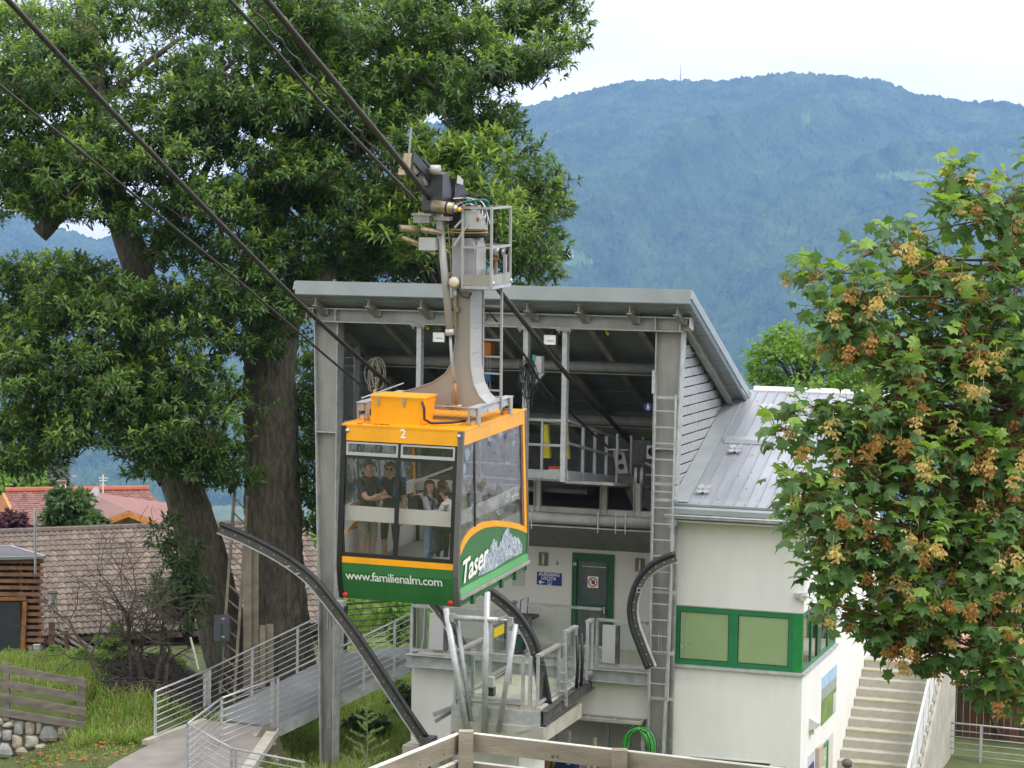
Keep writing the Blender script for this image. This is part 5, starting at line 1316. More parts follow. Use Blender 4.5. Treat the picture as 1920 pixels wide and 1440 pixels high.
for p in ((a1 + .02, b0 + .08), (a1 + .02, b1 + .03)): part('eye', MB().tube([(p[0], p[1] + .03 * cos(t), c0 + .06 + .03 * sin(t)) for t in np.linspace(0, 2 * pi, 10)], .008, 5), ALU, bk)
part('motor', MB().cyl((.86, 1.75, 2.76), (1.08, 1.75, 2.74), .085, 16), ALU, bk, True)
part('motor_band', MB().cyl((1.02, 1.75, 2.745), (1.07, 1.75, 2.74), .09, 16), BLACKST, bk, True)
part('motor_cap', MB().cyl((.87, 1.75, 2.63), (.98, 1.75, 2.62), .04, 12), RUST, bk, True)
part('upright', bx_((.93, 1.8, 2.2), (.92, 1.8, 2.68), .045), BRASS, bk); part('upright', bx_((1.12, 1.7, 2.4), (1.12, 1.7, 2.7), .05), CREAM2, bk)
hl = thing('hanger_ladder', 'pale steel ladder running from the cabin roof up to the service basket', 'ladder', (.87, 1.8, .3), FK)
for a in (.705, 1.03): part('rail', MB().box(a - .018, a + .018, 1.78, 1.82, .12, 2.2), CREAM2, hl)
rg2 = mesh_from('rung', MB().box(-.15, .15, -.013, .013, -.014, .014), CREAM2)
for k in range(7): piece('rung', rg2, hl, (.867, 1.80, .45 + k * .278))
part('foot_bar', MB().box(.7, 1.05, 1.75, 1.78, .33, .36), CREAM2, hl)

# ---------------------------------------------------------------- carriage on the track rope
cg = thing('rope_carriage', 'black and brass running gear clamped on the thick track rope above the cabin', 'carriage', (.2, 1.3, 3.2), FK)
RA = 0.0
def rp(b): return 3.979 + (b - .452) * -.4365          # height of the track rope
TD = nrm((0, 1, -.4365)); TN = nrm((0, .4365, 1))
def ob(b, up, la, lb, lc, a=0.0):
    """Box oriented along the rope: centre at rope point b raised by up."""
    c = np.array((a, b, rp(b))) + TN * up
    X = np.array((1, 0, 0)) * la / 2; Yv = TD * lb / 2; Zv = TN * lc / 2
    vs = [c + sx * X + sy * Yv + sz * Zv for sz in (-1, 1) for sx, sy in ((-1, -1), (1, -1), (1, 1), (-1, 1))]
    return vs, [(0, 3, 2, 1), (4, 5, 6, 7), (0, 1, 5, 4), (1, 2, 6, 5), (2, 3, 7, 6), (3, 0, 4, 7)]
for b in (.42, .86, 1.75, 2.15):
    c = np.array((0, b, rp(b))) + TN * .16
    part('wheel', MB().lathe([(.03, -.05), (.13, -.05), (.145, -.03), (.115, 0), (.145, .03), (.13, .05), (.03, .05)], c, 20, (1, 0, 0)), GALV_OLD, cg, True)
for a in (-.085, .085):
    part('side_plate', MB().add(*ob(.60, .20, .02, 1.0, .16, a)), BLACKST, cg)
    part('side_plate', MB().add(*ob(1.95, .20, .02, .9, .16, a)), BLACKST, cg)
part('front_plate', MB().add(*ob(.16, .12, .16, .03, .26, -.02)), BRASS, cg)
part('guard_rod', MB().cyl((.05, .14, rp(.14) + .2), (.09, .12, rp(.14) + .62), .018, 8), CREAM2, cg)
part('rope_guard', MB().add(*ob(.75, .33, .20, .5, .05, .0)), BLACKST, cg)
part('housing', MB().prism([(.95, 3.42), (1.35, 3.32), (1.42, 3.72), (1.22, 4.03), (.98, 4.0)], 'x', -.05, .30), M('dark_housing', (.055, .055, .06), .4, .3, .25, 5), cg)
part('housing_cap', MB().cyl((.0, .98, 4.07), (.24, 1.0, 4.07), .08, 16), CREAM2, cg, True)
part('rear_housing', MB().prism([(1.4, 3.4), (2.1, 3.25), (2.05, 3.65), (1.75, 3.9), (1.45, 3.93)], 'x', .02, .34), BLACKST, cg)
part('rear_cover', MB().prism([(1.45, 3.85), (1.7, 3.82), (1.72, 3.9), (1.5, 3.98)], 'x', .36, .38), GREYBOX, cg)
part('brake_cylinder', MB().cyl((.16, .90, 3.50), (.52, .90, 3.46), .095, 18), BRASS, cg, True)
part('cylinder_band', MB().cyl((.40, .90, 3.473), (.43, .90, 3.47), .10, 18), BLACKST, cg, True)
part('cylinder_head', MB().cyl((.52, .9, 3.46), (.58, .9, 3.455), .06, 12), ALU, cg, True)
part('yellow_cap', MB().cyl((.60, .88, 3.45), (.65, .88, 3.44), .035, 10), YH, cg, True)
part('lower_block', MB().box(-.15, .12, .84, 1.0, 3.22, 3.34), SADD, cg)
part('lower_plate', MB().box(-.18, .16, .82, 1.02, 3.34, 3.37), CREAM, cg)
for q in ((-.40, 3.13, -.1, 3.10, .055), (-.35, 2.98, -.05, 2.86, .038), (-.02, 3.12, .30, 3.06, .05)): part('cylinder', MB().cyl((q[0], .85, q[1]), (q[2], .95, q[3]), q[4], 14), BRASS, cg, True)
part('cylinder_mouth', MB().cyl((-.415, .845, 3.133), (-.39, .85, 3.13), .058, 14), BLACKST, cg)
part('grip_arm', MB().bar((-.3, .9, 2.95), (.15, 1.05, 2.72), .06, .06), BRASS, cg)
part('grip_box', MB().box(-.08, .20, .9, 1.1, 2.78, 2.98), GREYBOX, cg)
part('top_pin', MB().lathe([(.05, 3.36), (.05, 3.44), (.075, 3.445), (.075, 3.49), (.05, 3.50), (.04, 3.54)], (.215, 1.05, 0), 14), ALU, cg, True)
part('cross_arm', MB().box(.15, .42, .98, 1.12, 3.26, 3.32), CREAM2, cg)
part('lever', MB().bar((.48, 1.0, 2.85), (.72, 1.05, 3.22), .04, .03).bar((.50, 1.0, 3.15), (.62, 1.02, 3.28), .03, .03), ALU, cg)
part('control_box', MB().prism([(.62, 3.13), (.92, 3.13), (.92, 3.30), (.85, 3.42), (.62, 3.42)], 'y', 1.05, 1.4), GREYBOX, cg)
part('red_button', MB().ball((.88, 1.03, 3.30), .025, 8, 6), REDP, cg)
part('yoke', MB().prism([(.30, 3.12), (.80, 3.12), (.62, 3.62), (.34, 3.62)], 'y', 1.25, 1.55), BLACKST, cg)
GC = M('green_wire', (.02, .25, .15), .5)
for k in range(12):
    p0 = np.array((.45 + rnd.uniform(0, .2), 1.0 + rnd.uniform(0, .3), 3.55 + rnd.uniform(-.1, .12))); p1 = np.array((.75 + rnd.uniform(0, .35), 1.0 + rnd.uniform(0, .4), 3.25 + rnd.uniform(-.1, .2)))
    mid = (p0 + p1) / 2 + (rnd.uniform(.05, .2), 0, rnd.uniform(.08, .25))
    part('hydraulic_line', MB().tube(catmull([p0, mid, p1], 6), .012, 5), GC if k % 4 == 0 else (ALU if k % 3 == 0 else BLACKRUB), cg)
for k in range(8): part('coupling', MB().box(.55 + .05 * (k % 4), .585 + .05 * (k % 4), .95, 1.0, 3.45 + .05 * (k // 4) + .02 * (k % 3), 3.48 + .05 * (k // 4) + .02 * (k % 3)), BRASS if k % 2 else ALU, cg)
for b in (.2, 1.2): part('rope_lug', MB().add(*ob(b, -.05, .1, .08, .12, -.08)), BRASS, cg)

# ---------------------------------------------------------------- ropes
def rope(label, frame, pts, r, loc, group='ropes of the cable car'):
    return single('steel_rope', MB().tube(pts, r, 8), ROPE, label, 'rope', loc, frame, group, True)
def line_ext(p, q, t0, t1): p, q = np.array(p), np.array(q); return [p + (q - p) * t for t in np.linspace(t0, t1, 14)]
pR = [np.array(x) for x in ((-1.62, -23.5, 18.75), (-1.62, -14.597, 15.183), (-1.62, -9.042, 12.99), (-1.62, -4.781, 11.15), (-1.62, -.54, 9.41), (-1.40, 1.6, 8.45), (-1.15, 3.2, 7.6))]
rope('thick track rope carrying the cabin, running into the station mouth', FB, catmull(pR, 5), .047, (-1.62, -.5, 9.4))
pR2 = [np.array(x) for x in ((-1.38, -23, 17.3), (-1.38, -16.2, 15.0), (-1.38, -13.3, 13.9), (-1.38, -9.5, 12.6))]
rope('thin hauling rope beside the track rope, ending at the carriage', FB, catmull(pR2, 5), .026, (-1.38, -9.5, 12.6))
rope('lower hauling rope from the carriage past the green signal unit into the station', FB, catmull([np.array(x) for x in ((-1.55, -5.4, 10.75), (-1.95, -2.2, 9.85), (-2.1, -.5, 9.15), (-1.75, 1.0, 8.35), (-1.25, 1.55, 7.75))], 6), .024, (-2, -1, 9.2))
pL = [np.array(x) for x in ((-5.05, -24, 19.1), (-5.05, -15.469, 15.154), (-5.05, -11.021, 13.147), (-5.05, -5.709, 10.87), (-5.05, -1.155, 9.11), (-5.0, 2.0, 7.9))]
rope('thick empty track rope crossing the chestnut tree towards the roof corner', FB, catmull(pL, 5), .042, (-5.05, -1, 9.1))
pL2 = [np.array(x) for x in ((-5.05, -24, 17.0), (-5.05, -15.668, 13.992), (-5.05, -8.737, 11.48), (-5.05, -2.673, 9.199), (-5.05, 2.0, 7.6))]
rope('thin hauling rope below the empty track rope', FB, catmull(pL2, 5), .022, (-5.05, -2, 9.0))
# braided signal cable close to the track rope
sp_ = []
for t in np.linspace(0, 1, 160):
    p = np.array((-1.50, -23, 17.95)) * (1 - t) + np.array((-1.50, -9.4, 12.75)) * t
    sp_.append(p + np.array((.018 * cos(t * 150), 0, .018 * sin(t * 150))))
single('twisted_cable', MB().tube(sp_, .016, 5), ROPE, 'twisted thin cable running just below the thick track rope', 'cable', (-1.5, -9.4, 12.75), FB)
# ================================================================ trees
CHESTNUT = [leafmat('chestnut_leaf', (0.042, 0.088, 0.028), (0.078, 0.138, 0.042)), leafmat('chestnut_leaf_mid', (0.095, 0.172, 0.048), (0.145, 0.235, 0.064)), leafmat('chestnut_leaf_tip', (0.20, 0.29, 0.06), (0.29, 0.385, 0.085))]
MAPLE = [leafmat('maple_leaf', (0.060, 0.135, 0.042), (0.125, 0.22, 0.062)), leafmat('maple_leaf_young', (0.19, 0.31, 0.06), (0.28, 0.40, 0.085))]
SAMARA = [leafmat('maple_seed_tan', (0.50, 0.34, 0.10), (0.66, 0.50, 0.20), trans=.2), leafmat('maple_seed_brown', (0.30, 0.13, 0.035), (0.45, 0.24, 0.07), trans=.2)]
BUSH = leafmat('pale_green_foliage', (0.13, 0.24, 0.03), (0.21, 0.34, 0.055)); DULL = leafmat('mid_green_foliage', (0.040, 0.085, 0.022), (0.075, 0.135, 0.032)); CONIF = leafmat('dull_conifer_foliage', (0.045, 0.065, 0.035), (0.085, 0.11, 0.055), trans=.1)
PURPLE = leafmat('purple_foliage', (0.045, 0.012, 0.022), (0.10, 0.03, 0.045)); VINE = leafmat('vine_foliage', (0.12, 0.23, 0.03), (0.20, 0.33, 0.06))

def unit(v): return v / (np.linalg.norm(v, axis=-1, keepdims=True) + 1e-9)
def rand_unit(n, g=nrg): return unit(g.normal(size=(n, 3)))
def leaf_arrays(P, A, Nn, Ln, Wd, droop):
    """Pointed leaves: base P, along A, face normal Nn, arching down by droop; 6 points, 4 triangles each."""
    A = unit(A); S = unit(np.cross(A, Nn)); Nn = np.cross(S, A)
    Ln, Wd, droop = [np.asarray(q, float).reshape(-1, 1) * np.ones((len(P), 1)) for q in (Ln, Wd, droop)]
    dn = -Nn
    m1 = P + A * Ln * .33 + dn * droop * Ln * .10; m2 = P + A * Ln * .70 + dn * droop * Ln * .42; tip = P + A * Ln * .96 + dn * droop * Ln * .92
    up = Nn * Wd * .18
    V = np.stack([P, m1 - S * Wd * .5 + up, m1 + S * Wd * .5 + up, m2 - S * Wd * .38 + up, m2 + S * Wd * .38 + up, tip], 1)
    return V.reshape(-1, 3)
LEAF_T = np.array([(0, 2, 1), (1, 2, 4), (1, 4, 3), (3, 4, 5)])
def leaf_faces(n): return (np.arange(n)[:, None, None] * 6 + LEAF_T[None]).reshape(-1, 3)
def rosettes(C_, Ax, k, Ln, Wd, g=nrg, droop=.5, spread=.9):
    """k leaves round each twig tip."""
    n = len(C_)
    Ax = unit(Ax); ref = np.where(np.abs(Ax[:, 2:3]) < .9, np.array([[0, 0, 1.0]]), np.array([[1.0, 0, 0]]))
    X = unit(np.cross(Ax, ref)); Y_ = np.cross(Ax, X)
    j = np.arange(k); th = j * 2.39996 + g.random((n, 1)) * 6.28
    el = np.linspace(1.0, .25, k)[None] * spread + g.normal(size=(n, k)) * .12
    rad = X[:, None] * np.cos(th)[..., None] + Y_[:, None] * np.sin(th)[..., None]
    dirs = unit(rad * el[..., None] + Ax[:, None] * (1.05 - .6 * el)[..., None] + np.array((0, 0, -.10)))
    base = C_[:, None] - Ax[:, None] * (.16 * np.linspace(1, 0, k))[None, :, None]
    nor = unit(Ax[:, None] * .8 + np.array((0, 0, .7)) + g.normal(size=(n, k, 3)) * .25)
    L = Ln * (.7 + .5 * g.random((n, k)))
    return base.reshape(-1, 3), dirs.reshape(-1, 3), nor.reshape(-1, 3), L.ravel(), (L * Wd / Ln).ravel(), (droop * (.6 + .8 * g.random((n, k)))).ravel(), np.broadcast_to(j / k, (n, k)).ravel()
def foliage_obj(name, V, F, mats, mi, parent, kind='stuff'):
    off = BASE[parent]
    me = np_mesh(name, V - off, F, mats, smooth=False, midx=mi)
    o = bpy.data.objects.new(name, me); COL.objects.link(o); o.parent = parent; BASE[o] = off
    if kind: o['kind'] = kind
    return o

def trunk_mesh(pts, rads, n=28, seed=0, rough=.12, per=10):
    """Furrowed bark: a tube whose radius wavers in vertical ridges."""
    C_ = np.array(catmull(pts, per)); R = np.interp(np.linspace(0, 1, len(C_)), np.linspace(0, 1, len(rads)), rads)
    mb = MB(); mb.tube(C_, R, n)
    V = np.array(mb.v); m = len(C_)
    k = np.tile(np.arange(n), m); i = np.repeat(np.arange(m), n)
    w = (.5 - np.abs(fbm(k * .62 + 40 * seed, i * .11, 3, seed) - .5) * 2.6) * rough * (1.2 if n > 40 else 1) + (fbm(k * .4, i * .3, 2, seed + 5) - .5) * rough
    w[k == 0] = w[k == 0] * .8
    c = C_[i]; V = c + (V - c) * (1 + w)[:, None]
    mb.v = [tuple(p) for p in V]
    return mb

DENS = 1.45
def crown_points(regions, g):
    """Bough centres spread through the crown masses: (px, py, rx, ry, depth, depth spread, n)."""
    out = []
    for px, py, rx, ry, d, dd, n in regions:
        k = 0; n = int(n * DENS)
        while k < n:
            a, b = g.uniform(-1, 1, 2)
            if a * a + b * b > 1: continue
            out.append(at(px + a * rx, py + b * ry, d + g.uniform(-dd, dd))); k += 1
    return np.array(out)

# ---- the two sweet chestnuts at the left
ct = thing('chestnut_tree', 'huge sweet chestnut tree with furrowed upright trunk just beside the portal column', 'tree', tuple(at(530, 1262, 51)), FW)
ct2 = thing('chestnut_tree', 'sweet chestnut tree with a leaning forked trunk behind the wooden ladder', 'tree', tuple(at(440, 1262, 51.5)), FW)
def tpts(l, d): return [at(x, y, d + (q[0] if q else 0)) for x, y, *q in l]
k_ = 51 / FPX
part('trunk', trunk_mesh(tpts([(540, 1330), (528, 1230), (518, 1100), (512, 960), (508, 820), (505, 700), (508, 620), (500, 560)], 51), [.82, .70, .63, .60, .58, .56, .60, .50], 84, 1, .13, 22), BARK, ct, True)
def limb(parent, l, d, r0, r1, seed): return part('limb', trunk_mesh(tpts(l, d), [r0, r1], 14, seed, .12, 7), BARK, parent, True)
limb(ct, [(510, 640), (560, 560), (640, 470), (720, 380), (790, 300)], 51.3, .42, .12, 3)
limb(ct, [(500, 620), (480, 500), (520, 380), (560, 250), (600, 120), (620, -60)], 51.2, .44, .12, 4)
limb(ct, [(560, 400), (650, 300), (760, 210), (880, 160), (980, 110)], 51.5, .22, .05, 5)
limb(ct, [(720, 400), (820, 390), (900, 420), (980, 440)], 51.8, .16, .04, 6)
limb(ct, [(560, 590), (590, 520), (700, 500), (820, 480)], 52, .2, .05, 7)
part('trunk', trunk_mesh(tpts([(470, 1330), (440, 1250), (405, 1130), (370, 1000), (335, 890), (305, 780), (285, 690), (270, 600)], 51.5), [.66, .58, .52, .47, .44, .42, .42, .36], 72, 2, .13, 20), BARK, ct2, True)
limb(ct2, [(275, 620), (262, 520), (235, 430), (200, 320), (185, 200), (165, 60), (160, -80)], 51.5, .38, .20, 8)
limb(ct2, [(275, 680), (235, 620), (190, 575), (130, 545), (60, 530)], 51.3, .24, .07, 9)
limb(ct2, [(262, 520), (320, 420), (380, 330), (420, 240)], 51.8, .18, .05, 10)
limb(ct2, [(185, 200), (260, 130), (340, 70)], 51.6, .12, .04, 11)
limb(ct2, [(250, 640), (150, 720), (90, 790)], 51.2, .12, .03, 12)
part('limb_stub', trunk_mesh(tpts([(190, 300), (150, 345), (115, 395), (88, 425), (74, 440)], 51.3), [.14, .16, .18, .21, .2], 12, 13, .1, 4), BARK, ct2, True)
part('cable_strap', MB().tube([at(205, 660, 51), at(330, 672, 50.9), at(400, 665, 51), at(450, 655, 51)], .03, 6), BLACKRUB, ct2)
part('cable_strap', MB().tube([at(405 + 12 * cos(t), 663 + 12 * sin(t), 50.9) for t in np.linspace(0, 6.3, 14)], .025, 6), BLACKRUB, ct2)

g1 = np.random.default_rng(5)
R1 = [(480, 30, 150, 62, 51, 3, 16), (640, 55, 175, 100, 51.5, 3.2, 34), (850, 50, 175, 112, 52, 3, 38), (1005, 55, 72, 68, 52.5, 2, 11), (945, 138, 62, 44, 52, 2, 6), (720, 150, 185, 88, 52, 3, 32),
      (430, 150, 115, 58, 50.5, 2.5, 12), (430, 235, 135, 78, 50, 2, 18), (590, 230, 115, 105, 50.5, 2.5, 20), (640, 330, 125, 85, 51, 2.5, 18), (570, 405, 115, 82, 50, 2, 16), (430, 430, 105, 62, 49.8, 2, 8),
      (705, 440, 140, 80, 52, 2, 20), (830, 390, 105, 80, 53, 1.5, 18), (820, 490, 150, 42, 53.5, 1.2, 13), (960, 400, 62, 88, 53, 2, 12), (1000, 370, 42, 55, 53, 1.5, 6), (1008, 478, 34, 38, 53, 1.5, 5), (930, 262, 52, 44, 52.5, 2, 4),
      (520, 540, 62, 60, 50, 1.2, 11), (410, 570, 95, 62, 49.3, 1.6, 12), (470, 625, 60, 40, 49.5, 1, 4), (592, 790, 22, 175, 52.4, 1.2, 13), (590, 960, 18, 60, 53, 1, 3), (830, 215, 110, 42, 53, 2, 7), (640, 505, 90, 36, 52.5, 1.5, 8), (975, 510, 30, 22, 53.5, 1, 2)]
R2 = [(50, 90, 115, 115, 50.5, 3, 21), (240, 30, 150, 60, 51, 3, 12), (55, 250, 112, 130, 49.5, 2.5, 24), (230, 255, 160, 72, 50, 2.2, 14), (300, 350, 165, 88, 49.5, 2.2, 22), (90, 365, 135, 62, 49.5, 2, 15),
      (100, 560, 140, 62, 49.3, 2, 18), (95, 660, 140, 88, 49, 2, 22), (265, 610, 110, 72, 49, 1.5, 11), (330, 760, 140, 96, 48.6, 1.6, 26), (150, 775, 130, 70, 48.8, 1.6, 18), (55, 830, 72, 50, 48.8, 1.2, 8), (290, 852, 105, 40, 48.8, 1.2, 9),
      (385, 870, 60, 52, 48.8, 1, 6), (300, 165, 105, 70, 50.5, 2.5, 9), (-120, 300, 100, 350, 50.5, 3, 26), (340, 470, 92, 48, 50, 2, 6), (40, 525, 60, 20, 50, 1.5, 3), (120, 145, 80, 60, 51, 2, 7)]
def broadleaf_crown(tree, regs, g, kspr=26, leafL=.175, rad=.66, label=None):
    Cn = crown_points(regs, g); n = len(Cn)
    r = rad * (.75 + .5 * g.random(n))
    K = kspr
    d = rand_unit(n * K, g).reshape(n, K, 3); d[..., 2] = np.abs(d[..., 2]) * 1.0 - .35; d = unit(d)
    rr = r[:, None] * (.55 + .5 * g.random((n, K)))
    P = Cn[:, None] + d * rr[..., None] * np.array((1.15, 1.15, .72))
    Ax = unit(d * .8 + np.array((0, 0, .55)) + g.normal(size=d.shape) * .2)
    P = P.reshape(-1, 3); Ax = Ax.reshape(-1, 3); topness = d[..., 2].ravel()
    b, a, nn, L, W, dr, jf = rosettes(P, Ax, 11, leafL, .058, g, .55)
    V = leaf_arrays(b, a, nn, L, W, dr)
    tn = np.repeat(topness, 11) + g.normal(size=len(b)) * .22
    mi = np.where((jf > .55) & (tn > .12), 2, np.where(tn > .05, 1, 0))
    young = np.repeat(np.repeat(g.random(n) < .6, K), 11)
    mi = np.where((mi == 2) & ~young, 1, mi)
    # the leaves nearest the viewer are objects of their own
    dist = (b - CAM) @ CF
    vis = np.argsort(dist + g.normal(size=len(b)) * .4)[:290]
    keep = np.ones(len(b), bool); keep[vis] = False
    kidx = np.nonzero(keep)[0]
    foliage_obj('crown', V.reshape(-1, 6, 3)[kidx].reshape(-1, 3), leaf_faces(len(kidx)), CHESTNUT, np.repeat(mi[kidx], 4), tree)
    protos = []
    for m_ in range(3):
        lv = leaf_arrays(np.zeros((1, 3)), np.array([[1.0, 0, 0]]), np.array([[0, 0, 1.0]]), 1.0, .29, .55)
        protos.append(np_mesh('leaf', lv, leaf_faces(1), [CHESTNUT[m_]], False))
    for i in vis:
        A = nrm(a[i]); S_ = nrm(np.cross(A, nn[i])); N_ = np.cross(S_, A)
        Rm = Matrix(((A[0], -S_[0], N_[0], 0), (A[1], -S_[1], N_[1], 0), (A[2], -S_[2], N_[2], 0), (0, 0, 0, 1)))
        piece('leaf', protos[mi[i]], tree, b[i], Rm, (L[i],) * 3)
    # twigs from bough centre to sprays
    tw = MB()
    for i in range(n):
        for q in range(0, K, 6):
            e_ = P.reshape(n, K, 3)[i, q]; j_ = rand_unit(1, g)[0] * .12
            tw.tube([Cn[i] - (0, 0, r[i] * .5), Cn[i] * .6 + e_ * .4 + j_ - (0, 0, .08), e_ * .85 + Cn[i] * .15 - j_ * .5, e_], [.014, .010, .006, .003], 4, cap=False)
    o = part('twigs', tw, TWIG, tree); o['kind'] = 'stuff'
    return Cn
broadleaf_crown(ct, R1, g1)
broadleaf_crown(ct2, R2, g1)
# sprouts at the trunk foot
R3 = [(335, 1085, 34, 68, 49.5, .6, 7), (300, 1105, 22, 34, 49.3, .5, 3), (355, 1140, 22, 20, 49.5, .4, 2), (310, 990, 26, 20, 50, .5, 2)]
Cn = crown_points(R3, g1)
spt = thing('chestnut_sprout', 'leafy shoots sprouting at the foot of the leaning chestnut trunk', 'shrub', tuple(at(350, 1210, 50)), FW)
d = rand_unit(len(Cn) * 14, g1).reshape(len(Cn), 14, 3); P = (Cn[:, None] + d * .34).reshape(-1, 3); Ax = unit(d.reshape(-1, 3) + np.array((0, 0, .5)))
b, a, nn, L, W, dr, jf = rosettes(P, Ax, 9, .19, .055, g1)
foliage_obj('foliage', leaf_arrays(b, a, nn, L, W, dr), leaf_faces(len(b)), CHESTNUT, np.repeat(g1.choice([0, 0, 1], len(b)), 4), spt)
sm = MB()
for c in Cn: sm.tube([at(355, 1215, 50), (c + at(350, 1190, 50)) / 2 + (.1, 0, 0), c], [.03, .02, .008], 5, cap=False)
part('stem', sm, TWIG, spt)

# ---- pale young chestnut shoots rising behind the carriage
R4 = [(800, 320, 55, 55, 48.7, .6, 6), (870, 330, 70, 60, 48.8, .6, 9), (850, 420, 80, 60, 48.8, .6, 8), (760, 420, 50, 60, 48.7, .6, 4), (930, 400, 40, 60, 48.9, .5, 4), (800, 480, 50, 30, 48.7, .4, 3)]
ysh = thing('young_chestnut', 'pale green young chestnut crown rising above the station roof behind the carriage', 'tree', tuple(at(840, 640, 51)), FW)
Cn = crown_points(R4, g1)
d = rand_unit(len(Cn) * 16, g1).reshape(len(Cn), 16, 3); d[..., 2] = np.abs(d[..., 2]); P = (Cn[:, None] + d * .55).reshape(-1, 3); Ax = unit(d.reshape(-1, 3) * .6 + np.array((0, 0, .8)))
b, a, nn, L, W, dr, jf = rosettes(P, Ax, 12, .24, .055, g1, .7)
foliage_obj('crown', leaf_arrays(b, a, nn, L, W, dr), leaf_faces(len(b)), CHESTNUT, np.repeat(np.where(jf > .45, 2, 1), 4), ysh)
sm = MB()
for c in Cn: sm.tube([at(845, 640, 54), (c + at(845, 560, 54)) / 2, c + (0, 0, .4)], [.05, .03, .01], 5, cap=False)
part('limb', sm, TWIG, ysh)
part('trunk', trunk_mesh([at(842, 1000, 54), at(842, 800, 54), at(845, 620, 54)], [.1, .08, .06], 10, 3), TWIG, ysh, True)

# ---- the sycamore maple close on the right, hung with seeds
g2 = np.random.default_rng(21)
mp_ = thing('maple_tree', 'sycamore maple with big lobed leaves and tan hanging seed clusters', 'tree', tuple(at(2120, 1500, 17)), FW)
root = at(2120, 1640, 17)
part('trunk', trunk_mesh([root, at(2110, 1300, 17), at(2080, 1000, 17.1), at(2040, 740, 17.2), at(2000, 480, 17.2), at(1960, 330, 17.2)], [.17, .15, .12, .09, .05, .02], 16, 4, .06, 8), BARK, mp_, True)
MR = [(1795, 330, 26, 22, 17, .25, 3), (1800, 395, 46, 36, 17, .4, 8), (1880, 395, 55, 45, 17.1, .5, 11), (1700, 452, 44, 26, 16.8, .3, 6), (1620, 480, 26, 18, 16.6, .2, 2), (1525, 515, 34, 26, 16.5, .25, 5), (1560, 580, 44, 28, 16.5, .3, 5),
      (1640, 570, 80, 42, 16.7, .5, 11), (1755, 545, 80, 66, 16.9, .6, 20), (1870, 530, 75, 80, 17.1, .7, 26), (1625, 650, 76, 44, 16.6, .45, 13), (1740, 660, 95, 70, 16.8, .6, 29), (1870, 680, 75, 80, 17, .7, 29),
      (1560, 790, 60, 32, 16.5, .3, 8), (1480, 800, 30, 24, 16.3, .2, 4), (1660, 770, 85, 60, 16.6, .5, 23), (1780, 790, 85, 70, 16.8, .6, 28), (1880, 800, 60, 80, 17, .7, 24),
      (1500, 905, 46, 30, 16.3, .25, 7), (1540, 960, 72, 44, 16.4, .4, 12), (1650, 890, 85, 65, 16.5, .5, 25), (1770, 900, 85, 75, 16.7, .6, 29), (1880, 920, 60, 80, 16.9, .7, 25),
      (1550, 1045, 66, 46, 16.4, .35, 13), (1650, 1030, 80, 65, 16.5, .5, 23), (1770, 1030, 85, 80, 16.6, .6, 29), (1880, 1050, 60, 85, 16.8, .7, 25),
      (1600, 1130, 44, 34, 16.4, .3, 7), (1690, 1150, 70, 60, 16.5, .4, 17), (1790, 1170, 70, 75, 16.6, .5, 22), (1880, 1180, 60, 85, 16.7, .6, 22), (1660, 1215, 40, 22, 16.4, .25, 4), (1760, 1225, 40, 22, 16.5, .25, 4), (1850, 1270, 48, 36, 16.5, .3, 7), (1910, 1290, 40, 40, 16.6, .4, 6),
      (2010, 600, 110, 200, 17.2, 1.0, 34), (2020, 950, 110, 250, 17.2, 1.0, 40), (1990, 1250, 80, 90, 17, .7, 12), (1950, 350, 60, 80, 17.2, .6, 8)]
DENS = 1.0
Cn = crown_points(MR, g2)
# one lobed leaf, about 15 cm across: centre fan, slightly folded and drooping
lob = [(0, -.46, 0), (.16, -.40, 0), (.40, -.44, -.06), (.30, -.20, -.02), (.56, .02, -.10), (.33, .10, -.02), (.30, .22, -.02), (.12, .24, .0), (0, .58, -.13)]
outl = [(x, y, z) for x, y, z in lob] + [(-x, y, z) for x, y, z in lob[-2:0:-1]]
LV = np.array([(0, -.12, .035)] + outl); LT = np.array([(0, i + 1, (i + 1) % len(outl) + 1) for i in range(len(outl))])
nb_ = len(Cn); K = 12
d = rand_unit(nb_ * K, g2).reshape(nb_, K, 3); d[..., 2] = d[..., 2] * .8 + .15; d = unit(d)
P = Cn[:, None] + d * (.10 + .13 * g2.random((nb_, K, 1)))
P = P.reshape(-1, 3); dd_ = d.reshape(-1, 3)
tipd = unit(dd_ * .9 + np.array((0, 0, -.35)) + g2.normal(size=P.shape) * .25)          # leaf points outward and down
nor = unit(dd_ * .45 + np.array((0.0, -.15, .85)) + g2.normal(size=P.shape) * .28)
S_ = unit(np.cross(tipd, nor)); N_ = np.cross(S_, tipd)
sz = .075 + .075 * g2.random(len(P)); zf_ = g2.uniform(.3, 2.4, len(P))
Vv = P[:, None] + (S_[:, None] * LV[None, :, 0:1] + tipd[:, None] * LV[None, :, 1:2] + N_[:, None] * (LV[None, :, 2:3] * zf_[:, None, None])) * sz[:, None, None]
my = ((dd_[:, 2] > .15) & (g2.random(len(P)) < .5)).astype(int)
dist = (P - CAM) @ CF
inview = (np.abs((P - CAM) @ CR / dist) < 965 / FPX)
order = np.argsort(np.where(inview, dist, 99) + g2.normal(size=len(P)) * .15)[:295]
keep = np.ones(len(P), bool); keep[order] = False; kid = np.nonzero(keep)[0]
nv, ntri = len(LV), len(LT)
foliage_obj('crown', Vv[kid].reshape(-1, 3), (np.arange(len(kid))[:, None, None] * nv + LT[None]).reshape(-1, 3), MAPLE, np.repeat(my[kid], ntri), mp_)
mleaf = [np_mesh('leaf', LV, LT, [m_], False) for m_ in MAPLE]
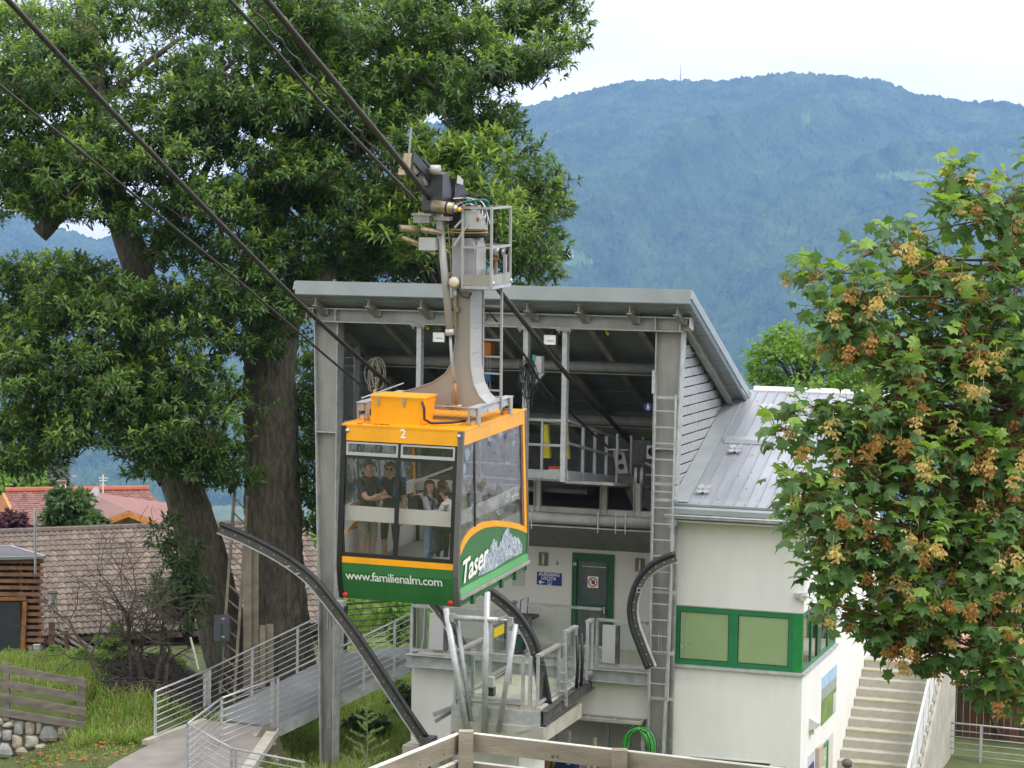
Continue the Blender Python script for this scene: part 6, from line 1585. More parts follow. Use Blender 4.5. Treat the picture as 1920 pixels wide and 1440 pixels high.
for i in order:
    A, S, N3 = tipd[i], S_[i], N_[i]
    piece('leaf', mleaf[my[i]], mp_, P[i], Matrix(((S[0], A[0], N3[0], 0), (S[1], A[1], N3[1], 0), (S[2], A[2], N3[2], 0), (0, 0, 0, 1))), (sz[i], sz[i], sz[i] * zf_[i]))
# seed clusters: winged pairs hanging in bunches
def seed_bunch(seed):
    g = np.random.default_rng(seed); mb = MB()
    for k in range(20):
        c = g.normal(size=3) * np.array((.024, .024, .026)) - (0, 0, .03 + .05 * g.random()); t = g.uniform(0, 6.28)
        for s in (-1, 1):
            dv_ = nrm((cos(t) * s * .75, sin(t) * s * .75, -.75 + .3 * g.random())); sd = nrm(np.cross(dv_, (sin(t), -cos(t), .3))); l = .030 + .010 * g.random()
            mb.add([c, c + dv_ * l * .35 + sd * .008, c + dv_ * l * .75 + sd * .0125, c + dv_ * l, c + dv_ * l * .75 - sd * .005, c + dv_ * l * .3 - sd * .004], [(0, 1, 2, 3, 4, 5)])
    mb.tube([(0, 0, .03), (0, 0, -.02), (.005, 0, -.06)], .0018, 4, cap=False)
    return mb
bm_ = [[mesh_from('seed_cluster', seed_bunch(40 + k), m_) for k in range(4)] for m_ in SAMARA]
ins = [i for i in range(nb_) if abs(((Cn[i] - CAM) @ CR) / ((Cn[i] - CAM) @ CF)) < 965 / FPX]
cnt = 0
for q in range(292):
    i = ins[int(g2.integers(len(ins)))]
    p = Cn[i] + rand_unit(1, g2)[0] * np.array((.13, .13, .08)) + CF * -.12 * g2.random() - np.array((0, .12, 0))
    low = ((Cn[i] - CAM) @ CU) / ((Cn[i] - CAM) @ CF) < 0.02
    piece('seed_cluster', bm_[1 if g2.random() < (.45 if low else .12) else 0][q % 4], mp_, p, Matrix.Rotation(g2.uniform(0, 6.28), 4, 'Z'), (g2.uniform(.85, 1.3),) * 3)
tw = MB()
tk = [at(2110, 1300, 17), at(2080, 1000, 17.1), at(2040, 740, 17.2), at(2000, 480, 17.2)]
for i in range(0, nb_):
    c = Cn[i]; t = min(tk, key=lambda p: np.linalg.norm(p - c) + (2 if p[2] > c[2] + .3 else 0))
    if i % 4 == 0: tw.tube(catmull([t, t * .5 + c * .5 - (0, 0, .12) + rand_unit(1, g2)[0] * .08, c], 5), list(np.linspace(.016, .0035, 11)), 4, cap=False)
    j = (i // 4) * 4
    if i % 4: tw.tube([Cn[j], (Cn[j] + c) / 2 + rand_unit(1, g2)[0] * .04, c], [.006, .005, .003], 4, cap=False)
part('limb', tw, REDTWIG, mp_)
st_ = MB()
for i in range(0, len(P), 2):
    c = Cn[i // K]; q = P[i] - tipd[i] * sz[i] * .45
    st_.tube([c, q], .0022, 3, cap=False)
o = part('petioles', st_, REDTWIG, mp_); o['kind'] = 'stuff'

# ---- smaller trees and shrubs: loose leaf crowns on a stem
def small_tree(name, label, cat, px, py_top, py_base, d, wpx, mat, n, leaf=.22, shape=(1, .9), group=None, conical=False, seed=1, zbase=None):
    g = np.random.default_rng(seed)
    base = at(px, py_base, d); top = at(px, py_top, d); h = top[2] - base[2]; w = wpx * d / FPX / 2
    t = thing(name, label, cat, tuple(base), FW, group)
    part('trunk', MB().tube([base - (0, 0, 1.5), base + (0, 0, h * .4), base + (0, 0, h * (.95 if conical else .75))], [max(.05, w * .09), max(.04, w * .06), .02], 7), TWIG, t)
    m = max(8, n // 45)
    cz = g.random(m) ** (1.0 if not conical else 1.4)
    ang = g.random(m) * 6.28
    if conical: rr = w * (1 - cz) * np.sqrt(g.random(m)) ; zz_ = h * (.1 + .88 * cz)
    else:
        prof = np.sqrt(np.clip(1 - (2 * cz - 1) ** 2, 0, 1)); rr = w * (.25 + .75 * prof) * np.sqrt(.25 + .75 * g.random(m)) * .85; zz_ = h * ((1 - shape[1]) + shape[1] * cz)
    c = base + np.stack([rr * np.cos(ang), rr * np.sin(ang), zz_], -1)
    cr = max(.12, w * (.30 if not conical else .22))
    ii = g.integers(0, m, n)
    d_ = rand_unit(n, g); d_[:, 2] = np.abs(d_[:, 2]) * .9 - .2
    P = c[ii] + d_ * cr * (.4 + .6 * g.random((n, 1)))
    A = unit(d_ + np.array((0, 0, -.2 if not conical else -.3)) + g.normal(size=(n, 3)) * .3); N_ = unit(d_ + np.array((0, 0, .6)) + g.normal(size=(n, 3)) * .3)
    L = leaf * (.7 + .6 * g.random(n))
    foliage_obj('crown', leaf_arrays(P, A, N_, L, L * .5, .4), leaf_faces(n), [mat], None, t)
    if not conical:
        tw = MB()
        for q in range(0, m, 2): tw.tube([base + (0, 0, h * .3), (base + (0, 0, h * .45) + c[q]) / 2, c[q]], [.03, .02, .008], 4, cap=False)
        part('limb', tw, TWIG, t)
    return t
small_tree('light_green_tree', 'light green airy tree rising behind the ridge of the pale metal roof', 'tree', 1500, 622, 790, 66, 215, BUSH, 4200, .19, seed=3)
small_tree('light_green_tree', 'light green tree top half hidden behind the maple crown', 'tree', 1640, 650, 800, 68, 180, BUSH, 2200, .19, seed=4)
small_tree('garden_tree', 'bushy green tree standing in front of the red tiled roof', 'tree', 128, 925, 1010, 84, 112, DULL, 2600, .26, seed=5)
small_tree('garden_tree', 'low green bush at the right edge of the bushy garden tree', 'shrub', 175, 975, 1015, 83, 60, DULL, 700, .24, seed=6)
small_tree('purple_shrub', 'dark purple leaved shrub before the red roof gable', 'shrub', 22, 968, 1010, 84, 84, PURPLE, 1200, .22, seed=7)
small_tree('conifer', 'tall dull green conifer behind the chimney of the red roof', 'tree', 82, 838, 980, 170, 84, CONIF, 5200, .55, conical=False, shape=(1, 1), seed=8)
small_tree('broadleaf_tree', 'pale green round tree left of the dull conifer', 'tree', 40, 868, 985, 165, 90, DULL, 3200, .55, seed=9)
small_tree('broadleaf_tree', 'pale green tree at the frame edge behind the gable', 'tree', -12, 880, 985, 160, 80, BUSH, 2200, .55, seed=10)
small_tree('broadleaf_tree', 'small round tree between the conifer and the white chimney', 'tree', 64, 878, 985, 150, 50, BUSH, 1800, .45, seed=12)
for k, (px, y0, y1, d, w, m_, n, lab) in enumerate(((575, 985, 1100, 75, 46, BUSH, 1500, 'bright green bush seen between trunk and portal column'), (590, 1040, 1180, 70, 60, DULL, 1500, 'green bush low behind the portal column'), (745, 1120, 1215, 62, 60, BUSH, 1500, 'leafy vine bush behind the ramp landing railing'), (765, 1290, 1370, 52, 70, DULL, 1600, 'dark green bush between ramp and white base wall'), (730, 1255, 1320, 56, 60, BUSH, 1200, 'bright leafy shrub under the ramp landing'), (690, 1340, 1395, 50, 90, DULL, 1200, 'low dark shrub in the grass behind the portal column'))):
    small_tree('garden_bush', lab, 'shrub', px, y0, y1, d, w, m_, n, .13, seed=20 + k)
# ================================================================ ramp, path, fences, roofs and undergrowth at the left
RAMPM = M('grey_ramp_plate', (.25, .26, .27), .55, .15, .12, 1.5, stretch=(1, 1, 1), bump=.1, bscale=30)
rmp = thing('access_ramp', 'sloping grey metal ramp with tube railings up to the boarding platform', 'ramp', tuple(at(510, 1365, 46.8)), FW)
A0, A1 = at(513, 1362, 47.0), at(773, 1237, 47.3)
W_ = at(387, 1347, 47.75) - A0; W_[2] = 0
B0_, B1_ = A0 + W_, A1 + W_
m = MB(); t_ = np.array((0, 0, -.04))
m.add([A0, A1, B1_, B0_, A0 + t_, A1 + t_, B1_ + t_, B0_ + t_], [(0, 1, 2, 3), (7, 6, 5, 4), (0, 4, 5, 1), (1, 5, 6, 2), (2, 6, 7, 3), (3, 7, 4, 0)])
part('deck', m, RAMPM, rmp)
part('stringer', MB().bar(A0 + (0, -.03, -.13), A1 + (0, -.03, -.13), .05, .24), GALV, rmp)
part('stringer', MB().bar(B0_ + (0, .03, -.13), B1_ + (0, .03, -.13), .05, .24), GALV, rmp)
dR = (A1 - A0); dRu = nrm(dR)
E0, E1 = A1 + np.array((.75, .25, 0)), B1_ + np.array((1.5, .9, 0))
m = MB(); m.add([A1, E0, E1, B1_, A1 + t_, E0 + t_, E1 + t_, B1_ + t_], [(0, 1, 2, 3), (7, 6, 5, 4), (0, 4, 5, 1), (1, 5, 6, 2), (2, 6, 7, 3), (3, 7, 4, 0)])
part('landing', m, RAMPM, rmp)
part('bracket', MB().prism([(-.3, 2.75), (.1, 2.75), (.1, 3.2)], 'y', 46.9, 47.0), STEEL_DARK, rmp)
def tube_rail(parent, P, Q, posts, h=1.0, n=7, lo=.12, top=.035, br=.011, over=(0, 0), pm=None, name='rail'):
    P, Q = np.array(P), np.array(Q); d = Q - P; up = np.array((0, 0, 1.0))
    part('handrail', MB().cyl(P - d * over[0] + up * h, Q + d * over[1] + up * h, top / 2 + .004, 10), pm or GALV_LIGHT, parent, True)
    for k in range(n): z = lo + (h - .12 - lo) * k / (n - 1); part('bar', MB().cyl(P + up * z, Q + up * z, br, 6), pm or GALV_LIGHT, parent, True)
    for t in posts: p = P + d * t; part('post', MB().box(p[0] - .028, p[0] + .028, p[1] - .012, p[1] + .012, p[2] - .16, p[2] + h), pm or GALV_LIGHT, parent)
o = np.array((0, -.05, 0))
tube_rail(rmp, A0 + o, A1 + o, (.0, .03, .33, .65, .87, .99))
K1 = at(415, 1403, 44.7); F1 = at(291, 1389, 45.3)
tube_rail(rmp, K1, A0 + o, (.96,))
tube_rail(rmp, B0_ - o, B1_ - o, (0, .02, .33, .66, .99))
tube_rail(rmp, F1, B0_ - o, (0, .95))
tube_rail(rmp, B1_ - o + (0, .1, 0), E1 + (0, .05, 0), (0, .03, .98), pm=STEEL_DARK)
part('conduit', MB().tube([at(797, 1118, 47.6), at(794, 1195, 47.6), at(788, 1225, 47.5), at(776, 1236, 47.3)], .012, 6), WHITEBOX, rmp)
part('support_column', MB().ibeam(at(791, 1238, 47.9), at(791, 1100, 47.9) + (0, 0, .6), .22, .18, .014, (1, 0, 0)), GALV_OLD, rmp)
part('cable_bend', MB().tube([at(775, 1240, 47.2), at(779, 1252, 47.2), at(774, 1258, 47.2), at(768, 1252, 47.3)], .02, 6), BLACKRUB, rmp)
# path railing turning towards the viewer
pr_ = thing('path_railing', 'galvanised railing along the path edge, bending below the ramp', 'railing', tuple(at(355, 1440, 44.4)), FW)
K2, K3 = at(351, 1456, 42.3), at(433, 1507, 40.3); K4 = at(570, 1537, 39.2)
tube_rail(pr_, K2, K1, (0, 1.0), n=7); tube_rail(pr_, K2, K3, (1.0,), n=7); tube_rail(pr_, K3, K4, (.06, .98), n=7)
# asphalt path with kerb stones and a dry-stone retaining wall
m = MB(); pts = [(150, 1475), (215, 1430), (262, 1405), (292, 1391), (330, 1372), (387, 1350), (513, 1366), (508, 1372), (430, 1500), (420, 1600), (100, 1600)]
V_ = [atz(x, y, 1.93) for x, y in pts]
m.add(V_ + [v - (0, 0, .6) for v in V_], [tuple(range(len(V_)))] + [(i, len(V_) + i, len(V_) + (i + 1) % len(V_), (i + 1) % len(V_)) for i in range(len(V_))])
struct('path', m, ASPH)
kb_ = struct('kerb', MB().bar(atz(272, 1392, 1.97), atz(383, 1352, 1.97), .14, .1), CONCRETE)
kb_ = struct('kerb', MB().bar(atz(513, 1372, 1.96), atz(440, 1480, 1.96), .22, .14), CONCRETE)
STONE = [M('pale_granite_stone', (.46, .43, .38), .9, 0, .2, 6, bump=.6, bscale=22), M('warm_granite_stone', (.42, .36, .29), .9, 0, .22, 6, bump=.6, bscale=22), M('grey_granite_stone', (.36, .36, .35), .9, 0, .22, 6, bump=.6, bscale=22)]
def stone_mesh(seed, m_):
    g = np.random.default_rng(seed); n, k = 12, 7
    mb = MB().ball((0, 0, 0), 1.0, n, k)
    V = np.array(mb.v); ph = g.uniform(0, 6, 6)
    V = np.sign(V) * np.abs(V) ** .84
    s = 1 + .16 * np.sin(V[:, 0] * 2.3 + ph[0]) * np.sin(V[:, 2] * 2.5 + ph[1]) + .12 * np.sin(V[:, 2] * 3.1 + ph[2]) + .05 * np.sin(V[:, 0] * 6 + ph[3])
    mb.v = [tuple(p) for p in V * s[:, None]]
    return mesh_from('stone', mb, m_, False)
SMESH = [stone_mesh(k, STONE[k % 3]) for k in range(9)]
rw = thing('retaining_wall', 'rough granite boulders holding the path edge beside the ramp foot', 'stone wall', tuple(at(490, 1430, 45.6)), FW)
for px, py, r in ((492, 1400, .20), (508, 1425, .17), (470, 1430, .22), (500, 1452, .2), (455, 1455, .2), (482, 1385, .13), (470, 1405, .15), (505, 1395, .12), (440, 1475, .2)):
    piece('stone', rnd.choice(SMESH), rw, at(px, py, 45.9), Matrix.Rotation(rnd.uniform(-.4, .4), 4, 'Y'), (r, r * .7, r * .8))
part('backing', MB().bar(at(516, 1395, 46.2), at(450, 1490, 45.0), .3, .9), M('earth_backing', (.12, .10, .07), .95), rw)

# boulder wall with mortar and the four-board fence on it
sw_ = thing('boulder_wall', 'low wall of pale granite boulders in dark mortar under the board fence', 'stone wall', tuple(at(60, 1420, 46.6)), FW)
SD = 46.6
def ws(px, py, d=SD): return at(px, py, d)
part('mortar', MB().add([ws(-60, 1330), ws(163, 1362), ws(163, 1440), ws(-60, 1450), ws(-60, 1330, 47.4), ws(163, 1362, 47.4), ws(163, 1440, 47.4), ws(-60, 1450, 47.4)],
     [(3, 2, 1, 0), (4, 5, 6, 7), (0, 1, 5, 4), (1, 2, 6, 5), (2, 3, 7, 6), (3, 0, 4, 7)]), M('dark_mortar', (.16, .145, .12), .95, 0, .25, 5, bump=.5), sw_)
SL_ = [(2, 1352, 7, 10), (17, 1357, 11, 8), (36, 1365, 11, 13), (56, 1366, 11, 12), (73, 1366, 6, 10), (92, 1377, 18, 17), (119, 1378, 10, 14), (132, 1373, 5, 9), (139, 1380, 9, 13), (152, 1378, 8, 8), (-6, 1378, 10, 10), (14, 1378, 11, 11), (32, 1390, 11, 13), (59, 1390, 15, 12),
       (10, 1408, 14, 17), (42, 1411, 12, 10), (78, 1402, 11, 8), (60, 1413, 7, 5), (-16, 1402, 12, 14), (-30, 1372, 12, 14), (112, 1402, 7, 5), (148, 1398, 9, 6), (-22, 1350, 9, 8), (30, 1428, 16, 9)]
kpx = SD / FPX
for k, (px, py, rx, ry) in enumerate(SL_):
    piece('stone', SMESH[(k * 5 + 1) % 9], sw_, ws(px, py, SD - .02), Matrix.Rotation(rnd.uniform(-.15, .15), 4, 'Y'), (rx * kpx * .98, .11, ry * kpx * .98))
FENCEW = M('grey_fence_board', (.175, .15, .125), .95, 0, .3, 3.0, stretch=(1, 1, 4), bump=.3, bscale=30)
fc = thing('board_fence', 'weathered grey board fence of four rails on the boulder wall', 'fence', tuple(ws(160, 1360)), FW)
for ya, yb, h in ((1243, 1268, 13), (1271, 1296, 13), (1299, 1322, 13), (1326, 1348, 14)):
    p, q = ws(-60, ya - 8, 46.55), ws(161, yb + 7, 46.3)
    part('board', MB().bar(p + (0, 0, -.07), q + (0, 0, -.07), .035, .155), FENCEW, fc)
for px, y0, y1 in ((12, 1243, 1345), (152, 1270, 1362)): part('post', MB().bar(ws(px, y1 + 6, 46.52), ws(px, y0, 46.5), .13, .10, (0, 1, 0)), FENCEW, fc)

# larch-clad building with dark doorway
lb = thing('larch_building', 'flat roofed building clad in reddish larch slats with a dark doorway', 'building', tuple(at(40, 1240, 56)), FW)
LD = 56.0
part('core', MB().add([at(-160, 1048, LD + .25), at(74, 1048, LD + .25), at(80, 1245, LD + .25), at(-160, 1245, LD + .25), at(-160, 1040, LD + 5), at(70, 1035, LD + 5), at(74, 1225, LD + 5), at(-160, 1225, LD + 5)], [(3, 2, 1, 0), (4, 5, 6, 7), (0, 1, 5, 4), (1, 2, 6, 5), (2, 3, 7, 6), (3, 0, 4, 7)]), M('dark_cladding_core', (.03, .027, .024), .9), lb)
for k in range(16):
    y = 1053 + k * 12.3
    xr = 82 - (k % 2) * 1.5; xl = -160 if y < 1122 else 44
    part('slat', MB().bar(at(xl, y - (82 - xl) * .012, LD), at(xr, y, LD), .05, .088), LARCH, lb)
for px in (39, 74): part('batten', MB().bar(at(px, 1050, LD + .06), at(px, 1242, LD + .06), .05, .05, (0, 1, 0)), BROWNPOST, lb)
part('roof_plate', MB().add([at(-160, 1020, LD + 2.4), at(20, 1024, LD + 2.4), at(84, 1043, LD - .2), at(-160, 1050, LD - .2), at(-160, 1025, LD + 2.4), at(20, 1030, LD + 2.4), at(84, 1049, LD - .2), at(-160, 1057, LD - .2)], [(0, 1, 2, 3), (7, 6, 5, 4), (0, 4, 5, 1), (1, 5, 6, 2), (2, 6, 7, 3), (3, 7, 4, 0)]), M('dark_roof_sheet', (.10, .095, .09), .6), lb)
part('coping', MB().bar(at(-160, 1050, LD - .25), at(84, 1045, LD - .25), .06, .07), FASCIA, lb); part('coping', MB().bar(at(84, 1044, LD - .25), at(20, 1025, LD + 2.4), .06, .07), GALV_LIGHT, lb); part('coping', MB().bar(at(20, 1025, LD + 2.4), at(-160, 1021, LD + 2.4), .06, .06), GALV_LIGHT, lb)
part('doorway', MB().box(*[f(v) for v, f in ((at(-160, 1130, LD - .05)[0], float), (at(38, 1130, LD)[0], float))], at(0, 1130, LD)[1] - .02, at(0, 1130, LD)[1] + .2, at(0, 1243, LD)[2], at(0, 1128, LD)[2]), M('dark_grey_door', (.05, .055, .062), .5), lb)
part('door_trim', MB().bar(at(-160, 1125, LD - .06), at(49, 1122, LD - .06), .08, .09), RUST, lb); part('door_trim', MB().bar(at(47, 1128, LD - .06), at(42, 1240, LD - .06), .1, .09, (0, 1, 0)), RUST, lb)
vp = thing('vent_pole', 'thin pale mast standing at the corner of the larch building', 'pole', tuple(at(66, 1075, 55.6)), FW)
part('pole', MB().cyl(at(66, 1075, 55.6), at(66, 958, 55.6), .03, 8), GALV_LIGHT, vp); part('tip', MB().cyl(at(66, 982, 55.6), at(66, 955, 55.6), .045, 8), WHITEBOX, vp)
lp = thing('yard_lamp', 'small lantern lamp on a thin pole beside the larch building', 'lamp post', tuple(at(99, 1170, 55)), FW)
part('pole', MB().cyl(at(99, 1230, 55), at(99, 1130, 55), .028, 8), GALV_LIGHT, lp)
c = at(99, 1130, 55)
part('lantern_glass', MB().lathe([(.06, .0), (.125, .22), (.12, .225)], c, 6), M('frosted_lantern', (.55, .55, .48), .3), lp)
part('lantern_cap', MB().lathe([(.14, .225), (.15, .25), (.05, .30)], c, 6), STEEL_DARK, lp); part('lantern_base', MB().lathe([(.05, -.05), (.07, .0)], c, 6), STEEL_DARK, lp)
sf_ = thing('stair_fence', 'brown post fence with pale rails descending beside the larch building', 'fence', tuple(at(100, 1240, 54)), FW)
for k in range(6): part('rail', MB().bar(at(96, 1168 + k * 13, 54), at(191, 1226 + k * 9.5, 52.5), .03, .055), OLDWOOD, sf_)
for px, y0, y1 in ((97, 1166, 1246), (125, 1182, 1240), (152, 1200, 1250), (180, 1220, 1262)): part('post', MB().bar(at(px, y1, 53.4), at(px, y0, 53.4), .13 if px < 100 else .08, .1, (0, 1, 0)), BROWNPOST, sf_)
mt = thing('meter_post', 'small grey meter box on weathered wooden posts in the grass', 'meter box', tuple(at(68, 1250, 51)), FW)
part('post', MB().bar(at(57, 1252, 51), at(57, 1212, 51), .07, .07, (0, 1, 0)), OLDWOOD, mt); part('post', MB().bar(at(73, 1252, 51), at(73, 1216, 51), .07, .07, (0, 1, 0)), OLDWOOD, mt)
part('box', MB().bar(at(69, 1229, 50.9), at(69, 1211, 50.9), .14, .1, (0, 1, 0)), GREYBOX, mt); part('lid', MB().bar(at(69, 1211, 50.9), at(69, 1208, 50.9), .15, .12, (0, 1, 0)), WHITEBOX, mt)

# tiled roofs
def tile_roof(parent, O, ux, us, nx, ny, w, l, mats, limit=290, curve=.035, name='roof_tile', seed=1):
    """Interlocking tiles: O lower left corner, ux along the eave, us up the slope. The nearest rows are objects, the rest one part."""
    g = np.random.default_rng(seed); ux, us = nrm(ux), nrm(us); un = nrm(np.cross(ux, us))
    mb = MB(); n = 4
    vs = []
    for j, (s, lift) in enumerate(((0, .032), (1.12, .0))):
        for i in range(n + 1):
            x = -w / 2 + w * i / n
            vs.append((x, s * l, lift + curve * (1 - cos(2 * pi * i / n)) / 2))
    for i in range(n + 1): vs.append((-w / 2 + w * i / n, 0, .0 + curve * (1 - cos(2 * pi * i / n)) / 2 - .005))
    fs = [(i, i + 1, n + 2 + i, n + 1 + i) for i in range(n)] + [(2 * n + 2 + i, 2 * n + 3 + i, i + 1, i) for i in range(n)]
    mb.add(vs, fs)
    pro = [mesh_from(name, mb, m_) for m_ in mats]
    Rm = Matrix(((ux[0], us[0], un[0], 0), (ux[1], us[1], un[1], 0), (ux[2], us[2], un[2], 0), (0, 0, 0, 1)))
    base = np.array(vs); R3 = np.stack([ux, us, un], 1)
    rv, rf, rm_ = [], [], []
    k = 0
    for j in range(ny):
        for i in range(nx):
            p = O + ux * (w * (i + .5)) + us * (l * j) + un * g.normal(0, .004)
            c = int(g.choice(len(mats), p=np.array([.5, .3, .2][:len(mats)]) / sum([.5, .3, .2][:len(mats)])))
            if k < limit: piece(name, pro[c], parent, p, Rm @ Matrix.Rotation(g.normal(0, .015), 4, 'Z')); k += 1
            else:
                b0 = len(rv) * 1
                rv.append(p + base @ R3.T); rf.append(c)
    if rv:
        nvt = len(base); F = np.concatenate([np.array(fs) + q * nvt for q in range(len(rv))])
        me = np_mesh('roof_tiles', np.concatenate(rv) - BASE[parent], F, mats, False, np.repeat(rf, len(fs)))
        o = bpy.data.objects.new('tile_field', me); COL.objects.link(o); o.parent = parent; o['kind'] = 'stuff'; BASE[o] = BASE[parent]
bn = thing('barn', 'long low barn with weathered brown tile roof behind the chestnut trunks', 'barn', tuple(at(250, 1195, 62)), FW)
O_ = at(-60, 1203, 61.5); Ex = at(640, 1170, 63.5) - O_; Rg = at(-60, 1004, 68.3) - O_
BT = [M('brown_clay_tile', (.145, .110, .085), .9, 0, .22, 5), M('pinkish_clay_tile', (.195, .15, .115), .9, 0, .18, 5), M('grey_brown_tile', (.13, .105, .09), .9, 0, .2, 5)]
nxb, nyb = 60, 19
tile_roof(bn, O_ + (0, 0, .03), Ex, Rg, nxb, nyb, np.linalg.norm(Ex) / nxb, np.linalg.norm(Rg) / nyb, BT, seed=4)
m = MB(); q = np.array((0, 0, -.03)); m.add([O_ + q, O_ + Ex + q, O_ + Ex + Rg + q, O_ + Rg + q, O_ + q * 5, O_ + Ex + q * 5, O_ + Ex + Rg + q * 5, O_ + Rg + q * 5], [(0, 1, 2, 3), (7, 6, 5, 4), (0, 4, 5, 1), (1, 5, 6, 2), (2, 6, 7, 3), (3, 7, 4, 0)])
part('roof_deck', m, DARKWOOD, bn)
part('ridge', MB().cyl(O_ + Rg + (0, 0, .06), O_ + Rg + Ex + (0, 0, .06), .11, 8), BT[2], bn)
part('wall', MB().bar(O_ + (0, .8, -.9), O_ + Ex + (0, .8, -.9), .3, 1.6), DARKWOOD, bn)
bk2 = thing('small_outbuilding', 'small tiled roof of an outbuilding under the ramp', 'shed', tuple(at(700, 1330, 58)), FW)
O2 = at(640, 1335, 55.5); E2 = at(722, 1322, 56.5) - O2; R2_ = at(655, 1288, 58.5) - O2
tile_roof(bk2, O2, E2, R2_, 9, 6, np.linalg.norm(E2) / 9, np.linalg.norm(R2_) / 6, BT, seed=6)
part('wall', MB().bar(O2 + (0, .3, -.5), O2 + E2 + (0, .3, -.5), .2, .9), PLASTER_IN, bk2)

rh = thing('red_roof_house', 'farmhouse with red tile roof, orange timber gables and a white chimney', 'house', tuple(at(150, 1000, 96)), FW)
RT = [M('red_clay_tile', (.215, .095, .08), .85, 0, .15, 4), M('faded_red_tile', (.25, .12, .10), .85, 0, .15, 4), M('dark_red_tile', (.20, .085, .07), .85, 0, .15, 4)]
O3 = at(40, 986, 92); X3 = at(330, 981, 93.4) - O3; U3 = at(9, 924, 99) - O3
tile_roof(rh, O3, X3, U3, 26, 16, np.linalg.norm(X3) / 26, np.linalg.norm(U3) / 16, RT, 240, seed=8)
m = MB(); q = np.array((0, 0, -.06)); m.add([O3 + q, O3 + X3 + q, O3 + X3 + U3 + q, O3 + U3 + q, O3 + q * 4, O3 + X3 + q * 4, O3 + X3 + U3 + q * 4, O3 + U3 + q * 4], [(0, 1, 2, 3), (7, 6, 5, 4), (0, 4, 5, 1), (1, 5, 6, 2), (2, 6, 7, 3), (3, 7, 4, 0)])
part('roof_deck', m, ORANGEWOOD, rh)
part('ridge', MB().cyl(O3 + U3 + (0, 0, .1), O3 + U3 + X3 + (0, 0, .1), .14, 8), M('bright_ridge_tile', (.36, .11, .06), .8), rh)
part('eave_board', MB().bar(O3 + (0, 0, -.1), O3 + U3 + (0, 0, -.1), .25, .2), ORANGEWOOD, rh)
m = MB(); w0 = O3 + U3; back = at(-40, 965, 104)
m.add([w0, O3, at(30, 990, 93), at(-45, 975, 103), back, w0 + (0, .2, -.1)], [(0, 1, 2, 3, 4)])
part('gable_wall', MB().add([at(12, 940, 98), at(36, 985, 93.2), at(36, 1010, 93.2), at(12, 1010, 98), at(12, 940, 98.3), at(37, 985, 93.5), at(37, 1010, 93.5), at(12, 1010, 98.3)], [(0, 1, 2, 3), (7, 6, 5, 4), (0, 4, 5, 1), (1, 5, 6, 2), (2, 6, 7, 3), (3, 7, 4, 0)]), PLASTER, rh)
part('verge_soffit', MB().add([at(9, 924, 99), at(-60, 962, 106), at(-60, 970, 106), at(12, 968, 98.5), at(9, 926, 99.4), at(-60, 964, 106.4), at(-60, 972, 106.4), at(12, 970, 98.9)], [(0, 1, 2, 3), (7, 6, 5, 4), (0, 4, 5, 1), (1, 5, 6, 2), (2, 6, 7, 3), (3, 7, 4, 0)]), ORANGEWOOD, rh)
ch = at(115, 925, 98.5)
part('chimney', MB().box(ch[0] - .16, ch[0] + .16, ch[1] - .2, ch[1] + .2, ch[2] - .4, ch[2] + .42), PLASTER, rh); part('chimney_cap', MB().box(ch[0] - .2, ch[0] + .2, ch[1] - .24, ch[1] + .24, ch[2] + .42, ch[2] + .56), BT[0], rh)
for px, py, d in ((46, 938, 97.3), (244, 958, 94.2)): c = at(px, py, d); part('flue', MB().box(c[0] - .07, c[0] + .07, c[1] - .08, c[1] + .08, c[2] - .2, c[2] + .32), M('brown_flue', (.20, .14, .12), .7) if px == 46 else bpy.data.materials['brown_flue'], rh)
# cross gable to the right, its roof planes and timber front
P0, Pr = at(183, 983, 88), at(242, 961, 88); Pe = at(300, 985, 88.4); Bk = at(163, 926, 97)
def slab(a, b, c, d, th, m_, nm): 
    n_ = nrm(np.cross(np.array(b) - a, np.array(d) - a)) * th
    part(nm, MB().add([a, b, c, d, a - n_, b - n_, c - n_, d - n_], [(0, 1, 2, 3), (7, 6, 5, 4), (0, 4, 5, 1), (1, 5, 6, 2), (2, 6, 7, 3), (3, 7, 4, 0)]), m_, rh)
slab(P0 + (0, 0, .08), Pr + (0, 0, .08), Bk + (0, 0, .1), at(140, 938, 96), .12, M('brown_red_sheet_roof', (.20, .105, .085), .7, 0, .1, 2, stretch=(3, .5, 1)), 'cross_roof')
slab(Pr + (0, 0, .08), Pe + (0, 0, .08), at(330, 945, 95), Bk + (0, 0, .1), .12, RT[1], 'cross_roof')
part('barge_board', MB().bar(P0 + (0, -.1, -.05), Pr + (0, -.1, -.05), .12, .2), ORANGEWOOD, rh); part('barge_board', MB().bar(Pr + (0, -.1, -.05), Pe + (0, -.1, -.05), .12, .2), ORANGEWOOD, rh)
G0, G1, G2 = at(192, 984, 88.6), at(242, 966, 88.6), at(292, 984, 88.8)
part('gable_wall', MB().add([G0, G1, G2, at(292, 1010, 88.8), at(192, 1010, 88.6), G0 + (0, .2, 0), G1 + (0, .2, 0), G2 + (0, .2, 0), at(292, 1010, 89), at(192, 1010, 88.8)], [(4, 3, 2, 1, 0), (5, 6, 7, 8, 9)]), PLASTER_IN, rh)
for p, q in (((197, 1000), (197, 984)), ((235, 1000), (235, 968)), ((270, 1000), (270, 976)), ((229, 996), (214, 981)), ((241, 996), (255, 979))): part('timber', MB().bar(at(*p, 88.4), at(*q, 88.4), .1, .1, (0, 1, 0)), ORANGEWOOD, rh)
part('skylight', MB().bar(at(152, 944, 93.5), at(168, 938, 94), .1, .05), GALV_LIGHT, rh)
an = thing('roof_aerial', 'white antenna mast with cross bars behind the red roof', 'aerial', tuple(at(193, 925, 99)), FW)
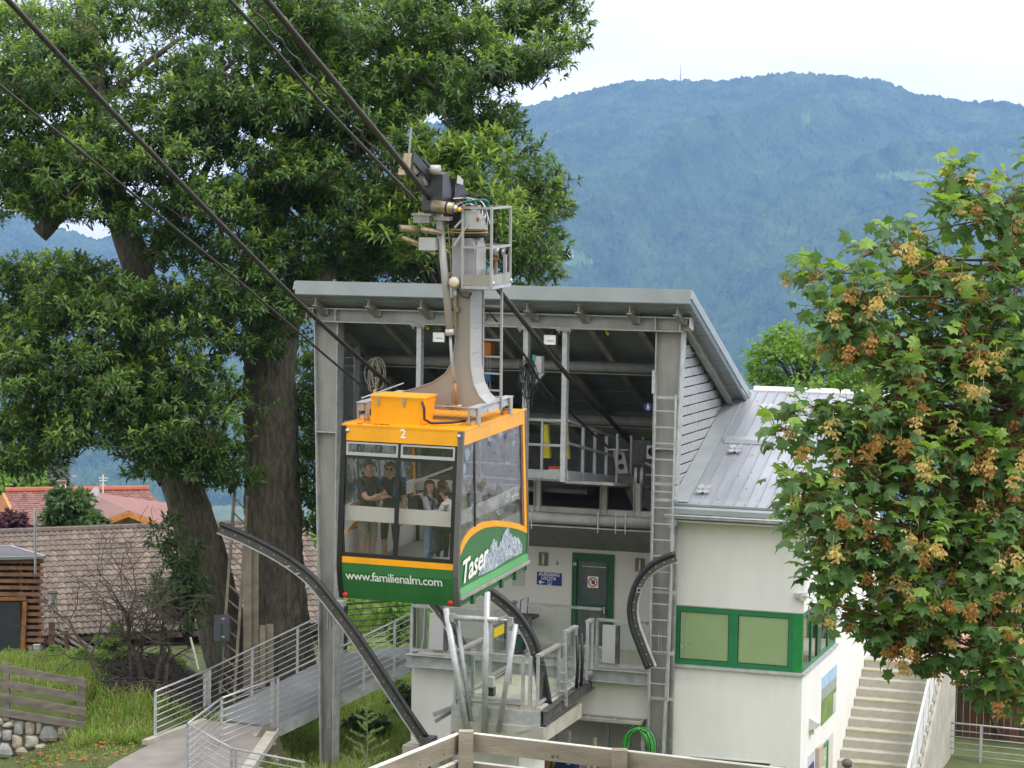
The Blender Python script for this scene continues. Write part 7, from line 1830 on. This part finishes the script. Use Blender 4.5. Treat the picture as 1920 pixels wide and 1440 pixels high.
part('mast', MB().cyl(at(193, 925, 99), at(193, 890, 99), .035, 6), WHITEBOX, an)
for y, w in ((896, 8), (901, 7), (909, 5)): part('arm', MB().bar(at(193 - w, y, 99), at(193 + w, y, 99), .04, .04), WHITEBOX, an)
dsh = thing('satellite_dish', 'pale satellite dish on the roof valley of the red house', 'satellite dish', tuple(at(186, 936, 93)), FW)
part('dish', MB().lathe([(.02, 0), (.16, .05), (.22, .12)], at(182, 924, 93), 14, (-.5, -.8, .3)), GREYBOX, dsh); part('arm', MB().bar(at(186, 937, 93), at(184, 926, 93), .03, .03), GREYBOX, dsh)

# things leaning at the chestnut trunks
wl_ = thing('wooden_ladder', 'old wooden ladder leaning against the leaning chestnut trunk', 'ladder', tuple(at(425, 1300, 49.4)), FW)
la, lb_, ra, rb_ = at(413, 1300, 49.2), at(441, 905, 50.2), at(439, 1318, 49.1), at(464, 930, 50.1)
part('rail', MB().bar(la, lb_, .06, .06), OLDWOOD, wl_); part('rail', MB().bar(ra, rb_, .06, .06), OLDWOOD, wl_)
for k in range(14): t = .03 + k * .069; part('rung', MB().cyl(la + (lb_ - la) * t, ra + (rb_ - ra) * t, .017, 6), OLDWOOD, wl_)
for k, (x0, x1, y0, y1, d, lab) in enumerate(((456, 472, 1018, 1305, 49.6, 'tallest upright grey plank between ladder and trunk'), (472, 485, 1030, 1300, 49.7, 'tall grey plank just right of the tallest one'), (487, 498, 1172, 1290, 49.3, 'short upright plank leaning at the big trunk'), (499, 513, 1170, 1280, 49.4, 'short broad plank beside the other short one'))):
    p, q = at((x0 + x1) / 2, y1, d), at((x0 + x1) / 2, y0, d); w = (x1 - x0) * d / FPX
    single('plank', MB().bar(p, q, w, .05, (0, 1, 0)), OLDWOOD, lab, 'plank', tuple(p), FW, 'planks leaning at the trunk')
gc = thing('cable_cabinet', 'dark grey flat cabinet on a green post by the leaning trunk', 'cabinet', tuple(at(418, 1290, 49.2)), FW)
part('case', MB().bar(at(416, 1202, 49.3), at(416, 1153, 49.3), .34, .10, (0, 1, 0)), M('blue_grey_cabinet', (.11, .12, .135), .5), gc)
part('post', MB().bar(at(414, 1310, 49.25), at(416, 1170, 49.25), .04, .04, (0, 1, 0)), M('green_post', (.03, .10, .06), .6), gc); 
for y in (1160, 1194): part('bolt', MB().bar(at(416, y, 49.1), at(421, y, 49.1), .03, .03), WHITEBOX, gc)

# leafless bush and brush heap
db = thing('bare_bush', 'tangled leafless bush with long arching twigs in front of the barn roof', 'shrub', tuple(at(255, 1280, 47.9)), FW)
g3 = np.random.default_rng(3)
stem, tws = [], MB()
def grow(p, d, L, r, depth, first=False):
    n = 5; pts = [p]; dd = d
    for i in range(n):
        dd = unit(dd + g3.normal(size=3) * .16 + np.array((0, 0, .03 if depth < 2 else -.02))); pts.append(pts[-1] + dd * L / n)
    R = list(np.linspace(r, r * .55, n + 1))
    if first: part('stem', MB().tube(pts, R, 6, cap=False), TWIG, db)
    else: tws.tube(pts, R, 4, cap=False)
    if depth >= 4: return
    for i in range(2, n + 1):
        for _ in range(2 if depth < 2 else 1):
            if g3.random() < .97: grow(pts[i], unit(dd + g3.normal(size=3) * (.75, .45, .55)), L * (.5 + .2 * g3.random()), max(.006, R[i] * .6), depth + 1)
b_ = at(265, 1278, 47.9)
for q, tx, ty, L, r in ((0, 205, 1120, 1.5, .055), (.3, 320, 1130, 1.3, .05), (-.2, 265, 1105, 1.5, .045), (.5, 345, 1190, 1.0, .05), (-.8, 170, 1190, 1.2, .045), (.1, 235, 1180, 1.1, .04)):
    p = b_ + (q, 0, -.1); grow(p, unit(at(tx, ty, 47.9) - p), L * 1.3, r, 1, True)
o = part('twigs', tws, TWIG, db); o['kind'] = 'stuff'
hp_ = MB()
for k in range(2200):
    dq = g3.uniform(46.9, 48.9); xq = (g3.uniform(190, 395) - 960) / FPX * dq; p = np.array((xq, dq, float(ground_z(xq, dq)) + g3.uniform(-.05, .38) * g3.random())); d = unit(g3.normal(size=3) * (1, .4, .5)); L = g3.uniform(.15, .6)
    hp_.tube([p - d * L / 2, p + (0, 0, .05), p + d * L / 2], [.012, .01, .004], 4, cap=False)
struct('brush_heap', hp_, TWIG, kind='stuff', label='heap of dry brown brushwood under the bare bush')
single('dead_stick', MB().tube([at(372, 1255, 47.4), at(365, 1225, 47.4), at(357, 1195, 47.5)], .025, 6), M('bleached_stick', (.5, .46, .4), .8), 'bleached pale stick standing in the brushwood', 'stick', tuple(at(372, 1255, 47.4)))

# grass: blades where one sees it
def grass(name, n, sampler, hmin, hmax, mats, seed, lab):
    g = np.random.default_rng(seed)
    P = sampler(g, n)
    A = unit(g.normal(size=(len(P), 3)) * (.35, .35, 0) + (0, 0, 1)); N_ = unit(g.normal(size=(len(P), 3)) * (1, 1, .05)); L = g.uniform(hmin, hmax, len(P)) * (.30 + .95 * fbm(P[:, 0] * .7 + 9, P[:, 1] * .7, 3, 4))
    V = leaf_arrays(P, A, N_, L, .012 + .012 * g.random(len(P)), .6)
    me = np_mesh(name, V, leaf_faces(len(P)), mats, False, np.repeat(g.choice(len(mats), len(P), p=[.45, .35, .2][:len(mats)] if len(mats) == 3 else None), 4))
    o = bpy.data.objects.new(name, me); COL.objects.link(o); o['kind'] = 'stuff'; o['label'] = lab
GRS = [leafmat('grass_green', (.16, .26, .045), (.23, .34, .075), .5, .4), leafmat('grass_bright', (.25, .36, .07), (.34, .44, .12), .5, .4), leafmat('grass_straw', (.30, .25, .11), (.40, .34, .17), .6, .3)]
def patchy(P, g):
    return P[g.random(len(P)) < .25 + 1.1 * fbm(P[:, 0] * 1.1, P[:, 1] * 1.1, 3, 17)]
def on_ground(px0, px1, d0, d1, avoid=None):
    def f(g, n):
        d = g.uniform(d0, d1, n); x = (g.uniform(px0, px1, n) - 960) / FPX * d; y = d * 1.0
        keep = np.ones(n, bool)
        if avoid is not None: keep = ~avoid(x, y)
        x, y = x[keep], y[keep]
        return patchy(np.stack([x, y, ground_z(x, y) - .02], -1), g)
    return f
onpath = lambda x, y: ((x > -7.25) & (x < -4.3) & (y < 46.6)) | ((x > -8.5) & (x < -6.0) & (y > 47.0) & (fbm(x * 1.5, y * 1.5, 2, 2) < .75))
grass('grass', 26000, on_ground(-120, 420, 47.2, 53, onpath), .10, .34, GRS, 1, 'tall meadow grass behind the board fence')
grass('grass', 16000, on_ground(130, 420, 45.0, 49.5, onpath), .15, .5, GRS, 2, 'long grass on the bank beside the path')
grass('grass', 9000, on_ground(-60, 330, 43.0, 46.4, onpath), .04, .12, GRS, 3, 'short grass verge with fallen leaves at the path')
grass('grass', 22000, on_ground(500, 800, 44.0, 58), .15, .55, GRS, 4, 'rough grass between portal column and white base wall')
grass('grass', 9000, on_ground(560, 800, 58, 100), .2, .5, GRS[:2] + [GRS[0]], 5, 'bright green slope of the vineyard')
lv = MB()
for k in range(260):
    d = rnd.uniform(43.2, 46.0); px = rnd.uniform(20, 300); x = (px - 960) / FPX * d; p = np.array((x, d, float(ground_z(x, d)) + .05)); a = rnd.uniform(0, 6.3); l = rnd.uniform(.04, .08)
    lv.add([p + (l * cos(a), l * sin(a), .01), p + (-.02 * sin(a), .02 * cos(a), .02), p - (l * cos(a), l * sin(a), -.01), p + (.02 * sin(a), -.02 * cos(a), 0)], [(0, 1, 2, 3)])
struct('leaf_litter', lv, LEAFD, kind='stuff', label='orange fallen leaves on the verge by the path')
# weeds with broad leaves behind the fence and a pale larch sapling
for k, (px, y0, y1, d, w, n) in enumerate(((150, 1225, 1290, 49.5, 70, 900), (210, 1175, 1245, 48.6, 60, 700), (108, 1215, 1262, 51, 40, 500), (20, 1225, 1262, 52, 60, 600))):
    small_tree('weed_clump', ('tall weeds at the end of the board fence', 'light green shrub among the bare twigs', 'weeds around the brown fence posts', 'weeds before the dark doorway')[k], 'plant', px, y0, y1, d, w, BUSH, n, .10, seed=60 + k)
ls = thing('larch_sapling', 'thin pale larch sapling with upturned twigs between column and fence', 'sapling', tuple(at(688, 1475, 40)), FW)
p0, p1 = at(686, 1480, 40), at(688, 1312, 40)
part('stem', MB().tube([p0, (p0 + p1) / 2 + (.02, 0, 0), p1], [.016, .012, .004], 6), M('sapling_stem', (.25, .2, .13), .8), ls)
LN = leafmat('larch_needle', (.24, .32, .13), (.36, .42, .20), .6, .3)
g4 = np.random.default_rng(9); nd = []
for k in range(22):
    t = .12 + .85 * k / 22; p = p0 + (p1 - p0) * t; a = k * 2.4; L = .55 * (1.05 - t) + .05
    q = p + np.array((cos(a) * L, sin(a) * L * .6, L * .42)); md = (p + q) / 2 - (0, 0, .05 * L)
    part('twig', MB().tube(catmull([p, md, q], 4), list(np.linspace(.006, .002, 9)), 4), bpy.data.materials['sapling_stem'], ls)
    for s in np.linspace(.15, 1, 14): nd.append((p * (1 - s) ** 2 + 2 * md * s * (1 - s) + q * s * s, nrm(q - p)))
for s in np.linspace(.7, 1, 10): nd.append((p0 + (p1 - p0) * s, np.array((0, 0, 1.0))))
b = np.repeat(np.array([x[0] for x in nd]), 6, 0); a = unit(np.repeat(np.array([x[1] for x in nd]), 6, 0) * .6 + rand_unit(len(b), g4))
foliage_obj('needles', leaf_arrays(b, a, rand_unit(len(b), g4), .045, .010, .1), leaf_faces(len(b)), [LN], None, ls)

# vineyard: posts and rows on the slope seen under the cabin
g5 = np.random.default_rng(12); POSTM = M('pale_vine_post', (.55, .54, .5), .8)
vp_me = mesh_from('vineyard_post', MB().box(-.035, .035, -.035, .035, -.3, 1.55), POSTM)
k = 0
for row in range(9):
    for j in range(11):
        d = 68 + j * 3.1 + row * .4; px = 560 + row * 31 + j * 2.5
        if not (632 < px < 792 or 560 < px < 598): continue
        x = (px - 960) / FPX * d; z = float(ground_z(x, d))
        o = bpy.data.objects.new('vineyard_post', vp_me); COL.objects.link(o); o.location = (x, d, z + .1); o.rotation_euler = (g5.normal(0, .03), g5.normal(0, .05), 0)
        tag(o, 'pale thin vineyard post on the green slope beyond the ramp', 'vineyard post', 'vineyard posts on the slope'); k += 1
Pv = []
for row in range(9):
    d = g5.uniform(66, 104, 700); px = 560 + row * 31 + (d - 68) * .8 + g5.normal(0, 2, 700); x = (px - 960) / FPX * d
    Pv.append(np.stack([x, d, ground_z(x, d) + g5.uniform(.2, 1.35, 700)], -1))
Pv = np.concatenate(Pv)
me = np_mesh('vine_row', leaf_arrays(Pv, rand_unit(len(Pv), g5), unit(rand_unit(len(Pv), g5) + (0, 0, 1)), .26, .20, .4), leaf_faces(len(Pv)), [VINE])
o = bpy.data.objects.new('vine_foliage', me); COL.objects.link(o); o['kind'] = 'stuff'; o['label'] = 'rows of leafy vines on the slope'

# plank fence right below the viewer
ff = thing('plank_fence', 'bleached plank fence close below the viewer with a corner post', 'fence', tuple(at(874, 1500, 18)), FW)
PLK = M('bleached_plank', (.30, .255, .20), .9, 0, .28, 2.2, stretch=(1, 1, 3), bump=.25, bscale=26)
KNOT = M('plank_knot', (.13, .085, .06), .9)
def plank(px0, y0, d0, px1, y1, d1, hpx):
    p, q = at(px0, y0, d0), at(px1, y1, d1); h = hpx * d0 / FPX
    b_ = part('board', MB().bar(p - (0, 0, h / 2), q - (0, 0, h / 2), .045, h), PLK, ff)
    part('top_edge', MB().bar(p + (0, 0, .004), q + (0, 0, .004), .048, .007), M('pale_top_edge', (.68, .63, .56), .8) if 'pale_top_edge' not in bpy.data.materials else bpy.data.materials['pale_top_edge'], b_)
    d = q - p; L = np.linalg.norm(d); n_ = nrm(np.cross(d, (0, 0, 1)));  n_ = n_ if n_[1] < 0 else -n_
    for k in range(int(L * 2.2)):
        c = p + d * rnd.uniform(.03, .97) - (0, 0, rnd.uniform(.25, .8) * h) + n_ * .0235
        part('knot', MB().cyl(c - n_ * .004, c + n_ * .0006, rnd.uniform(.006, .014), 9), KNOT, b_)
plank(888, 1376, 18.0, 1900, 1492, 16.3, 33); plank(888, 1430, 18.0, 1900, 1552, 16.3, 33)
plank(860, 1376, 18.0, 560, 1497, 16.2, 36); plank(860, 1427, 18.0, 560, 1556, 16.2, 36)
for px, y, d in ((874, 1370, 17.93), (1162, 1405, 17.42), (1460, 1440, 17.0)):
    p = at(px, y, d); part('post', MB().bar(p - (0, 0, 2.2), p, .115, .10, (0, 1, 0)), PLK, ff)
p = at(792, 1398, 19); single('bent_iron', MB().tube([at(806, 1440, 19), at(800, 1418, 19), at(842, 1385, 19), at(853, 1372, 19)], .012, 6), BLACKRUB, 'bent black iron rod behind the left wing of the plank fence', 'rod', tuple(p))
# ================================================================ people
SKIN = M('skin_tone', (.48, .27, .19), .5, 0, .06, 20); HAIRD = M('dark_brown_hair', (.035, .022, .016), .5, 0, .3, 30); HAIRB = M('brown_hair', (.11, .06, .032), .5, 0, .3, 30); HAIRG = M('greying_short_hair', (.12, .105, .09), .7, 0, .35, 60)
TBLACK = M('charcoal_shirt_cloth', (.035, .033, .033), .85, 0, .2, 12); KHAKI = M('khaki_cloth', (.29, .26, .20), .9, 0, .15, 10); GREYH = M('grey_hoodie_cloth', (.30, .30, .32), .9, 0, .12, 10); JEANS = M('light_blue_denim', (.20, .28, .40), .9, 0, .3, 7)
STRIPE = M('pale_striped_cloth', (.48, .47, .46), .9, 0, .3, 5, stretch=(.2, .2, 9)); DARKC = M('dark_cloth', (.05, .042, .04), .9, 0, .2, 10); SHOE = M('dark_shoe', (.04, .035, .03), .6); BLUEST = M('blue_strap_cloth', (.03, .10, .34), .7); BLACKC = M('black_pack_cloth', (.015, .015, .016), .7); EYEM = M('dark_eye', (.012, .01, .008), .3); LIP = M('lip_tone', (.33, .11, .09), .5); REDB = M('red_belt_cloth', (.35, .02, .03), .7)
def arm_chain(sh, el, wr, s): return [('sh' + s, sh), ('el' + s, el), ('wr' + s, wr)]
def person(label, frame, base, yaw, h, J, mats, hair, group=None, head_yaw=0.0, extra=None, loose=1.0, sleeve='short', legs='short', head_tilt=(0, 0)):
    """J: joint positions in units of height (x to the figure's left, y forward, z up). One skinned body, cut into cloth and skin by bone."""
    R = Matrix.Rotation(yaw, 4, 'Z')
    fr = frame @ Matrix.Translation(Vector(base)) @ R
    D = dict(pelvis=(0, 0, .525), waist=(0, .005, .61), chest=(0, .0, .72), nb=(0, -.005, .815), neck=(0, .004, .845), jaw=(0, .022, .880), skull=(0, .014, .925), crown=(0, .008, .958),
             shL=(.098, -.005, .798), elL=(.135, -.02, .625), wrL=(.14, .05, .49), haL=(.14, .075, .45), shR=(-.098, -.005, .798), elR=(-.135, -.02, .625), wrR=(-.14, .05, .49), haR=(-.14, .075, .45),
             hiL=(.052, 0, .50), knL=(.058, .015, .285), anL=(.06, -.015, .055), toL=(.068, .085, .022), hiR=(-.052, 0, .50), knR=(-.058, .015, .285), anR=(-.06, -.015, .055), toR=(-.068, .085, .022))
    D.update(J)
    Rd = dict(pelvis=.080, waist=.070, chest=.082, nb=.045, neck=.033, jaw=.040, skull=.058, crown=.040, shL=.040, elL=.028, wrL=.019, haL=.022, hiL=.058, knL=.036, anL=.023, toL=.020)
    for k in list(Rd):
        if k.endswith('L'): Rd[k[:-1] + 'R'] = Rd[k]
    for k in ('waist', 'chest', 'pelvis', 'hiL', 'hiR', 'knL', 'knR'): Rd[k] *= loose
    names = list(D); E_ = [('pelvis', 'waist'), ('waist', 'chest'), ('chest', 'nb'), ('nb', 'neck'), ('neck', 'jaw'), ('jaw', 'skull'), ('skull', 'crown')]
    for s in 'LR': E_ += [('nb', 'sh' + s), ('sh' + s, 'el' + s), ('el' + s, 'wr' + s), ('wr' + s, 'ha' + s), ('pelvis', 'hi' + s), ('hi' + s, 'kn' + s), ('kn' + s, 'an' + s), ('an' + s, 'to' + s)]
    # fingers: four and a thumb, unequal, half curled
    for s in 'LR':
        w, hnd = np.array(D['wr' + s]), np.array(D['ha' + s]); d = nrm(hnd - w); sd = nrm(np.cross(d, (0, .3, 1))) * (1 if s == 'L' else -1); dn = np.array((0, 0, -1.0))
        for k, (off, l) in enumerate(((-.015, .040), (-.005, .047), (.005, .044), (.014, .035))):
            a, b = f'f{k}{s}', f'g{k}{s}'
            D[a] = tuple(hnd + sd * off + d * (.012 + l * .4)); D[b] = tuple(hnd + sd * off + d * (.012 + l * .75) + dn * l * .35); Rd[a] = .0062; Rd[b] = .005; E_ += [('ha' + s, a), (a, b)]
        D['t0' + s] = tuple(w + d * .018 - sd * .024); D['t1' + s] = tuple(w + d * .045 - sd * .030 + dn * .008); Rd['t0' + s] = .0075; Rd['t1' + s] = .006; E_ += [('ha' + s, 't0' + s), ('t0' + s, 't1' + s)]
    names = list(D); ix = {n: i for i, n in enumerate(names)}
    hc = np.array(D['neck'])
    if head_yaw or head_tilt != (0, 0):
        Rh = np.array((Matrix.Rotation(head_yaw, 3, 'Z') @ Matrix.Rotation(head_tilt[0], 3, 'X') @ Matrix.Rotation(head_tilt[1], 3, 'Y')))
        for n in ('jaw', 'skull', 'crown'): D[n] = tuple(hc + Rh @ (np.array(D[n]) - hc))
    else: Rh = np.eye(3)
    P = {n: np.array(D[n]) * h for n in names}
    me = bpy.data.meshes.new('body'); me.from_pydata([tuple(P[n]) for n in names], [(ix[a], ix[b]) for a, b in E_], [])
    ob_ = bpy.data.objects.new('body', me); COL.objects.link(ob_)
    md = ob_.modifiers.new('skin', 'SKIN'); md.use_smooth_shade = True; md.branch_smoothing = .5
    for i, n in enumerate(names):
        sv = me.skin_vertices[0].data[i]; r = Rd[n] * h
        sv.radius = (r * 1.22, r * .86) if n in ('chest', 'waist', 'pelvis') else (r, r)
        sv.use_root = n == 'pelvis'
    sb = ob_.modifiers.new('sub', 'SUBSURF'); sb.levels = 2; sb.render_levels = 2
    dg = bpy.context.evaluated_depsgraph_get(); dg.update()
    bm2 = bpy.data.meshes.new_from_object(ob_.evaluated_get(dg)); bm2.name = 'body'
    bpy.data.objects.remove(ob_)
    # cloth by nearest bone
    seg = [(P[a], P[b], (a, b)) for a, b in E_]
    nv = len(bm2.polygons); ctr = np.zeros(nv * 3); bm2.polygons.foreach_get('center', ctr); ctr = ctr.reshape(-1, 3)
    best = np.full(nv, 9.0); who = np.zeros(nv, int); tt = np.zeros(nv)
    for q, (a, b, nm_) in enumerate(seg):
        d = b - a; t = np.clip(((ctr - a) @ d) / (d @ d + 1e-9), 0, 1); dist = np.linalg.norm(ctr - a - t[:, None] * d, axis=1) / ((Rd[nm_[0]] * (1 - t) + Rd[nm_[1]] * t) * h)
        m = dist < best; best[m] = dist[m]; who[m] = q; tt[m] = t[m]
    mi = np.zeros(nv, int)                      # 0 skin 1 top 2 bottom 3 shoe
    for q, (a, b, (na, nb_)) in enumerate(seg):
        m = who == q; key = na[:2]
        if na in ('waist', 'chest') or nb_[:2] == 'sh' or (na, nb_) == ('chest', 'nb'): mi[m] = 1
        elif (na, nb_) == ('pelvis', 'waist'): mi[m] = np.where(tt[m] > .45, 1, 2)
        elif key == 'sh': mi[m] = np.where((tt[m] < .72) | (sleeve == 'long'), 1, 0)
        elif key == 'el': mi[m] = 1 if sleeve == 'long' else 0
        elif nb_[:2] == 'hi': mi[m] = 2
        elif key == 'hi': mi[m] = 2
        elif key == 'kn': mi[m] = np.where((tt[m] < .12) | (legs == 'long'), 2, 0)
        elif key == 'an': mi[m] = 3
    for m_ in (SKIN, mats[0], mats[1], SHOE): bm2.materials.append(m_)
    bm2.polygons.foreach_set('material_index', mi.astype(np.int32)); bm2.polygons.foreach_set('use_smooth', np.ones(nv, bool)); bm2.update()
    t = bpy.data.objects.new('person', None); COL.objects.link(t); t.matrix_world = fr; t.empty_display_size = .2; tag(t, label, 'person', group); BASE[t] = np.zeros(3)
    o = bpy.data.objects.new('body', bm2); COL.objects.link(o); o.parent = t; BASE[o] = BASE[t]
    # face and hair, set in the head's own frame
    sk = P['skull']; 
    def hd(x, y, z): return sk + Rh @ np.array((x, y, z)) * h
    def ball_at(c, r): 
        mb = MB().ball((0, 0, 0), (r[0] * h, r[1] * h, r[2] * h), 12, 8); mb.v = [tuple(c + Rh @ np.array(p)) for p in mb.v]; return mb
    part('nose', ball_at(hd(0, .058, -.012), (.009, .014, .013)), SKIN, t, True)
    for s in (-1, 1):
        part('eye', ball_at(hd(s * .020, .052, .004), (.0075, .005, .0048)), EYEM, t, True); part('ear', ball_at(hd(s * .057, -.002, -.008), (.007, .013, .019)), SKIN, t, True)
        part('eyebrow', ball_at(hd(s * .020, .054, .017), (.013, .004, .0028)), hair[0], t, True)
    part('mouth', ball_at(hd(0, .052, -.036), (.017, .005, .0045)), LIP, t, True)
    mb = ball_at(hd(0, -.012, .018), (.0615, .0600, .0520))
    cut = MB(); keep = [i for i, p in enumerate(mb.v)]
    V = np.array([Rh.T @ (np.array(p) - sk) for p in mb.v]) / h
    V[:, 1] = np.where((V[:, 2] < .022) & (V[:, 1] > .02), .018, V[:, 1])          # forehead and face stay free
    V[:, 2] = np.where(V[:, 2] < -.03, -.03, V[:, 2])
    mb.v = [tuple(sk + Rh @ (p * h)) for p in V]
    part('hair', mb, hair[0], t, True)
    if hair[1] == 'long':
        part('hair_length', ball_at(hd(0, -.035, -.055), (.062, .035, .085)), hair[0], t, True)
        for s in (-1, 1): part('hair_lock', ball_at(hd(s * .052, .012, -.06), (.018, .024, .075)), hair[0], t, True)
    if hair[1] == 'bun': part('hair_bun', ball_at(hd(0, -.066, -.01), (.024, .024, .03)), hair[0], t, True)
    if extra: extra(t, P, h, hd, Rh)
    return t
FL = -2.385
# man with crossed arms on the board, turned to the right
part('inner_floor', MB().box(-H_ + .06, H_ - .07, .05, L_ - .05, -2.42, FL), bpy.data.materials['cabin_floor'], kab)
JM = dict(elL=(.115, .13, .66), wrL=(-.02, .20, .665), haL=(-.07, .205, .668), elR=(-.135, .10, .655), wrR=(-.0, .185, .69), haR=(.05, .195, .69))
person('man in black T-shirt and khaki shorts leaning on the cabin rail with folded arms', FK, (-.76, .38, FL), radians(-118), 1.80, JM, (TBLACK, KHAKI), (HAIRB, 'short'), 'passengers in the cabin', radians(4), None, 1.12)
def straps(t, P, h, hd, Rh):
    for s in (-1, 1): part('strap', MB().tube([(s * .075 * h, .02 * h, .835 * h), (s * .08 * h, .092 * h, .77 * h), (s * .075 * h, .10 * h, .68 * h)], .017 * h, 6), BLUEST, t)
    part('backpack', MB().box(-.09 * h, .09 * h, -.19 * h, -.085 * h, .60 * h, .82 * h), BLUEST, t)
    m = MB()
    for s in (-1, 1): m.ball(tuple(hd(s * .022, .058, .004)), .013 * h, 8, 6)
    part('sunglasses', m.bar(hd(-.055, .03, .006), hd(.055, .03, .006), .004, .004), BLK, t)
person('woman in dark top with sunglasses and blue backpack straps', FK, (-.52, .80, FL), radians(-178), 1.72, dict(), (TBLACK, DARKC), (HAIRB, 'bun'), 'passengers in the cabin', radians(10), straps, 1.0)
def pack(t, P, h, hd, Rh):
    part('backpack', MB().box(-.105 * h, .105 * h, -.20 * h, -.08 * h, .55 * h, .80 * h), BLACKC, t)
    for s in (-1, 1): part('strap', MB().tube([(s * .07 * h, -.02 * h, .845 * h), (s * .078 * h, .085 * h, .78 * h), (s * .085 * h, .06 * h, .62 * h)], .013 * h, 6), BLACKC, t)
    part('hood', MB().ball((0, -.055 * h, .815 * h), (.075 * h, .035 * h, .04 * h), 12, 8), GREYH, t, True)
    part('belt', MB().tube([(.088 * h * cos(a), .072 * h * sin(a), .545 * h) for a in np.linspace(0, 2 * pi, 16)], .007 * h, 5), REDB, t)
JG = dict(elL=(.14, .08, .665), wrL=(.12, .20, .70), haL=(.115, .235, .735), elR=(-.125, .05, .64), wrR=(-.05, .12, .60), haR=(-.02, .14, .60))
person('girl with long dark hair, grey hoodie and jeans holding the cabin rail', FK, (.30, .42, FL), radians(-112 + 18), 1.52, JG, (GREYH, JEANS), (HAIRD, 'long'), 'passengers in the cabin', radians(-48), pack, 1.0, 'long', 'long')
person('child with brown hair standing behind the girl in the cabin', FK, (.36, .86, FL), radians(-20), 1.46, dict(), (DARKC, DARKC), (HAIRB, 'long'), 'passengers in the cabin', radians(0), None, 1.0, 'long', 'long')
JS = dict(pelvis=(0, -.10, .34), waist=(0, -.05, .42), chest=(0, .02, .52), nb=(0, .06, .61), neck=(0, .075, .64), jaw=(0, .10, .672), skull=(0, .095, .715), crown=(0, .088, .75), shL=(.095, .055, .595), elL=(.13, .12, .45), wrL=(.06, .22, .40), haL=(.04, .26, .39), shR=(-.095, .055, .595), elR=(-.13, .12, .45), wrR=(-.06, .22, .40), haR=(-.04, .26, .39),
          hiL=(.055, -.07, .33), knL=(.065, .16, .32), anL=(.062, .15, .06), toL=(.07, .25, .025), hiR=(-.055, -.07, .33), knR=(-.065, .16, .32), anR=(-.062, .15, .06), toR=(-.07, .25, .025))
person('dark haired child in a pale striped top sitting low by the cabin corner', FK, (.72, .36, FL + .30), radians(82), 1.42, JS, (STRIPE, DARKC), (HAIRD, 'short'), 'passengers in the cabin', 0, None, 1.05, 'long', 'long')
# man on the ground below the stairs: only his head and shoulders rise into view
pmn = atz(1588, 1428, 2.0)
gz_ = 2.0 - 1.69
person('short haired man in dark shirt seen from behind at the stair foot', FW, (pmn[0], pmn[1], gz_), radians(-28), 1.76, dict(), (TBLACK, JEANS), (HAIRG, 'short'), None, 0, None, 1.05)
